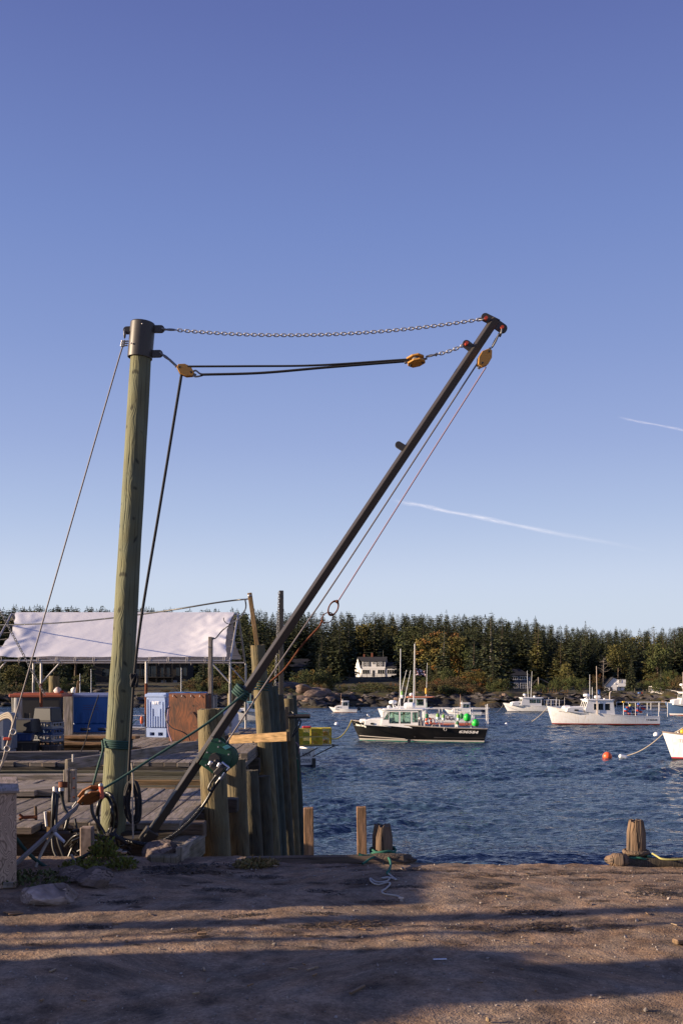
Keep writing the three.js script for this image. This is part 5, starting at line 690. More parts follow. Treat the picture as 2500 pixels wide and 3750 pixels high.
// --- moorings
function mooring(u, v, r, c, label, st = 1) { const p = onY(u, v, WY), o = thing('mooring_buoy', label, 'buoy', V(p.x, WY + r * 0.35, p.z)); part('float', ball(r, 18, 14).scale(st, 1, 1), c, o); part('eye', new THREE.TorusGeometry(r * 0.22, r * 0.06, 6, 12).translate(0, r * 1.02, 0), galvDark, o); return o; }
mooring(1232, 2655, 0.24, whitePlastic, 'white mooring ball off the black boat bow'); mooring(1853, 2655, 0.2, whitePlastic, 'white mooring ball between the black boat and the white boats'); mooring(2401, 2695, 0.26, whitePlastic, 'white mooring ball behind the white bow', 1); mooring(2222, 2776, 0.3, paint(0.85, 0.13, 0.04, 0.4), 'red orange mooring ball on open water');
{ const p = onY(2280, 2777, WY), o = thing('pickup_float', 'long white pickup float with weed tied to the bow line', 'buoy', V(p.x, WY + 0.1, p.z)); part('float', new THREE.CapsuleGeometry(0.14, 0.32, 5, 12).rotateZ(1.35), whitePlastic, o); part('weed', new THREE.CapsuleGeometry(0.12, 0.2, 4, 8).rotateZ(1.3).translate(0.1, -0.1, 0), paint(0.10, 0.08, 0.03, 0.9), o); }
const line = (A, B, s, r, m, label) => single('mooring_line', tube(sag(A, B, s), r, 24, 6), m, label, 'rope');
const bow = (b, t = 0, dy = -0.1) => { const p = b.H.at(t, b.H.sheer(t) + dy, 0.01); b.g.updateMatrixWorld(true); return b.g.localToWorld(p); };
line(bow(black, 0.005, 0.02), P(1178, 2687, 59).add(V(0, 0.1, 0)), 0.9, 0.045, yellowRope, 'yellow mooring line from the black bow to the traps'); line(bow(black, 0.02, 0.05), bow(second, 0.0, 0), 0.25, 0.03, tanRope, 'tan line from the black boat up to the white bow behind'); { const f = single('line_float', new THREE.CapsuleGeometry(0.09, 0.25, 4, 8).rotateZ(1), whitePlastic, 'white float on the line between two moored boats', 'buoy'); f.position.copy(bow(black, 0.02, 0.05).lerp(bow(second, 0, 0), 0.55).add(V(0, -0.25, 0))); }
line(bow(belle, 0.003), onY(1868, 2652, WY), 0.8, 0.04, tanRope, 'weedy mooring line from the numbered white boat'); line(bow(near8, 0.003), onY(2288, 2775, WY).add(V(0, 0.12, 0)), 0.25, 0.035, tanRope, 'taut tan mooring line from the white bow to its float');
line(P(1841, 2580, 153), onY(1808, 2612, WY), 0.3, 0.03, tanRope, 'mooring line of the white boat before the railed pier'); line(P(2500, 2664, 60), P(2470, 2682, 62.6), 0.02, 0.04, tanRope, 'tan line made fast to the bow bollard');
// ================================================================ WHARF
const YD = 0.20;   // top of the wharf deck
const wharf = thing('timber_wharf', 'weathered timber wharf on round piles with plank deck sections', 'wharf');
const wp = (name, g, m, label) => part(name, g, m, wharf, label);
{
  const r = rng(12), plank = (x0, x1, z0, z1, y, th, m) => wp('plank', uvm(cbox(x1 - x0 - 0.012, th, Math.abs(z1 - z0), 0.008), 'z').translate((x0 + x1) / 2, y - th / 2 + rr(r, -0.006, 0.006), (z0 + z1) / 2 + rr(r, -0.03, 0.03)).rotateY(0), m);
  // near deck: broad planks running away from the quay
  let x = -1.60; while (x > -7) { const w = rr(r, 0.21, 0.27); plank(x - w, x, -9.62 - (x > -2.9 ? 0.30 : 0), -13.0, YD, 0.075, timberM[Math.floor(r() * 5)]); x -= w; }
  for (let i = 0; i < 4; i++) plank(-3.9 - i * 0.26, -3.66 - i * 0.26, -11.9, -13.6, YD + 0.09, 0.07, timberM[2]);          // loose boards laid on top at the left
  wp('loose_board', uvm(cbox(0.85, 0.09, 0.62, 0.01)).rotateY(0.05).translate(-3.55, YD + 0.055, -12.35), timberM[2]);
  wp('loose_timber', uvm(cbox(3.2, 0.10, 0.16, 0.01)).rotateY(0.02).translate(-4.75, YD + 0.11, -13.25), paleTimber); wp('loose_timber', uvm(cbox(2.8, 0.12, 0.2, 0.01)).rotateY(0.16).translate(-5.3, YD + 0.2, -15.9), timberM[3]);
  // open bay of stringers
  for (let i = 0; i < 8; i++) wp('stringer', uvm(cbox(5.6, 0.22, 0.075, 0.006)).translate(-4.5, YD - 0.06 - 0.11 - (i % 3) * 0.02, -13.35 - i * 0.43), i === 1 || i === 3 ? tanTimber : greenTimber);
  // second deck
  x = -1.62; while (x > -10.5) { const w = rr(r, 0.22, 0.3), a = rr(r, 20.4, 21.6); plank(x - w, x, -17.0, -a, YD, 0.08, timberM[Math.floor(r() * 5)]); plank(x - w, x, -a - 0.01, -28.6, YD, 0.08, timberM[Math.floor(r() * 5)]); x -= w; }
  wp('edge_beam', uvm(cbox(9, 0.26, 0.2, 0.012)).translate(-6.1, YD - 0.21, -17.1), darkTimber); wp('edge_beam', uvm(cbox(5.4, 0.26, 0.26, 0.012)).translate(-4.35, YD - 0.21, -9.95), darkTimber);
  for (const z of [-11.4, -13.1, -19, -22, -25, -28]) wp('cross_beam', uvm(cbox(z > -14 ? 5.6 : 9, 0.28, 0.28, 0.012)).translate(z > -14 ? -4.35 : -6.05, YD - 0.23, z), darkTimber);
  // cap timbers whose ends stick out past the deck
  for (const [u, v, d, h, l] of [[730, 3040, 10.15, 0.17, 1.4], [775, 3026, 11.9, 0.19, 1.6], [855, 2948, 13.0, 0.18, 1.2], [885, 2895, 15.0, 0.2, 1.4]]) { const p = P(u, v, d); wp('cap_timber', uvm(cbox(l, h, 0.26, 0.012)).translate(p.x + 0.06 - l / 2, p.y, p.z), d < 11 ? brownTimber : darkTimber); }
  // fender piles: top pixel, a lower pixel, depth, radius
  [[770, 2597, 799, 3186, 11.4, 0.150, 0], [864, 2781, 879, 3150, 13.6, 0.132, 1], [915, 2822, 934, 3150, 15.6, 0.130, 2], [963, 2842, 976, 3150, 17.6, 0.130, 2], [943, 2363, 1002, 3150, 19.3, 0.142, 0], [972, 2494, 1011, 3150, 21.0, 0.135, 3], [995, 2513, 1030, 3140, 23.0, 0.140, 3], [1019, 2544, 1058, 3120, 25.0, 0.140, 2], [1056, 2558, 1078, 3100, 27.0, 0.145, 1], [1068, 2546, 1098, 3060, 29.0, 0.14, 3]].forEach(([u, v, u2, v2, d, q, m], i) => {
    const A = P(u, v, d), B = P(u2, v2, d), dir = A.clone().sub(B).normalize(), foot = A.clone().addScaledVector(dir, -(A.y + 5.2) / dir.y), h = A.distanceTo(foot);
    wp('pile', aim(pile(q * 1.08, q, h, i * 3.7, 24, 0.012, 0.012), foot, A), pileMats[m]);
  });
  for (const [x2, z2, h] of [[-2.6, -13.2, 4.6], [-4.6, -13.2, 4.6], [-6.6, -13.2, 4.6], [-2.4, -17.2, 4.7], [-4.4, -17.2, 4.7], [-6.4, -17.2, 4.7], [-2.4, -22, 4.7], [-5, -22, 4.7], [-2.4, -28, 4.7], [-5, -28, 4.7], [-8, -28, 4.7]]) wp('pile', pile(0.15, 0.14, h, x2 + z2, 16).translate(x2, YD - 0.3 - h, z2), pileMats[2]);
  // inner piles that stand up through the far deck
  for (const [u, v, d, q, m] of [[199, 2475, 27, 0.14, 0], [851, 2540, 30, 0.15, 0]]) { const p = P(u, v, d); wp('pile', pile(q, q, p.y + 5.2, u, 18).translate(p.x, -5.2, p.z), pileMats[m]); }
  // guard rails
  const rail = (A, B, w, t, m, name) => { const g = bar(A, B, t, w, 0); const d = B.clone().sub(A).normalize(), up = V(0, 1, 0), side = new THREE.Vector3().crossVectors(d, up).normalize(), M = new THREE.Matrix4().makeBasis(side, d, new THREE.Vector3().crossVectors(side, d)); const gg = uvm(cbox(t, A.distanceTo(B), w, 0.006), 'y').translate(0, A.distanceTo(B) / 2, 0).applyMatrix4(M).translate(A.x, A.y, A.z); return wp(name || 'guard_rail', gg, m); };
  rail(P(244, 2801, 12.0), P(724, 2729, 15.4), 0.135, 0.045, paleTimber); rail(P(722, 2722, 15.4), P(836, 2708, 16.1), 0.135, 0.045, darkTimber); rail(P(836, 2709, 17.0), P(1056, 2697, 15.2), 0.145, 0.07, tanTimber);
  rail(P(838, 2688, 20), P(880, 2686, 20), 0.03, 0.2, paleTimber, 'loose_board');
  rail(P(233, 2976, 11.0), P(352, 2965, 12.2), 0.14, 0.045, paleTimber, 'bracket_board');
  for (const dx of [-0.035, 0.04]) wp('rail_post', uvm(cbox(0.055, 0.46, 0.09, 0.005)).translate(P(257, 2890, 11.6).x + dx, P(257, 2890, 11.6).y, -11.6 - dx * 0.3), paleTimber); for (const v of [2850, 2885, 2920]) wp('bolt', rod(P(268, v, 11.5), P(275, v, 11.5), 0.012), rust);
  wp('anchor_bolt', rod(P(268, 2762, 12), P(268, 2790, 12), 0.012), galv);
  for (const z of [-18.5, -21.5, -24.5]) wp('curb_block', uvm(cbox(0.14, 0.12, 2.2, 0.01)).translate(-1.7, YD + 0.062, z), timberM[1]);
  const weather = rng(55); for (let i = 0; i < 5; i++) wp('loose_board', uvm(cbox(rr(weather, 1.3, 2.0), 0.055, rr(weather, 0.2, 0.3), 0.006)).rotateY(rr(weather, -0.12, 0.12)).translate(P(320, 2720, 19.5).x + rr(weather, -0.2, 0.3), YD + 0.03 + i * 0.06, -19.6 + rr(weather, -0.2, 0.2)), i % 2 ? brownTimber : wood(0.34, 0.2, 0.1));
  wp('hose_bracket', merge([box(-0.05, 0.05, -0.3, 0.3, -0.05, 0.05), rod(V(0, 0.05, 0), V(0.62, 0.05, 0), 0.06)]).translate(P(1050, 2622, 26.4).x, P(1050, 2630, 26.4).y, -26.4), blackSteel);
  wp('pile_tie', tube([P(1055, 2612, 26.2), P(1068, 2606, 26.2), P(1080, 2620, 26.1)], 0.02, 12), rubber); wp('pile_tie', tube([P(1094, 2632, 26.1), P(1101, 2640, 26), P(1092, 2668, 26), P(1070, 2700, 26)], 0.02, 20), rubber); wp('pile_tie', tube([P(1094, 2634, 26.1), P(1088, 2655, 26), P(1075, 2685, 26), P(1071, 2698, 26)], 0.018, 20), rubber);
  for (const [a, m] of [[[[1055, 2715], [1085, 2720], [1094, 2735], [1095, 2760]], purpleRope], [[[1080, 2760], [1090, 2790], [1093, 2860]], tealRope], [[[1076, 2740], [1082, 2770], [1090, 2780]], tanRope]]) wp('rope_tail', tube(a.map(([u, v]) => P(u, v, 27.9)), 0.014, 18), m);
}
{ const t = thing('steel_post', 'tall black square steel post with a chain beside the piles', 'post'), A = P(1031, 2600, 30), B = P(1030, 2163, 30); part('post', bar(V(A.x, -5, A.z), B, 0.13, 0.13), blackSteel, t); part('chain', chainMesh(P(1022, 2168, 29.9), P(1008, 2510, 29.8), 0.0, 0.075), galvDark, t); }
{ const t = thing('pile_board', 'pale split board standing on top of the tall wharf pile', 'board'), A = P(943, 2372, 19.28), B = P(914, 2171, 19.28); part('board', bar(A, B, 0.085, 0.035, 0), tanTimber, t); part('insulator', ball(0.03).translate(B.x + 0.0, B.y - 0.06, B.z + 0.05), galv, t); }
// ---------------------------------------------------------------- chains, blocks
function linkGeo(p, w) { const pts = [], a = p * 0.72, b = p * 0.36; for (let i = 0; i < 12; i++) { const t = i / 12 * 6.283; pts.push(V(0, Math.sin(t) * b * 0.95 + Math.sign(Math.sin(t)) * (a - b) * 0.0, 0).setX(Math.sin(t) * b).setY(Math.cos(t) * b + Math.sign(Math.cos(t)) * (a - b) * 0.9)); } return new THREE.TubeGeometry(new THREE.CatmullRomCurve3(pts, true), 14, w, 5, true); }
function chainSpots(A, B, s, pitch) { const pts = sag(A, B, s, 40), c = new THREE.CatmullRomCurve3(pts), n = Math.max(2, Math.round(c.getLength() / pitch)), out = []; for (let i = 0; i < n; i++) { const p = c.getPointAt((i + 0.5) / n), t = c.getTangentAt((i + 0.5) / n), q = new THREE.Quaternion().setFromUnitVectors(V(0, 1, 0), t).multiply(new THREE.Quaternion().setFromAxisAngle(V(0, 1, 0), (i % 2 ? 0 : Math.PI / 2) + 0.35)); out.push([p, q]); } return out; }
function chain(name, label, A, B, s, pitch, w, m) { const t = thing(name, label, 'chain'), g = linkGeo(pitch, w); for (const [p, q] of chainSpots(A, B, s, pitch)) { const o = part('link', g, m, t); o.position.copy(p); o.quaternion.copy(q); } return t; }
function chainMesh(A, B, s, pitch) { const g = linkGeo(pitch, pitch * 0.12); return merge(chainSpots(A, B, s, pitch).map(([p, q]) => g.clone().applyMatrix4(new THREE.Matrix4().compose(p, q, V(1, 1, 1))))); }
function block(label, c, ang, len, wid, gap, yaw, m = orangeM) { // rope block: two cheeks, sheave, pins, tail plate; axis along its own x
  const t = thing('pulley_block', label, 'pulley', c); t.rotation.set(0, yaw, ang, 'YZX'); const L = len / 2, W = wid / 2, s = poly([[-L, -W * 0.25], [-L * 0.45, -W], [L * 0.35, -W], [L, -W * 0.4], [L, W * 0.2], [L * 0.4, W], [-L * 0.35, W], [-L, W * 0.45]]); s.holes.push(new THREE.Path().absarc(0, 0, wid * 0.13, 0, 6.28, true));
  for (const z of [-1, 1]) { const k = part('cheek', slab(s, 0.02, 0.004).translate(0, 0, z * gap / 2 - 0.01), m, t); for (const x of [-0.72, 0.72]) part('pin', new THREE.CylinderGeometry(0.010, 0.010, 0.012, 10).rotateX(Math.PI / 2).translate(L * x, 0, z * (gap / 2 + 0.012)), blackSteel, k); }
  part('sheave', lathe([[0.008, -gap * 0.3], [W * 0.9, -gap * 0.3], [W * 0.7, 0], [W * 0.9, gap * 0.3], [0.008, gap * 0.3]], 20).rotateX(Math.PI / 2), galvDark, t); part('axle', new THREE.CylinderGeometry(0.012, 0.012, gap * 1.1, 10).rotateX(Math.PI / 2), galvDark, t); part('tail_plate', box(-L - 0.03, L + 0.03, -0.012, 0.012, -0.006, 0.006), galvDark, t); return t;
}
// ================================================================ DERRICK
const DM = 9.9;
const derrick = thing('hoist_derrick', 'timber mast derrick with black steel boom and green hydraulic winch', 'derrick');
{
  const top = P(524, 1180, DM), foot = P(410, 3110, DM), dir = top.clone().sub(foot).normalize(), base = foot.clone().addScaledVector(dir, -0.5);
  part('mast', aim(pile(0.130, 0.100, base.distanceTo(top) - 0.01, 4.4, 32, 0.008), base, top), mastM, derrick);
  const cA = P(513, 1305, DM), cB = P(525, 1174, DM), cap = part('mast_cap', aim(lathe([[0.112, 0], [0.122, 0.002], [0.122, 0.340], [0.116, 0.352], [0, 0.356]], 28), cA.clone().addScaledVector(dir, -0.02), cB), blackSteel, derrick);
  const lug = (u0, v0, u1, v1, w, par, d = DM, hole) => { const A = P(u0, v0, d), B = P(u1, v1, d), L = A.distanceTo(B), s = new THREE.Shape(); s.moveTo(0, -w / 2); s.lineTo(L - w / 2, -w / 2); s.absarc(L - w / 2, 0, w / 2, -Math.PI / 2, Math.PI / 2); s.lineTo(0, w / 2); s.closePath(); s.holes.push(new THREE.Path().absarc(L - w / 2, 0, w * 0.17, 0, 6.28, true)); const g = slab(s, 0.03, 0.003).translate(0, 0, -0.015).rotateZ(Math.atan2(B.y - A.y, B.x - A.x)).translate(A.x, A.y, A.z); return part('lug', uvm(g), blackSteel, par); };
  lug(490, 1209, 453, 1210, 0.068, cap); lug(560, 1205, 602, 1205, 0.068, cap); lug(555, 1296, 596, 1295, 0.066, cap);
  for (const [u, v] of [[530, 1201], [490, 1271]]) part('cap_bolt', ball(0.009, 8, 6).translate(P(u, v, DM).x, P(u, v, DM).y, -DM + 0.115), galv, cap);
  const A = P(541, 3068, 9.72), B = P(1812, 1170, 9.72), boom = part('boom', bar(A, B, 0.074, 0.074, 0.46, 0.004), blackSteel, derrick), cross = B.clone().sub(A).normalize();
  lug(1822, 1185, 1763, 1156, 0.075, boom, 9.72); lug(1800, 1176, 1852, 1212, 0.085, boom, 9.72); lug(1742, 1288, 1696, 1252, 0.072, boom, 9.72); lug(1484, 1645, 1449, 1623, 0.06, boom, 9.72);
  for (const [u, v] of [[1777, 1168], [1836, 1202], [1706, 1260]]) part('red_pin', rod(P(u, v, 9.70).add(V(0, 0, -0.03)), P(u, v, 9.70).add(V(0, 0, 0.04)), 0.017), redPaint, boom);
  part('boom_heel', merge([bar(P(528, 3086, 9.72), P(560, 3040, 9.72), 0.12, 0.13, 0.42), rod(P(455, 3075, 9.78), P(545, 3066, 9.75), 0.035)]), blackSteel, derrick);
  // winch
  const C = (x, y, d = 9.60) => P(700 + x * 0.1276, 2650 + y * 0.1276, d), plate = (pts, d, th) => { const o = C(0, 0, d); return slab(poly(pts.map(([x, y]) => { const p = C(x, y, d); return [p.x - o.x, p.y - o.y]; })), th, 0.002).translate(o.x, o.y, o.z); }, greenM = mat(0.006, 0.07, 0.036, 0.38, { map: wearMap });
  const w = part('winch', merge([plate([[600, 470], [760, 420], [960, 560], [1120, 690], [1180, 1000], [1050, 1290], [860, 1430], [640, 1430], [240, 1150], [430, 820]], 9.60, 0.014), plate([[600, 430], [870, 380], [1100, 580], [1250, 760], [1300, 1000], [1200, 1240], [1000, 1380], [640, 1400], [240, 1150]], 9.76, 0.014)]), greenM, derrick);
  const dc = C(1000, 960, 9.68); part('drum', lathe([[0.02, -0.07], [0.118, -0.07], [0.118, -0.055], [0.07, -0.05], [0.07, 0.05], [0.118, 0.055], [0.118, 0.07], [0.02, 0.07]], 28).rotateX(Math.PI / 2).translate(dc.x, dc.y, dc.z), greenM, w); part('drum_rope', lathe([[0.071, -0.049], [0.088, -0.047], [0.088, 0.047], [0.071, 0.049]], 24).rotateX(Math.PI / 2).translate(dc.x, dc.y, dc.z), wireM, w);
  part('mount_rail', bar(C(650, 390, 9.66), C(170, 1130, 9.66), 0.035, 0.05, 0.4), blackSteel, w); part('cover_plate', plate([[910, 670], [1050, 610], [1140, 680], [1000, 740]], 9.585, 0.02), mat(0.05, 0.2, 0.24, 0.3), w);
  const mc = C(680, 1010, 9.53); part('motor', merge([new THREE.CylinderGeometry(0.052, 0.056, 0.11, 20).rotateX(Math.PI / 2).translate(mc.x, mc.y, mc.z), box(-0.045, 0.045, -0.05, 0.05, 0, 0.12, 0.01).rotateZ(-0.7).translate(mc.x + 0.02, mc.y - 0.06, mc.z - 0.02), box(-0.03, 0.03, -0.055, 0.055, 0, 0.14, 0.008).rotateZ(-0.75).translate(mc.x + 0.055, mc.y - 0.1, mc.z - 0.02)]), blackSteel, w);
  const chrome = mat(0.55, 0.54, 0.58, 0.22, { metalness: 0.85 }); for (const [x, y, z] of [[560, 1140, 9.44], [810, 1190, 9.43]]) { const p = C(x, y, z); part('valve', cbox(0.034, 0.05, 0.05, 0.008).rotateZ(-0.5).translate(p.x, p.y, p.z), chrome, w); } part('fitting', tube([C(880, 1110, 9.44), C(1000, 1210, 9.44), C(1070, 1270, 9.44), C(1020, 1340, 9.44)], 0.014, 16, 8), chrome, w);
  for (const [x, y] of [[775, 670], [1075, 885], [425, 1190], [820, 505], [460, 825], [200, 990], [555, 490], [180, 960]]) { const p = C(x, y, 9.583); part('bolt', new THREE.CylinderGeometry(0.008, 0.009, 0.012, 8).rotateX(Math.PI / 2).translate(p.x, p.y, p.z), galv, w); }
}
const mastAt = (v) => { const t = (3110 - v) / (3110 - 1180); return P(lerp(410, 524, t), v, DM); };
const rope = (name, pts, r, m, label, seg = 40, rad = 6) => single(name, tube(pts, r, seg, rad), m, label, name.includes('hose') ? 'hose' : name.includes('wire') || name.includes('cable') ? 'cable' : 'rope');
chain('topping_chain', 'long galvanised chain from mast cap to boom tip', P(640, 1208, 9.88), P(1760, 1169, 9.72), 0.098, 0.0368, 0.0052, galv);
chain('tackle_chain', 'short galvanised chain between the boom lug and a block', P(1597, 1298, 9.75), P(1700, 1262, 9.72), 0.012, 0.0368, 0.0052, galv);
{ const sh = (label, A, B, r) => { const t = thing('shackle', label, 'shackle'), m = A.clone().lerp(B, 0.5); part('bow', tube([A.clone().add(V(0, 0, -0.02)), m.clone().add(V(0, 0.012, -0.025)), B, m.clone().add(V(0, -0.012, 0.025)), A.clone().add(V(0, 0, 0.02))], r, 20), galvDark, t); part('pin', rod(A.clone().add(V(0, 0, -0.03)), A.clone().add(V(0, 0, 0.03)), r * 1.1), galvDark, t); };
  sh('shackle joining the long chain to the mast cap', P(597, 1206, 9.88), P(642, 1208, 9.88), 0.009); sh('shackle at the boom end of the long chain', P(1777, 1168, 9.7), P(1752, 1170, 9.72), 0.008); sh('shackle under the mast cap holding the first block', P(590, 1294, 9.88), P(622, 1318, 9.86), 0.009); sh('shackle at the far end of the tackle', P(1597, 1298, 9.75), P(1560, 1306, 9.76), 0.009); sh('shackle under the boom tip', P(1836, 1203, 9.7), P(1829, 1232, 9.7), 0.010); sh('lower shackle holding the boom tip block', P(1824, 1226, 9.7), P(1800, 1272, 9.7), 0.009); sh('shackle of the stay wire on the mast cap', P(458, 1212, 9.86), P(457, 1238, 9.86), 0.008); }
block('orange rope block hung under the mast cap', P(680, 1357, 9.84), -0.40, 0.165, 0.098, 0.044, 0.1); part('hook_link', rod(P(620, 1316, 9.86), P(650, 1344, 9.85), 0.012), galvDark, thing('swivel_link', 'steel link between mast cap shackle and orange block', 'link'));
block('orange rope block seen edge on beneath the boom', P(1522, 1321, 9.74), 0.20, 0.165, 0.10, 0.058, 0.0).rotation.set(1.15, 0, 0.2, 'ZYX'); block('orange rope block with white stickers hung from the boom tip', P(1773, 1312, 9.68), 1.05, 0.185, 0.105, 0.05, 0.15);
rope('tackle_rope', [P(688, 1342, 9.82), P(900, 1341, 9.8), P(1150, 1338, 9.78), P(1495, 1316, 9.74)], 0.0105, blackRope, 'black tackle rope along the top between the two blocks'); rope('tackle_rope', [P(735, 1372, 9.82), P(950, 1366, 9.8), P(1200, 1345, 9.78), P(1495, 1322, 9.74)], 0.013, blackRope, 'spliced black tackle rope between the two blocks'); { const t = thing('rope_thimble', 'steel thimble in the spliced eye of the tackle rope', 'thimble'); part('thimble', tube([P(704, 1366, 9.83), P(716, 1357, 9.83), P(732, 1368, 9.83), P(745, 1372, 9.83), P(728, 1378, 9.83), P(712, 1378, 9.83)], 0.009, 30, 6, true), galvDark, t); }
rope('fall_rope', [P(665, 1372, 9.82), P(590, 1830, 9.78), P(515, 2285, 9.74), P(492, 2480, 9.72), P(483, 2620, 9.7), P(470, 2880, 9.68), P(468, 2960, 9.66)], 0.0145, blackRope, 'black hoist rope falling from the block to the mast foot', 60);
{ const q = rng(41), pts = []; for (let i = 0; i < 40; i++) { const a = i * 0.9; pts.push(P(492 + 12 * Math.cos(a) * rr(q, 0.6, 1.1), 2492 + 24 * Math.sin(a * 1.13), 9.7 + 0.03 * Math.sin(a * 0.7))); } rope('rope_knot', pts, 0.012, blackRope, 'black knotted loop halfway up the hoist rope', 160); }
{ const q = rng(43), pts = []; for (let k = 0; k < 13; k++) { const w = rr(q, 14, 24), c = 485 + rr(q, -7, 9), b = rr(q, 2985, 3010); pts.push(P(c - w * 0.4, 2868, 9.62 + rr(q, -0.04, 0.04)), P(c - w, 2930, 9.62 + rr(q, -0.05, 0.05)), P(c - w * 0.5, b, 9.6 + rr(q, -0.05, 0.05)), P(c + w * 0.7, b, 9.6 + rr(q, -0.05, 0.05)), P(c + w, 2930, 9.62 + rr(q, -0.05, 0.05)), P(c + w * 0.3, 2864, 9.62 + rr(q, -0.04, 0.04))); } rope('rope_hank', pts, 0.0135, blackRope, 'thick hank of black rope hung at the mast foot', 420, 6); }
rope('pale_cord', [P(483, 2795, 9.55), P(487, 2850, 9.54), P(486, 2960, 9.53), P(488, 3072, 9.53)], 0.008, tanRope, 'pale cord hanging in front of the black rope hank'); rope('stay_wire', [P(457, 1245, 9.86), P(443, 1290, 9.86), P(57, 2626, 10.0), P(-80, 3095, 10.05)], 0.0075, wireM, 'thin stay wire from mast cap down to the wharf', 30);
{ const t = thing('wire_clamps', 'row of wire rope clamps below the mast cap', 'clamp'); for (let i = 0; i < 3; i++) part('clamp', merge([box(-0.018, 0.018, -0.01, 0.01, -0.015, 0.015), rod(V(0.01, 0, -0.008), V(0.05, 0.004, -0.008), 0.005), rod(V(0.01, 0, 0.008), V(0.05, 0.004, 0.008), 0.005)]).translate(P(452 - i * 1.5, 1250 + i * 8, 9.86).x, P(452, 1250 + i * 8, 9.86).y, -9.86), galv, t); }
rope('hoist_wire', [P(1750, 1326, 9.70), P(1212, 2150, 9.62), P(1018, 2435, 9.60), P(951, 2536, 9.60), P(822, 2733, 9.62)], 0.0085, wireM, 'grey hoist wire running along the boom to the winch', 40); rope('hook_line', [P(1778, 1345, 9.66), P(1600, 1625, 9.64), P(1240, 2198, 9.6)], 0.0075, purpleRope, 'pinkish hook line from boom tip block to rusty ring', 30);
{ const t = thing('rusty_ring', 'two linked rusty steel rings on the hook line', 'ring'); const tor = (u, v, rx, ry, rot, w, ry2) => { const g = new THREE.TorusGeometry(1, w, 8, 28).scale(rx, ry, 1).scale(1, 1, rx).rotateY(ry2).rotateZ(rot); const p = P(u, v, 9.6); return g.translate(p.x, p.y, p.z); }; part('ring', tor(1220, 2227, 0.044, 0.072, -0.45, 0.16, 0.3), rust, t); part('ring', tor(1199, 2262, 0.062, 0.045, 0.7, 0.10, 0.3), rust, t); part('eye', ball(0.018).translate(P(1234, 2203, 9.6).x, P(1234, 2203, 9.6).y, -9.6), rust, t); part('hook', tube([P(1182, 2268, 9.6), P(1176, 2280, 9.6), P(1172, 2290, 9.6), P(1110, 2358, 9.62), P(1040, 2452, 9.66), P(985, 2500, 9.7)], 0.0105, 40), rust, t); }
rope('green_line', [P(945, 2520, 19.1), P(920, 2528, 13), P(893, 2542, 9.62), P(760, 2648, 9.45), P(560, 2775, 9.25), P(400, 2876, 9.08), P(335, 2910, 9.0)], 0.0125, greenRope, 'dark green rope from the boom down to the orange snatch block', 80);
{ const w = (pts, label) => rope('green_lashing', pts, 0.013, greenRope, label, 90), wind = (A, r, n, dir, h) => { const q = new THREE.Quaternion().setFromUnitVectors(V(0, 1, 0), dir.clone().normalize()), out = []; for (let i = 0; i <= n * 10; i++) { const a = i / 10 * 6.283; out.push(V(Math.cos(a) * r, (i / (n * 10) - 0.5) * h, Math.sin(a) * r).applyQuaternion(q).add(A)); } return out; };
  const bd = P(1812, 1170, 9.72).sub(P(541, 3068, 9.72)); w(wind(P(884, 2535, 9.72), 0.076, 4, bd, 0.10), 'green lashing wound round the boom'); w(wind(P(955, 2508, 19.3), 0.16, 4, V(0.05, 1, 0), 0.2), 'green lashing wound round the tall pile'); w(wind(mastAt(2722), 0.134, 4, V(0.06, 1, 0), 0.085), 'green lashing wound round the mast');
  rope('green_tail', [P(375, 2712, 9.80), P(378, 2745, 9.76), P(362, 2800, 9.74), P(338, 2888, 9.7), P(326, 2910, 9.4)], 0.012, greenRope, 'green rope tail hanging from the mast lashing'); }
// snatch block with its tensioning straps
block('worn orange snatch block holding the green rope low at the mast', P(333, 2912, 9.0), 0.48, 0.24, 0.12, 0.075, -0.25, mat(0.36, 0.13, 0.03, 0.7, { map: woodMap })).rotation.set(0.7, -0.2, 0.48, 'ZYX');
{ const t = thing('red_shackle', 'red orange shackle pin beside the snatch block', 'shackle'); part('pin', rod(P(371, 2880, 8.95), P(374, 2925, 8.95), 0.022, 0.02), mat(0.5, 0.10, 0.05, 0.6), t); part('head', ball(0.022).translate(P(370, 2876, 8.95).x, P(370, 2876, 8.95).y, -8.95), galv, t); }
{ const t = thing('tension_strap', 'grey braided strap bundle running from snatch block to the ground', 'strap'); const A = P(286, 2952, 9.0), B = P(-40, 3250, 8.0), gm = mat(0.36, 0.35, 0.39, 0.85, { map: woodMap }); for (let i = 0; i < 3; i++) { const o = V(0.012 * (i - 1), 0.022 * (i - 1), 0.012 * (i % 2)); part('strand', tube([A.clone().add(o), A.clone().lerp(B, 0.5).add(o).add(V(0, -0.01, 0)), B.clone().add(o)], 0.0125, 16, 7), gm, t); } part('toggle', rod(P(200, 3050, 8.66), P(236, 3083, 8.6), 0.018, 0.014), mat(0.6, 0.58, 0.6, 0.5), t); part('clip', tube([P(300, 2930, 9.0), P(288, 2942, 9), P(280, 2962, 9), P(268, 2958, 9), P(282, 2936, 9)], 0.010, 24), galvDark, t); part('knot', ball(0.03, 8, 6).translate(P(197, 3040, 8.66).x, P(197, 3040, 8.66).y, -8.66), gm, t); }
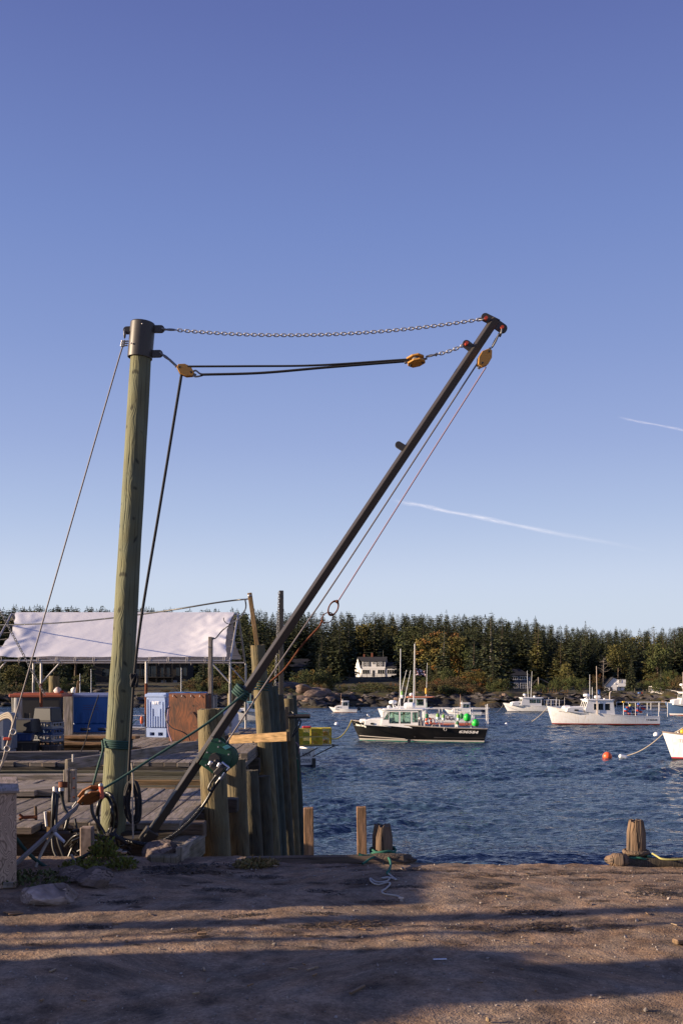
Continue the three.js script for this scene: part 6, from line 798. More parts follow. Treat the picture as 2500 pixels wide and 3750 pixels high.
// hydraulic hoses
{
  const Z = (x, y, d) => P(400 + x * 0.319, 2650 + y * 0.319, d), path = [Z(1345, 535, 9.44), Z(1290, 610, 9.44), Z(1210, 720, 9.46), Z(1100, 910, 9.5), Z(920, 1130, 9.52), Z(700, 1305, 9.5), Z(470, 1388, 9.5), Z(290, 1365, 9.55), Z(100, 1300, 9.6), Z(20, 1180, 9.65)];
  const t = thing('hydraulic_hose', 'black spiral wrapped hydraulic hose looping from winch to mast foot', 'hose'); part('hose', tube(path, 0.0155, 90, 8), rubber, t); const c = new THREE.CatmullRomCurve3(path, false, 'centripetal'), hel = []; for (let i = 0; i <= 900; i++) { const u = 0.28 + 0.62 * i / 900, p = c.getPointAt(u), tg = c.getTangentAt(u), s = new THREE.Vector3().crossVectors(tg, V(0, 0, 1)).normalize(), n = new THREE.Vector3().crossVectors(tg, s), a = i / 900 * 62 * 6.283; hel.push(p.addScaledVector(s, Math.cos(a) * 0.018).addScaledVector(n, Math.sin(a) * 0.018)); } part('spiral_guard', tube(hel, 0.0065, 1200, 4), mat(0.02, 0.02, 0.022, 0.25), t); part('sleeve', rod(Z(1330, 560, 9.44), Z(1270, 640, 9.445), 0.019), mat(0.6, 0.6, 0.62, 0.25, { metalness: 0.8 }), t);
  rope('hydraulic_hose', [P(803, 2822, 9.44), P(788, 2845, 9.45), P(770, 2872, 9.45), P(764, 2892, 9.45), P(772, 2896, 9.45), P(783, 2880, 9.46), P(790, 2858, 9.47)], 0.012, rubber, 'short black hose loop hanging beneath the winch'); const lp = (u, v, rx, ry, d, label, a0 = 0, n = 1.1) => rope('coiled_hose', Array.from({ length: 26 }, (_, i) => P(u + rx * Math.cos(a0 + i / 25 * 6.283 * n), v + ry * Math.sin(a0 + i / 25 * 6.283 * n), d + 0.04 * Math.sin(i))), 0.017, rubber, label, 80, 7); lp(392, 2992, 36, 88, 9.62, 'outer black hose loop around the mast foot', 0.3, 1.2); lp(386, 2985, 26, 70, 9.6, 'inner black hose loop around the mast foot', 1.2, 1.15);
  const hs = (pts, label, m = rubber, r = 0.017) => rope('hanging_hose', pts.map(([u, v, d]) => P(u, v, d)), r, m, label, 50, 7); hs([[210, 2882, 9.5], [199, 2905, 9.45], [195, 2975, 9.4], [193, 3040, 9.4], [198, 3110, 9.35], [215, 3150, 9.3]], 'black hose hanging from the rail bracket on the outside'); hs([[214, 2880, 9.5], [210, 2930, 9.45], [206, 3000, 9.4], [215, 3080, 9.35], [240, 3150, 9.3]], 'black hose hanging from the rail bracket next to the outer one'); hs([[228, 2880, 9.5], [230, 2930, 9.5], [238, 2962, 9.48], [250, 2985, 9.46], [240, 3040, 9.44]], 'black hose bent over the bracket board'); hs([[335, 2940, 9.5], [342, 2985, 9.48], [370, 3030, 9.45], [395, 3075, 9.42], [408, 3110, 9.4]], 'black hose slanting down before the mast foot'); hs([[275, 2998, 9.5], [286, 3060, 9.45], [290, 3130, 9.4]], 'thin black hose hanging beside the concrete marker', rubber, 0.012); hs([[232, 3165, 8.8], [300, 3140, 8.85], [350, 3115, 8.9], [395, 3115, 8.95], [412, 3150, 9.0], [416, 3175, 9.0]], 'black hose arching over the weeds'); hs([[60, 3070, 8.6], [110, 3130, 8.6], [190, 3185, 8.6], [300, 3208, 8.62]], 'dark green hose lying by the plywood box', greenRope, 0.016); hs([[130, 3178, 8.55], [160, 3110, 8.7], [196, 3050, 8.75]], 'tan stick of rope hanging from the strap', tanRope, 0.014); hs([[262, 3130, 8.8], [280, 3165, 8.75], [298, 3190, 8.7]], 'grey rope stub lying in the weeds', tanRope, 0.012);
  { const q = rng(123); for (let k = 0; k < 9; k++) { const u0 = rr(q, 235, 300), u1 = rr(q, 380, 500), pts = []; for (let i = 0; i <= 6; i++) { const f = i / 6; pts.push([lerp(u0, u1, f) + rr(q, -22, 22), lerp(rr(q, 3040, 3130), rr(q, 3060, 3150), f) + 30 * Math.sin(f * 3.1 + k), rr(q, 9.1, 9.5)]); } const o = hs(pts, 'black hose in the dark tangle under the mast foot', k % 4 ? rubber : blackRope, rr(q, 0.010, 0.017)); o.userData.group = 'tangled hoses under the mast foot'; } }
  const v = thing('hose_fitting', 'cluster of worn hose fittings at the top of the bracket', 'fitting'); for (const [u, vv, r, m] of [[205, 2890, 0.03, galv], [214, 2895, 0.025, galvDark], [232, 2872, 0.045, rust], [226, 2886, 0.03, galv]]) part('fitting', rod(P(u, vv - 8, 9.48), P(u, vv + 12, 9.47), r), m, v); const ov = thing('steel_tag', 'bright steel plate at the foot of the mast', 'plate'); part('plate', box(-0.05, 0.05, -0.01, 0.01, -0.03, 0.03).translate(P(428, 3114, 9.2).x, P(428, 3114, 9.2).y, -9.2), galv, ov); part('plate', box(-0.025, 0.025, -0.01, 0.01, -0.02, 0.02).translate(P(455, 3121, 9.2).x, P(455, 3121, 9.2).y, -9.2), galv, ov);
}
// ================================================================ ON THE WHARF
{ // tarpaulin canopy on a pipe frame
  const t = thing('canopy', 'white tarpaulin canopy laced to a galvanised pipe frame', 'canopy'), x0 = -8.62, x1 = -2.70, ye = 2.05, yr = 3.30, zn = -24.2, zr = -26.05, zf = -27.9;
  const q = rng(19), nx = 120, ny = 34, pos = [], uv = [], idx = [];
  for (let side = 0; side < 2; side++) { const b = pos.length / 3; for (let i = 0; i <= nx; i++) for (let j = 0; j <= ny; j++) {
    const s = i / nx, r = j / ny, inset = 0.10 + 0.16 * Math.sin(r * Math.PI) + 0.012 * Math.cos(r * 44), x = lerp(x0 + inset, x1 - inset * 0.7 - 0.02, s), a = V(x, yr + 0.05, zr), e = V(x, ye + 0.10, side ? zf + 0.08 : zn - 0.08), p = a.lerp(e, Math.pow(r, 1.0));
    const edge = Math.min(s, 1 - s) * 5.6, pull = Math.exp(-edge * 1.6), low = Math.exp(-(1 - r) * 4.2), sagm = -0.10 * Math.sin(r * Math.PI) * smoothstep(edge, 0, 1.2);
    const fold = 0.022 * pull * Math.sin(r * 23 + 2.5 * n2(x * 1.6, r * 2)) + 0.016 * low * Math.sin(x * 5.2 + 3 * n2(x * 0.5, 2) + (r - 1) * 6) * (0.5 + 0.5 * n2(x * 0.7, 9)) + 0.016 * fbm(x * 0.35 + r * 0.9, r * 1.0 + x * 0.1, 2) + 0.0016 * n2(x * 3.0 + r * 5, r * 5 - x * 1.2);
    const w = smoothstep(r, 0, 0.06); p.y += (sagm + fold * 0.83) * w; p.z += (sagm + fold) * 0.56 * w * (side ? -1 : 1); pos.push(p.x, p.y, p.z); uv.push(x, r * 2.2);
    if (i < nx && j < ny) { const k = b + i * (ny + 1) + j; idx.push(k, k + 1, k + ny + 1, k + 1, k + ny + 2, k + ny + 1); } } }
  const g = new THREE.BufferGeometry(); g.setAttribute('position', new THREE.Float32BufferAttribute(pos, 3)); g.setAttribute('uv', new THREE.Float32BufferAttribute(uv, 2)); g.setIndex(idx); g.computeVertexNormals();
  part('tarpaulin', g, new THREE.MeshPhysicalMaterial({ color: new THREE.Color().setRGB(0.76, 0.74, 0.765), roughness: 0.5, transmission: 0.10, thickness: 0, bumpMap: clothBump, bumpScale: 0.003, side: THREE.DoubleSide }), t);
  const pipe = (A, B, n = 'pipe', r = 0.026, m = galv) => part(n, rod(A, B, r, r, 10), m, t); for (const [y, z] of [[ye, zn], [ye, zf], [yr, zr]]) pipe(V(x0, y, z), V(x1, y, z), 'pipe', y > 3 ? 0.024 : 0.027); for (const x of [x0, x1]) { pipe(V(x, ye, zn), V(x, yr, zr), 'rafter'); pipe(V(x, ye, zf), V(x, yr, zr), 'rafter'); }
  const legs = [[-7.29, zn], [-4.74, zn], [x1, zn], [x0, zn], [x1 + 0.02, zf], [x0, zf]]; for (const [x, z] of legs) { pipe(V(x, YD, z), V(x, ye - 0.02, z), 'leg', 0.028); pipe(V(x, YD + 0.25, z), V(x, ye - 0.55, z), 'leg_sleeve', 0.036, x === -7.29 || x === -4.74 ? rust : galvDark); }
  for (const [x, z, s] of [[x1, zn, -1], [x1, zf, -1], [-7.29, zn, 1], [x0, zn, 1]]) pipe(V(x, ye - 0.55, z), V(x + s * 0.48, ye - 0.02, z), 'brace', 0.018); for (let i = 0; i < 13; i++) { const x = lerp(x0 + 0.35, x1 - 0.15, i / 12); part('bungee_tie', tube([V(x - 0.015, ye + 0.10, zn - 0.02), V(x - 0.02, ye, zn + 0.03), V(x, ye - 0.06, zn + 0.02), V(x + 0.02, ye, zn + 0.03), V(x + 0.015, ye + 0.10, zn - 0.02)], 0.007, 20, 5), whiteRope, t); if (i % 2) part('bungee_tie', tube([V(x, ye + 0.08, zf), V(x, ye - 0.07, zf + 0.03)], 0.008, 4, 5), whiteRope, t); }
  for (const x of [x0, x1]) for (let i = 1; i < 7; i++) for (const z of [zn, zf]) { const r = i / 7, A = V(x, lerp(ye, yr, r), lerp(z, zr, r)); part('lacing', rod(A, A.clone().add(V(x > -5 ? -0.3 : 0.3, 0.03, 0)), 0.006, 0.006, 5), whiteRope, t); }
  rope('power_cable', [P(-30, 2290, 26), P(200, 2282, 24), P(420, 2262, 22), P(640, 2232, 20.5), P(800, 2206, 20), P(880, 2196, 19.8), P(898, 2195, 19.6), P(914, 2192, 19.3)], 0.016, rubber, 'twisted black power cable strung across the canopy', 70); rope('power_cable', [P(898, 2195, 19.6), P(900, 2225, 20.5), P(880, 2262, 22), P(845, 2286, 23.2), P(815, 2308, 23.4), P(790, 2337, 23.2), P(776, 2340, 23)], 0.014, rubber, 'cable dropping from the pile board to the grey pole', 50);
  rope('cable_end', [P(842, 2287, 23.2), P(826, 2280, 23.1), P(819, 2265, 23), P(821, 2262, 23)], 0.009, rubber, 'loose cable end with black plug before the tarpaulin'); rope('cable_end', [P(840, 2288, 23.2), P(846, 2272, 23.1), P(853, 2258, 23)], 0.009, rubber, 'loose cable end with white plug before the tarpaulin');
}
chain('canopy_chain', 'thin chain slanting down outside the canopy leg', P(-10, 2215, 23.6), P(165, 2545, 23.6), 0.0, 0.07, 0.008, galvDark);
function tub(label, p, turn, w, h, d, m, lid, o = {}) {
  const t = thing('insulated_tub', label, 'tub', p, turn), tp = 0.96, b = cbox(w, h * 0.78, d, 0.05).translate(0, h * 0.6, 0), a = b.attributes.position; for (let i = 0; i < a.count; i++) { const k = lerp(tp, 1, clamp((a.getY(i) - h * 0.2) / (h * 0.8), 0, 1)); a.setX(i, a.getX(i) * k); a.setZ(i, a.getZ(i) * k); } b.computeVertexNormals(); part('body', uvm(b), m, t);
  const base = poly([[-w * 0.47, 0], [w * 0.47, 0], [w * 0.48, h * 0.215], [-w * 0.48, h * 0.215]]); for (const s of [-1, 1]) base.holes.push(poly([[s * w * 0.2 - w * 0.115, h * 0.035], [s * w * 0.2 + w * 0.115, h * 0.035], [s * w * 0.2 + w * 0.115, h * 0.115], [s * w * 0.2 - w * 0.115, h * 0.115]])); part('base', uvm(slab(base, d * 0.94).translate(0, 0, -d * 0.47)), m, t);
  const n = o.ribs ?? 6; for (let i = 0; i < n; i++) { const x = lerp(-0.42, 0.42, i / (n - 1)) * w, y1 = o.tall ? h * (i === 0 || i === n - 1 ? 0.9 : i === 1 || i === n - 2 ? 0.84 : i === 2 || i === n - 3 ? 0.68 : 0.5) : h * 0.55; part('rib', cbox(w * 0.065, y1 - h * 0.235, 0.024, 0.008).translate(x, (y1 + h * 0.235) / 2, d / 2 * 0.99), m, t); part('rib', cbox(0.024, y1 - h * 0.235, d * 0.065, 0.008).translate(w / 2 * 0.99, (y1 + h * 0.235) / 2, lerp(-0.42, 0.42, i / (n - 1)) * d), m, t); }
  part('lid', uvm(cbox(w * 1.06, h * 0.085, d * 1.06, 0.025)).translate(0, h * 0.985, 0), lid, t); part('lid_top', uvm(cbox(w * 0.9, h * 0.03, d * 0.9, 0.012)).translate(0, h * 1.035, 0), lid, t); return t;
}
const paleBlue = paint(0.33, 0.44, 0.72, 0.45), deepBlue = paint(0.012, 0.11, 0.44, 0.5), blackTub = paint(0.022, 0.02, 0.02, 0.55);
{
  const p1 = onY(584, 2700, YD), t1 = tub('pale blue ribbed plastic tub beside the plywood box', V(p1.x, YD, p1.z - 0.28), -0.30, 0.56, 1.02, 0.56, paleBlue, paleBlue, { tall: true, ribs: 8 }); part('lettering', new THREE.PlaneGeometry(0.2, 0.12).translate(-0.01, 0.83, 0.298), letters('NFT', 0.2, 0.12, '#ffffff', toon), t1);
  tub('pale blue lidded tub standing behind the plywood box', V(P(690, 2600, 25.6).x, YD, -25.6), -0.1, 0.9, 1.02, 0.7, paleBlue, paint(0.10, 0.22, 0.55)); const p2 = onY(335, 2682, YD), t2 = tub('deep blue lidded tub beside the mast with red print', V(p2.x + 0.05, YD, p2.z - 0.5), 0.04, 1.16, 0.98, 1.0, deepBlue, paint(0.20, 0.26, 0.55)); part('lettering', new THREE.PlaneGeometry(0.42, 0.17).translate(-0.08, 0.66, 0.497), letters('\u2014\u2014\u2014 \u2014\u2014\u2014\n\u2014\u2014\u2014\u2014 \u2014\u2014\n\u2014\u2014 \u2014\u2014\u2014 \u2014\u2014', 0.42, 0.17, '#5a0f1c', toon, { size: 0.3 }), t2);
  tub('black lidded tub with rust red lid behind the crates', V(P(152, 2600, 25.6).x, YD, -25.6), 0.02, 1.26, 1.0, 1.0, blackTub, paint(0.40, 0.10, 0.05)); tub('grey tub behind the looped tan ropes', V(P(-20, 2650, 17.6).x, YD, -17.6), 0.0, 0.62, 0.78, 0.6, paint(0.22, 0.24, 0.30), paint(0.25, 0.27, 0.32));
  const pw = single('wharf_bollard', pile(0.11, 0.10, 0.95, 8).translate(P(67, 2600, 24.2).x, YD, -24.2), mat(0.42, 0.40, 0.38, 0.9, { map: pileMap }), 'pale round post beside the black tub', 'post'); const pb = single('upright_board', uvm(box(-0.11, 0.11, 0, 0.98, -0.04, 0.04)).translate(P(251, 2600, 24).x, YD, -24), paleTimber, 'grey upright board between the black and blue tubs', 'board');
  const bottle = single('jug', lathe([[0, 0], [0.08, 0], [0.085, 0.09], [0.06, 0.12], [0.035, 0.13], [0.035, 0.15], [0, 0.15]], 14).translate(P(272, 2540, 26.6).x, YD + 1.035, -26.6), whitePlastic, 'white jug standing on the blue tub lid', 'jug'); const bag = single('plastic_bag', boulder(21, 0.10, 0.11, 0.08, 2).translate(P(212, 2540, 25.6).x, YD + 1.10, -25.6), paint(0.6, 0.5, 0.5), 'crumpled pale bag lying on the black tub lid', 'bag'); const gl = single('work_glove', boulder(27, 0.08, 0.035, 0.05, 1).translate(P(226, 2547, 25.6).x, YD + 1.075, -25.6), paint(0.6, 0.05, 0.02), 'small orange glove on the rust red lid', 'glove'); for (let i = 0; i < 2; i++) single('tool_handle', rod(V(0, 0, 0), V(0.06, 0.32, 0), 0.022).translate(P(279 + i * 4, 2540, 26.4).x, YD + 1.03, -26.4), i ? tanTimber : brownTimber, i ? 'tan tool handle leaning on the blue tub lid' : 'brown tool handle leaning on the blue tub lid', 'handle');
}
{ // plywood equipment box with switch box and pole
  const p = onY(696, 2714, YD), t = thing('plywood_box', 'tall reddish plywood box with hooks along its top edge', 'box', V(p.x, YD, p.z - 0.25), -0.26), w = 0.90, h = 1.06, d = 0.5; const pm = mat(0.27, 0.10, 0.032, 0.6, { map: plyDark }); part('front_panel', uvm(box(-w / 2, w / 2, 0, h, d / 2 - 0.02, d / 2, 0.003)), pm, t); for (const s of [-1, 1]) part('side_panel', uvm(box(s * w / 2 - 0.01, s * w / 2 + 0.01, 0, h - 0.01, -d / 2, d / 2 - 0.022, 0.003)), pm, t); part('top_panel', uvm(box(-w / 2 - 0.01, w / 2 + 0.01, h + 0.002, h + 0.02, -d / 2, d / 2, 0.003)), pm, t); part('back_panel', uvm(box(-w / 2 + 0.012, w / 2 - 0.012, 0, h - 0.01, -d / 2 - 0.02, -d / 2, 0.003)), pm, t); for (let i = 0; i < 4; i++) part('hook', tube([V(-0.34 + i * 0.22, h - 0.01, d / 2 + 0.01), V(-0.34 + i * 0.22, h - 0.05, d / 2 + 0.03), V(-0.32 + i * 0.22, h - 0.06, d / 2 + 0.02)], 0.008, 10, 5), galv, t); part('knot_hole', new THREE.CylinderGeometry(0.018, 0.018, 0.004, 12).rotateX(Math.PI / 2).translate(0.15, 0.8, d / 2 + 0.002), darkTimber, t);
  const sb = thing('switch_box', 'grey metal switch box on the beside the plywood box', 'electrical box', V(P(783, 2550, 22.9).x, P(783, 2600, 22.9).y, -22.9)); part('case', cbox(0.15, 0.34, 0.13, 0.008).translate(0, 0.17, 0), galvDark, sb); part('door', cbox(0.10, 0.30, 0.012, 0.004).translate(-0.02, 0.17, 0.072), galv, sb); part('screw', ball(0.012).translate(0.05, 0.28, 0.07), galv, sb); part('stand', box(-0.03, 0.03, YD - P(783, 2600, 22.9).y, 0, -0.03, 0.03), galvDark, sb); const gp = thing('grey_pole', 'slim grey wooden pole with conduit beside the plywood box', 'pole'); const A = P(770, 2332, 22.8); part('pole', uvm(cbox(0.08, A.y - YD, 0.07, 0.006)).translate(A.x, (A.y + YD) / 2, A.z), paleTimber, gp); part('conduit', rod(V(A.x + 0.05, YD + 0.4, A.z), V(A.x + 0.05, A.y - 0.06, A.z), 0.012), galvDark, gp); part('weatherhead', tube([V(A.x + 0.05, A.y - 0.08, A.z), V(A.x + 0.06, A.y - 0.02, A.z), V(A.x + 0.1, A.y - 0.05, A.z)], 0.018, 10), galvDark, gp);
  rope('equipment_cable', [P(622, 2590, 22.5), P(608, 2600, 22.4), P(610, 2640, 22.3), P(630, 2665, 22.2), P(668, 2680, 22.1), P(690, 2695, 22.1), P(696, 2712, 22.1)], 0.014, rubber, 'black cable swagged across the plywood box'); rope('equipment_cable', [P(620, 2585, 22.5), P(614, 2630, 22.4), P(618, 2680, 22.3), P(630, 2716, 22.2)], 0.016, purpleRope, 'pinkish hose hanging beside the plywood box');
  const pl = single('plastic_drum', lathe([[0, 0], [0.2, 0.01], [0.22, 0.1], [0.22, 0.5], [0.17, 0.62], [0.06, 0.68], [0, 0.68]], 18).translate(P(842, 2660, 24.6).x, YD, -24.6), paint(0.5, 0.52, 0.62, 0.4), 'translucent white drum behind the canopy leg', 'drum');
}
// stacked crates
function crate(label, p, turn, w, h, d, m, group) { // ribbed open crate with slots
  const t = thing('fish_crate', label, 'crate', p, turn, group), q = (a, b, c, e, f, g) => box(a, b, c, e, f, g, 0.004); for (const s of [-1, 1]) { part('end_rail', q(-w / 2, w / 2, h * 0.82, h, s * d / 2 - 0.02, s * d / 2 + 0.012), m, t); part('end_panel', merge([q(-w / 2, w / 2, 0, h * 0.4, s * d / 2 - 0.015, s * d / 2), ...[-0.47, -0.2, 0.2, 0.47].map((k) => q(k * w - 0.015, k * w + 0.015, h * 0.4, h * 0.82, s * d / 2 - 0.015, s * d / 2 + 0.008))]), m, t); part('side_panel', merge([q(s * w / 2 - 0.012, s * w / 2, 0, h * 0.4, -d / 2 + 0.02, d / 2 - 0.022), q(s * w / 2 - 0.012, s * w / 2 + 0.012, h * 0.82, h, -d / 2 + 0.02, d / 2 - 0.022), ...[-0.35, -0.1, 0.15, 0.38].map((k) => q(s * w / 2 - 0.012, s * w / 2 + 0.006, h * 0.4, h * 0.82, k * d - 0.015, k * d + 0.015))]), m, t); } part('bottom', q(-w / 2 + 0.015, w / 2 - 0.015, 0, 0.012, -d / 2 + 0.02, d / 2 - 0.02), m, t); return t;
}
function tote(label, p, turn, w, h, d, m, up = true) { const t = thing('tote', label, 'tote', p, turn), s = up ? 1 : -1, k = 0.86, g = cbox(w, h, d, 0.02), a = g.attributes.position; for (let i = 0; i < a.count; i++) { const f = lerp(k, 1, clamp(0.5 + s * a.getY(i) / h, 0, 1)); a.setX(i, a.getX(i) * f); a.setZ(i, a.getZ(i) * f); } g.computeVertexNormals(); part('body', uvm(g.translate(0, h / 2, 0)), m, t); part('rim', cbox(w * 1.05, 0.035, d * 1.05, 0.01).translate(0, up ? h - 0.015 : 0.018, 0), m, t); if (up) for (const x of [-0.3, 0, 0.3]) part('rib', cbox(0.02, h * 0.7, 0.02, 0.005).translate(x * w, h * 0.48, d / 2 * 0.95), m, t); return t; }
{
  const b = onY(160, 2768, YD), blk = paint(0.02, 0.02, 0.024, 0.5), gry = paint(0.24, 0.25, 0.28, 0.55), bl = paint(0.015, 0.06, 0.18, 0.5); let y = YD; const X = b.x + 0.02, Z = b.z - 0.2; for (const [h, m, l] of [[0.125, blk, 'black slotted crate at the bottom of the tall stack'], [0.125, blk, 'black slotted crate second from the bottom of the tall stack'], [0.12, gry, 'grey slotted crate under the blue crate'], [0.11, bl, 'blue slotted crate in the middle of the tall stack'], [0.12, gry, 'grey slotted crate under the upturned tote']]) { crate(l, V(X, y, Z), -0.35 + (y * 7 % 0.06), 0.44, h, 0.38, m); y += h + 0.004; } tote('black tote upturned on top of the crate stack', V(X, y, Z), -0.35, 0.42, 0.27, 0.36, blk, false);
  const c = onY(75, 2775, YD); tote('black tote at the bottom of the short stack', V(c.x, YD, c.z - 0.25), 0.1, 0.5, 0.28, 0.4, blk); tote('blue tote in the middle of the short stack', V(c.x - 0.05, YD + 0.285, c.z - 0.25), 0.1, 0.42, 0.16, 0.38, paint(0.012, 0.05, 0.20, 0.5)); tote('black tote upturned on the short stack', V(c.x + 0.03, YD + 0.45, c.z - 0.25), -0.2, 0.44, 0.24, 0.38, blk, false); tote('brown plastic tote beside the black totes', V(c.x + 0.42, YD, c.z - 0.5), 0.0, 0.3, 0.2, 0.3, paint(0.06, 0.05, 0.05, 0.5));
}
// ropes hung at the far left
{ const q = rng(71); for (let k = 0; k < 3; k++) rope('hung_rope', [P(-25, 2650 + k * 8, 10.2), P(8, 2620 + k * 7, 10.15), P(35, 2612 + k * 8, 10.1), P(48, 2630 + k * 6, 10.08), P(42 - k * 3, 2700, 10.05), P(30 - k * 4, 2745, 10.03), P(12, 2790, 10.02), P(-20, 2850, 10.0)], 0.013, tanRope, ['outermost of three looped tan ropes before the grey tub', 'middle one of three looped tan ropes before the grey tub', 'innermost of three looped tan ropes before the grey tub'][k], 50); const t = thing('rope_clamp', 'red and steel clamp on the looped tan ropes', 'clamp'); part('clamp', cbox(0.07, 0.03, 0.05, 0.008).translate(P(30, 2705, 10.02).x, P(30, 2705, 10.02).y, -10.0), redPaint, t); part('ring', new THREE.TorusGeometry(0.028, 0.008, 6, 14).translate(P(50, 2680, 10).x, P(50, 2680, 10).y, -10), galv, t); part('ring', new THREE.TorusGeometry(0.028, 0.008, 6, 14).translate(P(28, 2742, 10).x, P(28, 2742, 10).y, -10), galv, t); rope('thin_line', [P(362, 2545, 14.5), P(326, 2655, 14.4), P(318, 2700, 14.4), P(298, 2752, 14.3)], 0.008, blackRope, 'thin black line with a clip slanting behind the mast', 30); }
{ // deck fittings at the near edge
  const t = thing('mooring_cleat', 'rusty iron cleat lying on the near deck', 'cleat', onY(108, 3004, YD)); part('bar', merge([rod(V(-0.06, 0.03, 0), V(0.08, 0.035, 0), 0.018), rod(V(-0.06, 0.03, 0), V(-0.10, 0.06, 0), 0.014), rod(V(-0.06, 0.03, 0), V(-0.10, 0.01, 0), 0.014)]), rust, t); part('peg', rod(V(0.06, 0, -0.03), V(0.055, 0.14, -0.03), 0.016), brownTimber, t); const s = thing('deck_stub', 'short wooden stake with white tape at the deck edge', 'stake', onY(182, 3036, YD)); part('stake', uvm(box(-0.02, 0.02, -0.1, 0.17, -0.02, 0.02)), tanTimber, s); part('tape', rod(V(-0.02, 0.03, 0.025), V(-0.035, 0.17, 0.025), 0.012), whitePlastic, s);
}
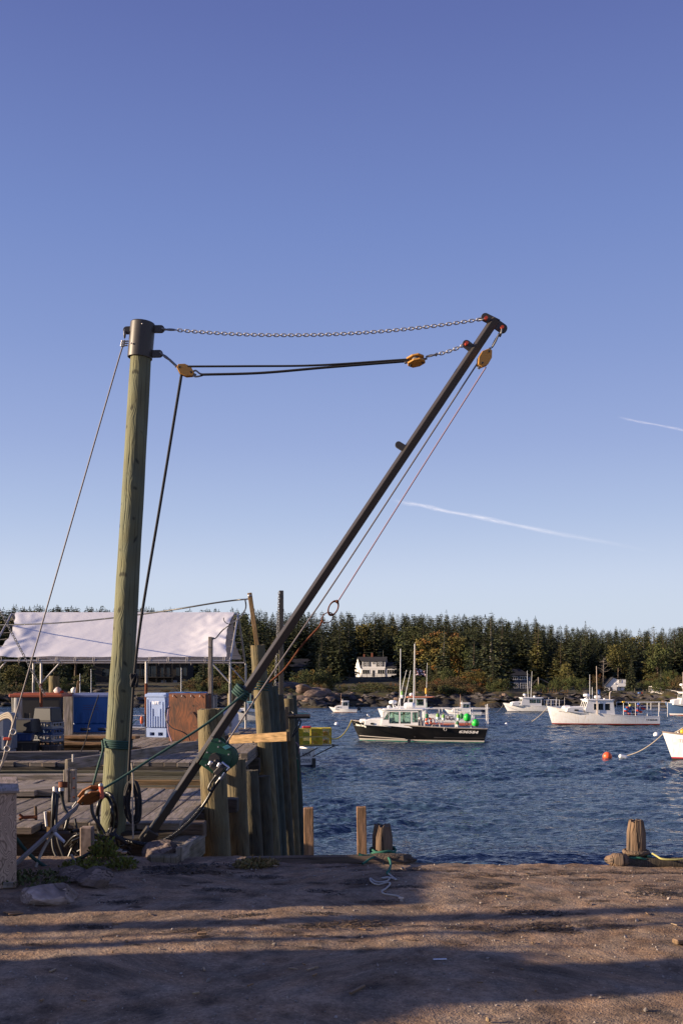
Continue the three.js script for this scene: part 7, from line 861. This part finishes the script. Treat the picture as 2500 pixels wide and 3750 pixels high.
// ================================================================ AT THE QUAY EDGE
{
  const bx = thing('plywood_crate', 'pale swirl grained plywood crate beside the grey strap', 'crate', V(-3.05, 0, -8.05), 0.33), pm = mat(0.50, 0.40, 0.33, 0.75, { map: plyMap }); part('front_panel', uvm(box(-0.6, 0.40, 0, 0.74, 0.38, 0.40, 0.003)), pm, bx); part('side_panel', uvm(box(0.38, 0.40, 0, 0.738, -0.7, 0.377, 0.003)), pm, bx); part('side_panel', uvm(box(-0.6, -0.58, 0, 0.738, -0.7, 0.377, 0.003)), pm, bx); part('back_panel', uvm(box(-0.6, 0.4, 0, 0.738, -0.722, -0.702, 0.003)), pm, bx); part('lid', uvm(box(-0.63, 0.42, 0.742, 0.765, -0.74, 0.42, 0.004)), mat(0.42, 0.34, 0.30, 0.8, { map: woodMap }), bx); part('batten', uvm(box(0.30, 0.375, 0.01, 0.05, 0.402, 0.43, 0.003)), paleTimber, bx);
  const dt = wood(0.28, 0.24, 0.17), bm = thing('bank_timbers', 'heavy squared timber laid on the bank before the wharf', 'timber'); const A = P(592, 3180, 8.85), B = P(705, 3095, 10.1); const d = B.clone().sub(A); part('timber', (() => { const g = uvm(cbox(0.27, d.length(), 0.20, 0.015)).translate(0, d.length() / 2, 0), f = d.clone().normalize(), s = new THREE.Vector3().crossVectors(f, V(0, 1, 0)).normalize(); return g.applyMatrix4(new THREE.Matrix4().makeBasis(s, f, new THREE.Vector3().crossVectors(s, f))).translate(A.x, A.y + 0.01, A.z); })(), dt, bm); part('timber', (() => { const A2 = P(655, 3155, 8.95), B2 = P(738, 3095, 10.3), d2 = B2.clone().sub(A2), f = d2.clone().normalize(), s = new THREE.Vector3().crossVectors(f, V(0, 1, 0)).normalize(); return uvm(cbox(0.06, d2.length(), 0.22, 0.01)).translate(0, d2.length() / 2, 0).applyMatrix4(new THREE.Matrix4().makeBasis(s, f, new THREE.Vector3().crossVectors(s, f))).translate(A2.x, A2.y + 0.02, A2.z); })(), paleTimber, bm);
  const cm = thing('concrete_marker', 'pale square marker stub standing in the weeds', 'marker', V(P(320, 3130, 9.0).x, 0, -9.0)); part('stub', uvm(box(-0.055, 0.055, -0.05, 0.30, -0.05, 0.05, 0.01)), mat(0.55, 0.45, 0.40, 0.9, { map: rockMap }), cm);
  for (const [u, v, s, sq, m, l, k] of [[172, 3306, 0.16, 0.5, rockA, 'large pale angular stone lying on the gravel', 5], [342, 3255, 0.115, 0.7, rockB, 'reddish grey boulder beside the pale stone', 9], [275, 3236, 0.13, 0.5, rockB, 'dark flat stone between two larger stones', 12], [585, 3148, 0.12, 0.8, rockB, 'dark stone block under the wharf', 15]]) { const p = onY(u, v, 0), o = single('bank_stone', stone(k * 31, s * 1.45, s * sq * 1.35, s * 1.1), m === rockA ? mat(0.62, 0.52, 0.47, 0.92, { map: rockMap, bumpMap: rockBump, bumpScale: 0.03 }) : mat(0.26, 0.21, 0.19, 0.92, { map: rockMap, bumpMap: rockBump, bumpScale: 0.03 }), l, 'stone'); o.position.set(p.x, groundH(p.x, p.z - s * 0.6) + s * sq * 0.55, p.z - s * 0.6); }
  // weeds
  const weed = (name, label, u, v, w, h, n, seed, tone) => { const r = rng(seed), c = clumps(), p = onY(u, v, 0); for (let i = 0; i < n; i++) { const a = r() * 6.28, q = Math.sqrt(r()) * w, y = r() * h * (1 - q / w * 0.6), b = V(Math.cos(a) * q, y, Math.sin(a) * q * 0.7), d = V(rr(r, -1, 1), rr(r, 0.1, 1.2), rr(r, -1, 1)).normalize(), s = rr(r, 0.02, 0.05), t = rr(r, 0.6, 1.3); leaf(c, b, d, V(rr(r, -1, 1), rr(r, -1, 1), rr(r, -1, 1)).cross(d).normalize(), s, s * 0.28, [t * rr(r, 0.8, 1.2), t, t * 0.7]); } for (let i = 0; i < 14; i++) { const a = r() * 6.28, q = r() * w * 0.7; leaf(c, V(Math.cos(a) * q * 0.5, 0, Math.sin(a) * q * 0.5), V(Math.cos(a) * 0.4, 1, Math.sin(a) * 0.4).normalize(), V(1, 0, 0), h * rr(r, 0.6, 1), 0.004, [1, 0.8, 0.5]); } const o = single(name, cloud(c), tone, label, 'weed'); o.position.set(p.x, groundH(p.x, p.z), p.z); return o; };
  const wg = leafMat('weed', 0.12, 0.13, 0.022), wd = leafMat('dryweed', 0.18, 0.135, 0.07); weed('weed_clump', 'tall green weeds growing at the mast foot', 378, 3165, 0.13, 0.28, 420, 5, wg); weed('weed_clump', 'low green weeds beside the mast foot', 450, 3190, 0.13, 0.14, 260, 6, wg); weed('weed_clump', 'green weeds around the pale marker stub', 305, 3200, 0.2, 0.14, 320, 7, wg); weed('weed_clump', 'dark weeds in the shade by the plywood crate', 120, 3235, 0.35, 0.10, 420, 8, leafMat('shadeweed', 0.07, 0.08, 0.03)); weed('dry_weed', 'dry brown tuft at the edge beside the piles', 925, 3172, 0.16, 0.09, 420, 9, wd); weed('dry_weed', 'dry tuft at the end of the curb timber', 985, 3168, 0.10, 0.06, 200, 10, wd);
  // curb timber, posts, old piles
  const curb = single('curb_timber', uvm(cbox(1.5, 0.21, 0.2, 0.05)).rotateY(0.012).rotateZ(0.012).translate(-0.15, -0.072, -9.0), wood(0.14, 0.10, 0.07), 'long weathered curb timber along the quay edge', 'timber');
  const post = (u0, u1, v0, v1, label, lean) => { const d = 9.15, a = P(u0, v1, d), b = P(u1, v1, d), t = P((u0 + u1) / 2, v0, d), w = b.x - a.x, h = t.y - a.y + 0.35, o = single('edge_post', uvm(cbox(w, h, 0.09, 0.006)).translate(0, h / 2, 0), wood(0.40, 0.235, 0.13), label, 'post'); o.position.set((a.x + b.x) / 2, a.y - 0.35, -d); o.rotation.z = lean; return o; }; post(1116, 1151, 2957, 3150, 'square timber post at the edge beside the wharf piles', 0.012); post(1310, 1345, 2954, 3140, 'square timber post next to the short round pile', 0.016);
  const op = single('old_pile', pile(0.098, 0.090, 0.62, 31, 40, 0.06, 0.018), oldWood, 'short weathered round pile with green rope', 'pile'); op.position.copy(P(1400, 3130, 9.18)).setY(P(1400, 3022, 9.18).y - 0.62); const op2 = single('old_pile', pile(0.095, 0.080, 0.62, 37, 40, 0.07, 0.03), oldWood, 'short weathered pile standing alone behind a log curb', 'pile'); op2.position.copy(P(2327, 3120, 9.1)).setY(P(2327, 3007, 9.1).y - 0.62);
  const lg = thing('edge_log', 'worn log curb at the foot of the lone pile', 'log'); part('log', aim(pile(0.055, 0.05, 1.5, 61, 18, 0.06), V(2.52, -0.035, -9.02), V(3.98, -0.03, -8.98)), darkTimber, lg); part('collar', new THREE.TorusGeometry(0.105, 0.02, 8, 24).rotateX(Math.PI / 2).translate(op2.position.x, 0.055, -9.1), oldWood, lg); part('stub', boulder(33, 0.11, 0.07, 0.09, 2).translate(2.5, 0.0, -9.0), oldWood, lg);
  const flat2 = single('edge_mound', boulder(71, 0.24, 0.06, 0.12, 3).translate(0.42, 0.0, -9.03), mat(0.22, 0.17, 0.13, 0.95, { map: gravelMap, bumpMap: gravelBump, bumpScale: 0.02 }), 'mound of packed debris at the end of the curb', 'debris');
  const wr = (c, r, n, label, h) => { const out = []; for (let i = 0; i <= n * 12; i++) { const a = i / 12 * 6.283; out.push(V(c.x + Math.cos(a) * r * (1 + 0.06 * Math.sin(i * 1.7)), c.y + h * (i / (n * 12) - 0.5) + 0.008 * Math.sin(i * 2.3), c.z + Math.sin(a) * r)); } return rope('mooring_rope', out, 0.0115, tealRope, label, 70); }; wr(V(op.position.x, 0.055, -9.18), 0.115, 2, 'green rope wound round the short round pile', 0.03); rope('mooring_rope', [P(1312, 3128, 9.0), P(1330, 3133, 9.0), P(1360, 3134, 9.02), P(1400, 3137, 9.02), P(1425, 3133, 9.02), P(1440, 3130, 9.06)], 0.0125, tealRope, 'green rope stretched from the square post to the pile', 40); rope('mooring_rope', [P(1382, 3136, 9.0), P(1360, 3142, 8.92), P(1340, 3155, 8.83), P(1326, 3164, 8.78)], 0.0105, tealRope, 'frayed green rope tail lying on the curb', 24); rope('mooring_rope', [P(1418, 3136, 9.0), P(1427, 3150, 8.85), P(1430, 3168, 8.6), P(1424, 3186, 8.35), P(1418, 3200, 8.27), P(1432, 3205, 8.25), P(1422, 3198, 8.26)], 0.0115, tealRope, 'green rope falling over the curb onto the gravel', 40);
  const gy = (u, v) => { const p = onY(u, v, 0); p.y = groundH(p.x, p.z) + 0.012; return p; }; rope('white_rope', [[1418, 3205], [1440, 3222], [1453, 3232], [1420, 3222], [1395, 3226], [1425, 3224], [1412, 3235], [1380, 3240], [1356, 3226], [1362, 3240], [1385, 3250], [1420, 3243], [1428, 3248], [1412, 3262], [1398, 3272], [1405, 3280], [1432, 3286], [1456, 3289], [1465, 3294]].map(([u, v]) => gy(u, v)), 0.0075, whiteRope, 'white rope tail snaking over the gravel', 110); rope('yellow_cord', [P(2386, 3125, 9.0), P(2404, 3136, 8.95), P(2420, 3145, 8.9), P(2470, 3148, 8.88), P(2530, 3143, 8.9)], 0.009, paint(0.45, 0.42, 0.15, 0.9), 'thin yellow cord lying along the log curb', 30); wr(V(op2.position.x, 0.02, -9.1), 0.125, 1.2, 'teal rope wound round the lone old pile', 0.02);
  const pr = single('rope_end', boulder(91, 0.022, 0.012, 0.014, 1), paint(0.7, 0.55, 0.42), 'pale frayed end of the white rope in the sun', 'rope'); pr.position.copy(gy(1468, 3295));
  // loose things on the gravel
  const deb = rng(313), chipM = [wood(0.42, 0.26, 0.14), wood(0.30, 0.2, 0.12), wood(0.55, 0.42, 0.28)];
  const chip = (u, v, l, w, h, turn, m, label) => { const p = gy(u, v), o = single('wood_chip', uvm(cbox(l, h, w, h * 0.3)), m, label || 'small splinter of wood lying on the gravel', 'wood chip', label ? undefined : 'splinters on the gravel'); o.position.copy(p).setY(p.y - 0.006 + h / 2); o.rotation.y = turn; return o; };
  chip(1308, 3635, 0.15, 0.018, 0.012, 1.05, chipM[1], 'flat grey splinter lying in the large shadow'); chip(1787, 3736, 0.022, 0.022, 0.022, 0.4, chipM[2], 'small square block of wood in the low sun'); chip(2490, 3462, 0.09, 0.06, 0.03, 0.3, chipM[1], 'dark lump of wood lying in the sun'); chip(975, 3166, 0.11, 0.03, 0.01, 0.2, chipM[0]); chip(1000, 3172, 0.08, 0.03, 0.01, -0.3, chipM[2]); chip(1866, 3288, 0.06, 0.02, 0.012, 0.2, chipM[2]); chip(740, 3428, 0.06, 0.03, 0.015, 0.1, chipM[0]); chip(1610, 3514, 0.08, 0.015, 0.006, 0.1, mat(0.6, 0.6, 0.65, 0.6), 'scrap of pale plastic in the sunny strip'); for (let i = 0; i < 40; i++) chip(rr(deb, 60, 2480), rr(deb, 3190, 3680), rr(deb, 0.015, 0.06), rr(deb, 0.006, 0.015), rr(deb, 0.004, 0.01), deb() * 3, chipM[i % 3]); for (let i = 0; i < 3; i++) chip(40 + i * 10, 3335 + i * 3, 0.1, 0.02, 0.01, 0.3 + i * 0.1, chipM[0]);
  // clumps of dried weed and bark, gravel
  const frag = (() => { const r = rng(5), c = clumps(); for (let i = 0; i < 240; i++) { const a = r() * 6.28, q = Math.sqrt(r()) * 0.10, p = V(Math.cos(a) * q * 1.6, Math.max(0, 0.018 * (1 - q / 0.1)) * r(), Math.sin(a) * q * 0.7), d = V(rr(r, -1, 1), rr(r, -0.1, 0.25), rr(r, -1, 1)).normalize(), s = rr(r, 0.012, 0.04), t = rr(r, 0.5, 1.4); leaf(c, p, d, V(0, 1, 0).cross(d).normalize(), s, s * 0.16, [t, t, t]); } return cloud(c); })(), fm = [leafMat('wrackdark', 0.045, 0.032, 0.024), leafMat('wrackbrown', 0.10, 0.062, 0.036)]; const wrack = (u, v, s, k) => { const p = gy(u, v), o = single('dried_seaweed', frag, fm[k], k ? 'brown clump of dried seaweed on the gravel' : 'dark clump of dried seaweed on the gravel', 'seaweed', k ? 'brown seaweed clumps on the gravel' : 'dark seaweed clumps on the gravel'); o.position.copy(p).setY(p.y - 0.010); o.rotation.y = deb() * 0.6 - 0.3; o.scale.set(s * 1.3, s * 0.8, s); };
  for (const [u, v, s, k] of [[1790, 3205, 1.3, 1], [1840, 3240, 0.9, 0], [1795, 3250, 1.0, 0], [1815, 3275, 0.8, 0], [1960, 3340, 1.2, 0], [2050, 3195, 1.4, 1], [2240, 3190, 1.0, 1], [2420, 3275, 1.3, 0], [2380, 3262, 0.7, 1], [910, 3345, 0.9, 0], [1180, 3345, 0.8, 0], [1280, 3385, 1.4, 1], [1120, 3392, 0.8, 0], [1720, 3398, 0.9, 1], [1960, 3392, 1.5, 1], [2010, 3400, 1.0, 1], [2230, 3395, 1.0, 1], [680, 3180, 1.9, 0], [620, 3200, 1.5, 0], [740, 3196, 1.4, 1], [560, 3185, 1.3, 0], [1375, 3300, 0.8, 1], [1310, 3240, 0.7, 0], [960, 3215, 0.9, 0], [1190, 3265, 1.0, 0], [1640, 3180, 0.9, 1], [2190, 3300, 0.5, 1], [1450, 3188, 0.8, 0], [1500, 3180, 0.9, 1], [820, 3260, 0.9, 0], [430, 3300, 1.0, 0], [330, 3390, 0.8, 0], [700, 3405, 0.9, 1], [2330, 3185, 0.9, 1], [2460, 3180, 1.1, 1]]) wrack(u, v, s, k); for (let i = 0; i < 40; i++) wrack(rr(deb, 300, 2500), rr(deb, 3165, 3260), rr(deb, 0.25, 0.6), i % 2); for (let i = 0; i < 26; i++) wrack(rr(deb, 100, 2500), rr(deb, 3260, 3480), rr(deb, 0.2, 0.45), i % 2);
  const peb = flat(new THREE.IcosahedronGeometry(1, 1)), pp = peb.attributes.position; for (let i = 0; i < pp.count; i++) { const k = 1 + 0.25 * n3(pp.getX(i) * 1.5, pp.getY(i) * 1.5, pp.getZ(i) * 1.5); pp.setXYZ(i, pp.getX(i) * k, pp.getY(i) * k * 0.65, pp.getZ(i) * k); } peb.computeVertexNormals(); const N = 4200, im = new THREE.InstancedMesh(peb, mat(1, 1, 1, 0.95), N), o3 = new THREE.Object3D(), col = new THREE.Color(); for (let i = 0; i < N; i++) { const z = -rr(deb, 4.0, 9.0), x = rr(deb, -3.2, 3.4), s = 0.002 + 0.007 * Math.pow(deb(), 4) + (deb() < 0.006 ? 0.012 : 0); o3.position.set(x, groundH(x, z) + s * 0.25, z); o3.rotation.set(deb() * 6, deb() * 6, deb() * 6); o3.scale.setScalar(s); o3.updateMatrix(); im.setMatrixAt(i, o3.matrix); const b = rr(deb, 0.12, 0.34); im.setColorAt(i, col.setRGB(b * 1.08, b * 0.92, b * 0.8)); } shade(im); im.name = 'gravel'; tag(im, 'loose gravel scattered over the quay', 'gravel', null, 'stuff'); scene.add(im);
}
// ================================================================ GEAR LEFT OF THE VIEW WHOSE SHADOWS CROSS THE GRAVEL
{
  const ca = Math.cos(SUN_AZ), sa = Math.sin(SUN_AZ), back = (s, x) => V(x, 0, (s - x * sa) / ca), steep = Math.tan(SUN_EL), gm = paint(0.20, 0.21, 0.23, 0.6), hFor = (x, xe) => (xe - x) / ca * steep;
  const stack = (s0, s1, x, len, xe, label) => { const c = back((s0 + s1) / 2, x), t = thing('tote_stack', label, 'tote stack', c, -SUN_AZ), h = hFor(x + len / 2, xe), w = Math.abs(s1 - s0), n = Math.round(h / 0.3); for (let i = 0; i < n; i++) part('tote', cbox(len, h / n - 0.01, w, 0.02).translate(0, (i + 0.5) * h / n, 0), gm, t); return t; };
  stack(-8.55, -7.24, -6.4, 0.9, 0.78, 'low stack of grey totes beside the wharf end'); stack(-5.95, -5.54, -8.4, 0.8, 1.2, 'stack of grey totes next to the tallest stack'); stack(-5.52, -5.235, -8.6, 0.7, 5, 'tallest stack of grey totes'); stack(-5.18, -5.03, -9.6, 0.5, 5, 'narrow stack of grey totes behind the tallest stack');
  const c = back(-4.55, -8.3), l = thing('leaning_panel', 'slanted plywood sheet leaning beside the tote stacks', 'panel', c, -SUN_AZ), h0 = hFor(-8.3, 0.55), h1 = hFor(-8.3, -0.9), g = slab(poly([[-0.47, 0], [0.45, 0], [0.45, h1], [-0.47, h0]]), 0.04); part('sheet', uvm(g.rotateY(-Math.PI / 2)), paleTimber, l);
  const pole = (s, x, r, h, label, lean = 0) => { const p = back(s, x), t = thing('yard_pole', label, 'pole', p); part('shaft', rod(V(0, -0.3, 0), V(0, h, lean), r, r * 0.9, 12), pileMats[2], t); return t; }; pole(-6.76, -13, 0.125, 6.5, 'thick utility pole in the yard'); pole(-6.49, -10, 0.022, 4.5, 'thin upright pole beside the utility pole'); pole(-6.33, -10.5, 0.028, 4.6, 'second thin pole beside the utility pole'); pole(-6.05, -9.5, 0.045, 3.4, 'leaning pole beside the tote stacks', -0.35); pole(-5.98, -8.2, 0.02, 2.4, 'short thin stake beside the tote stacks');
}
renderer.render(scene, camera);
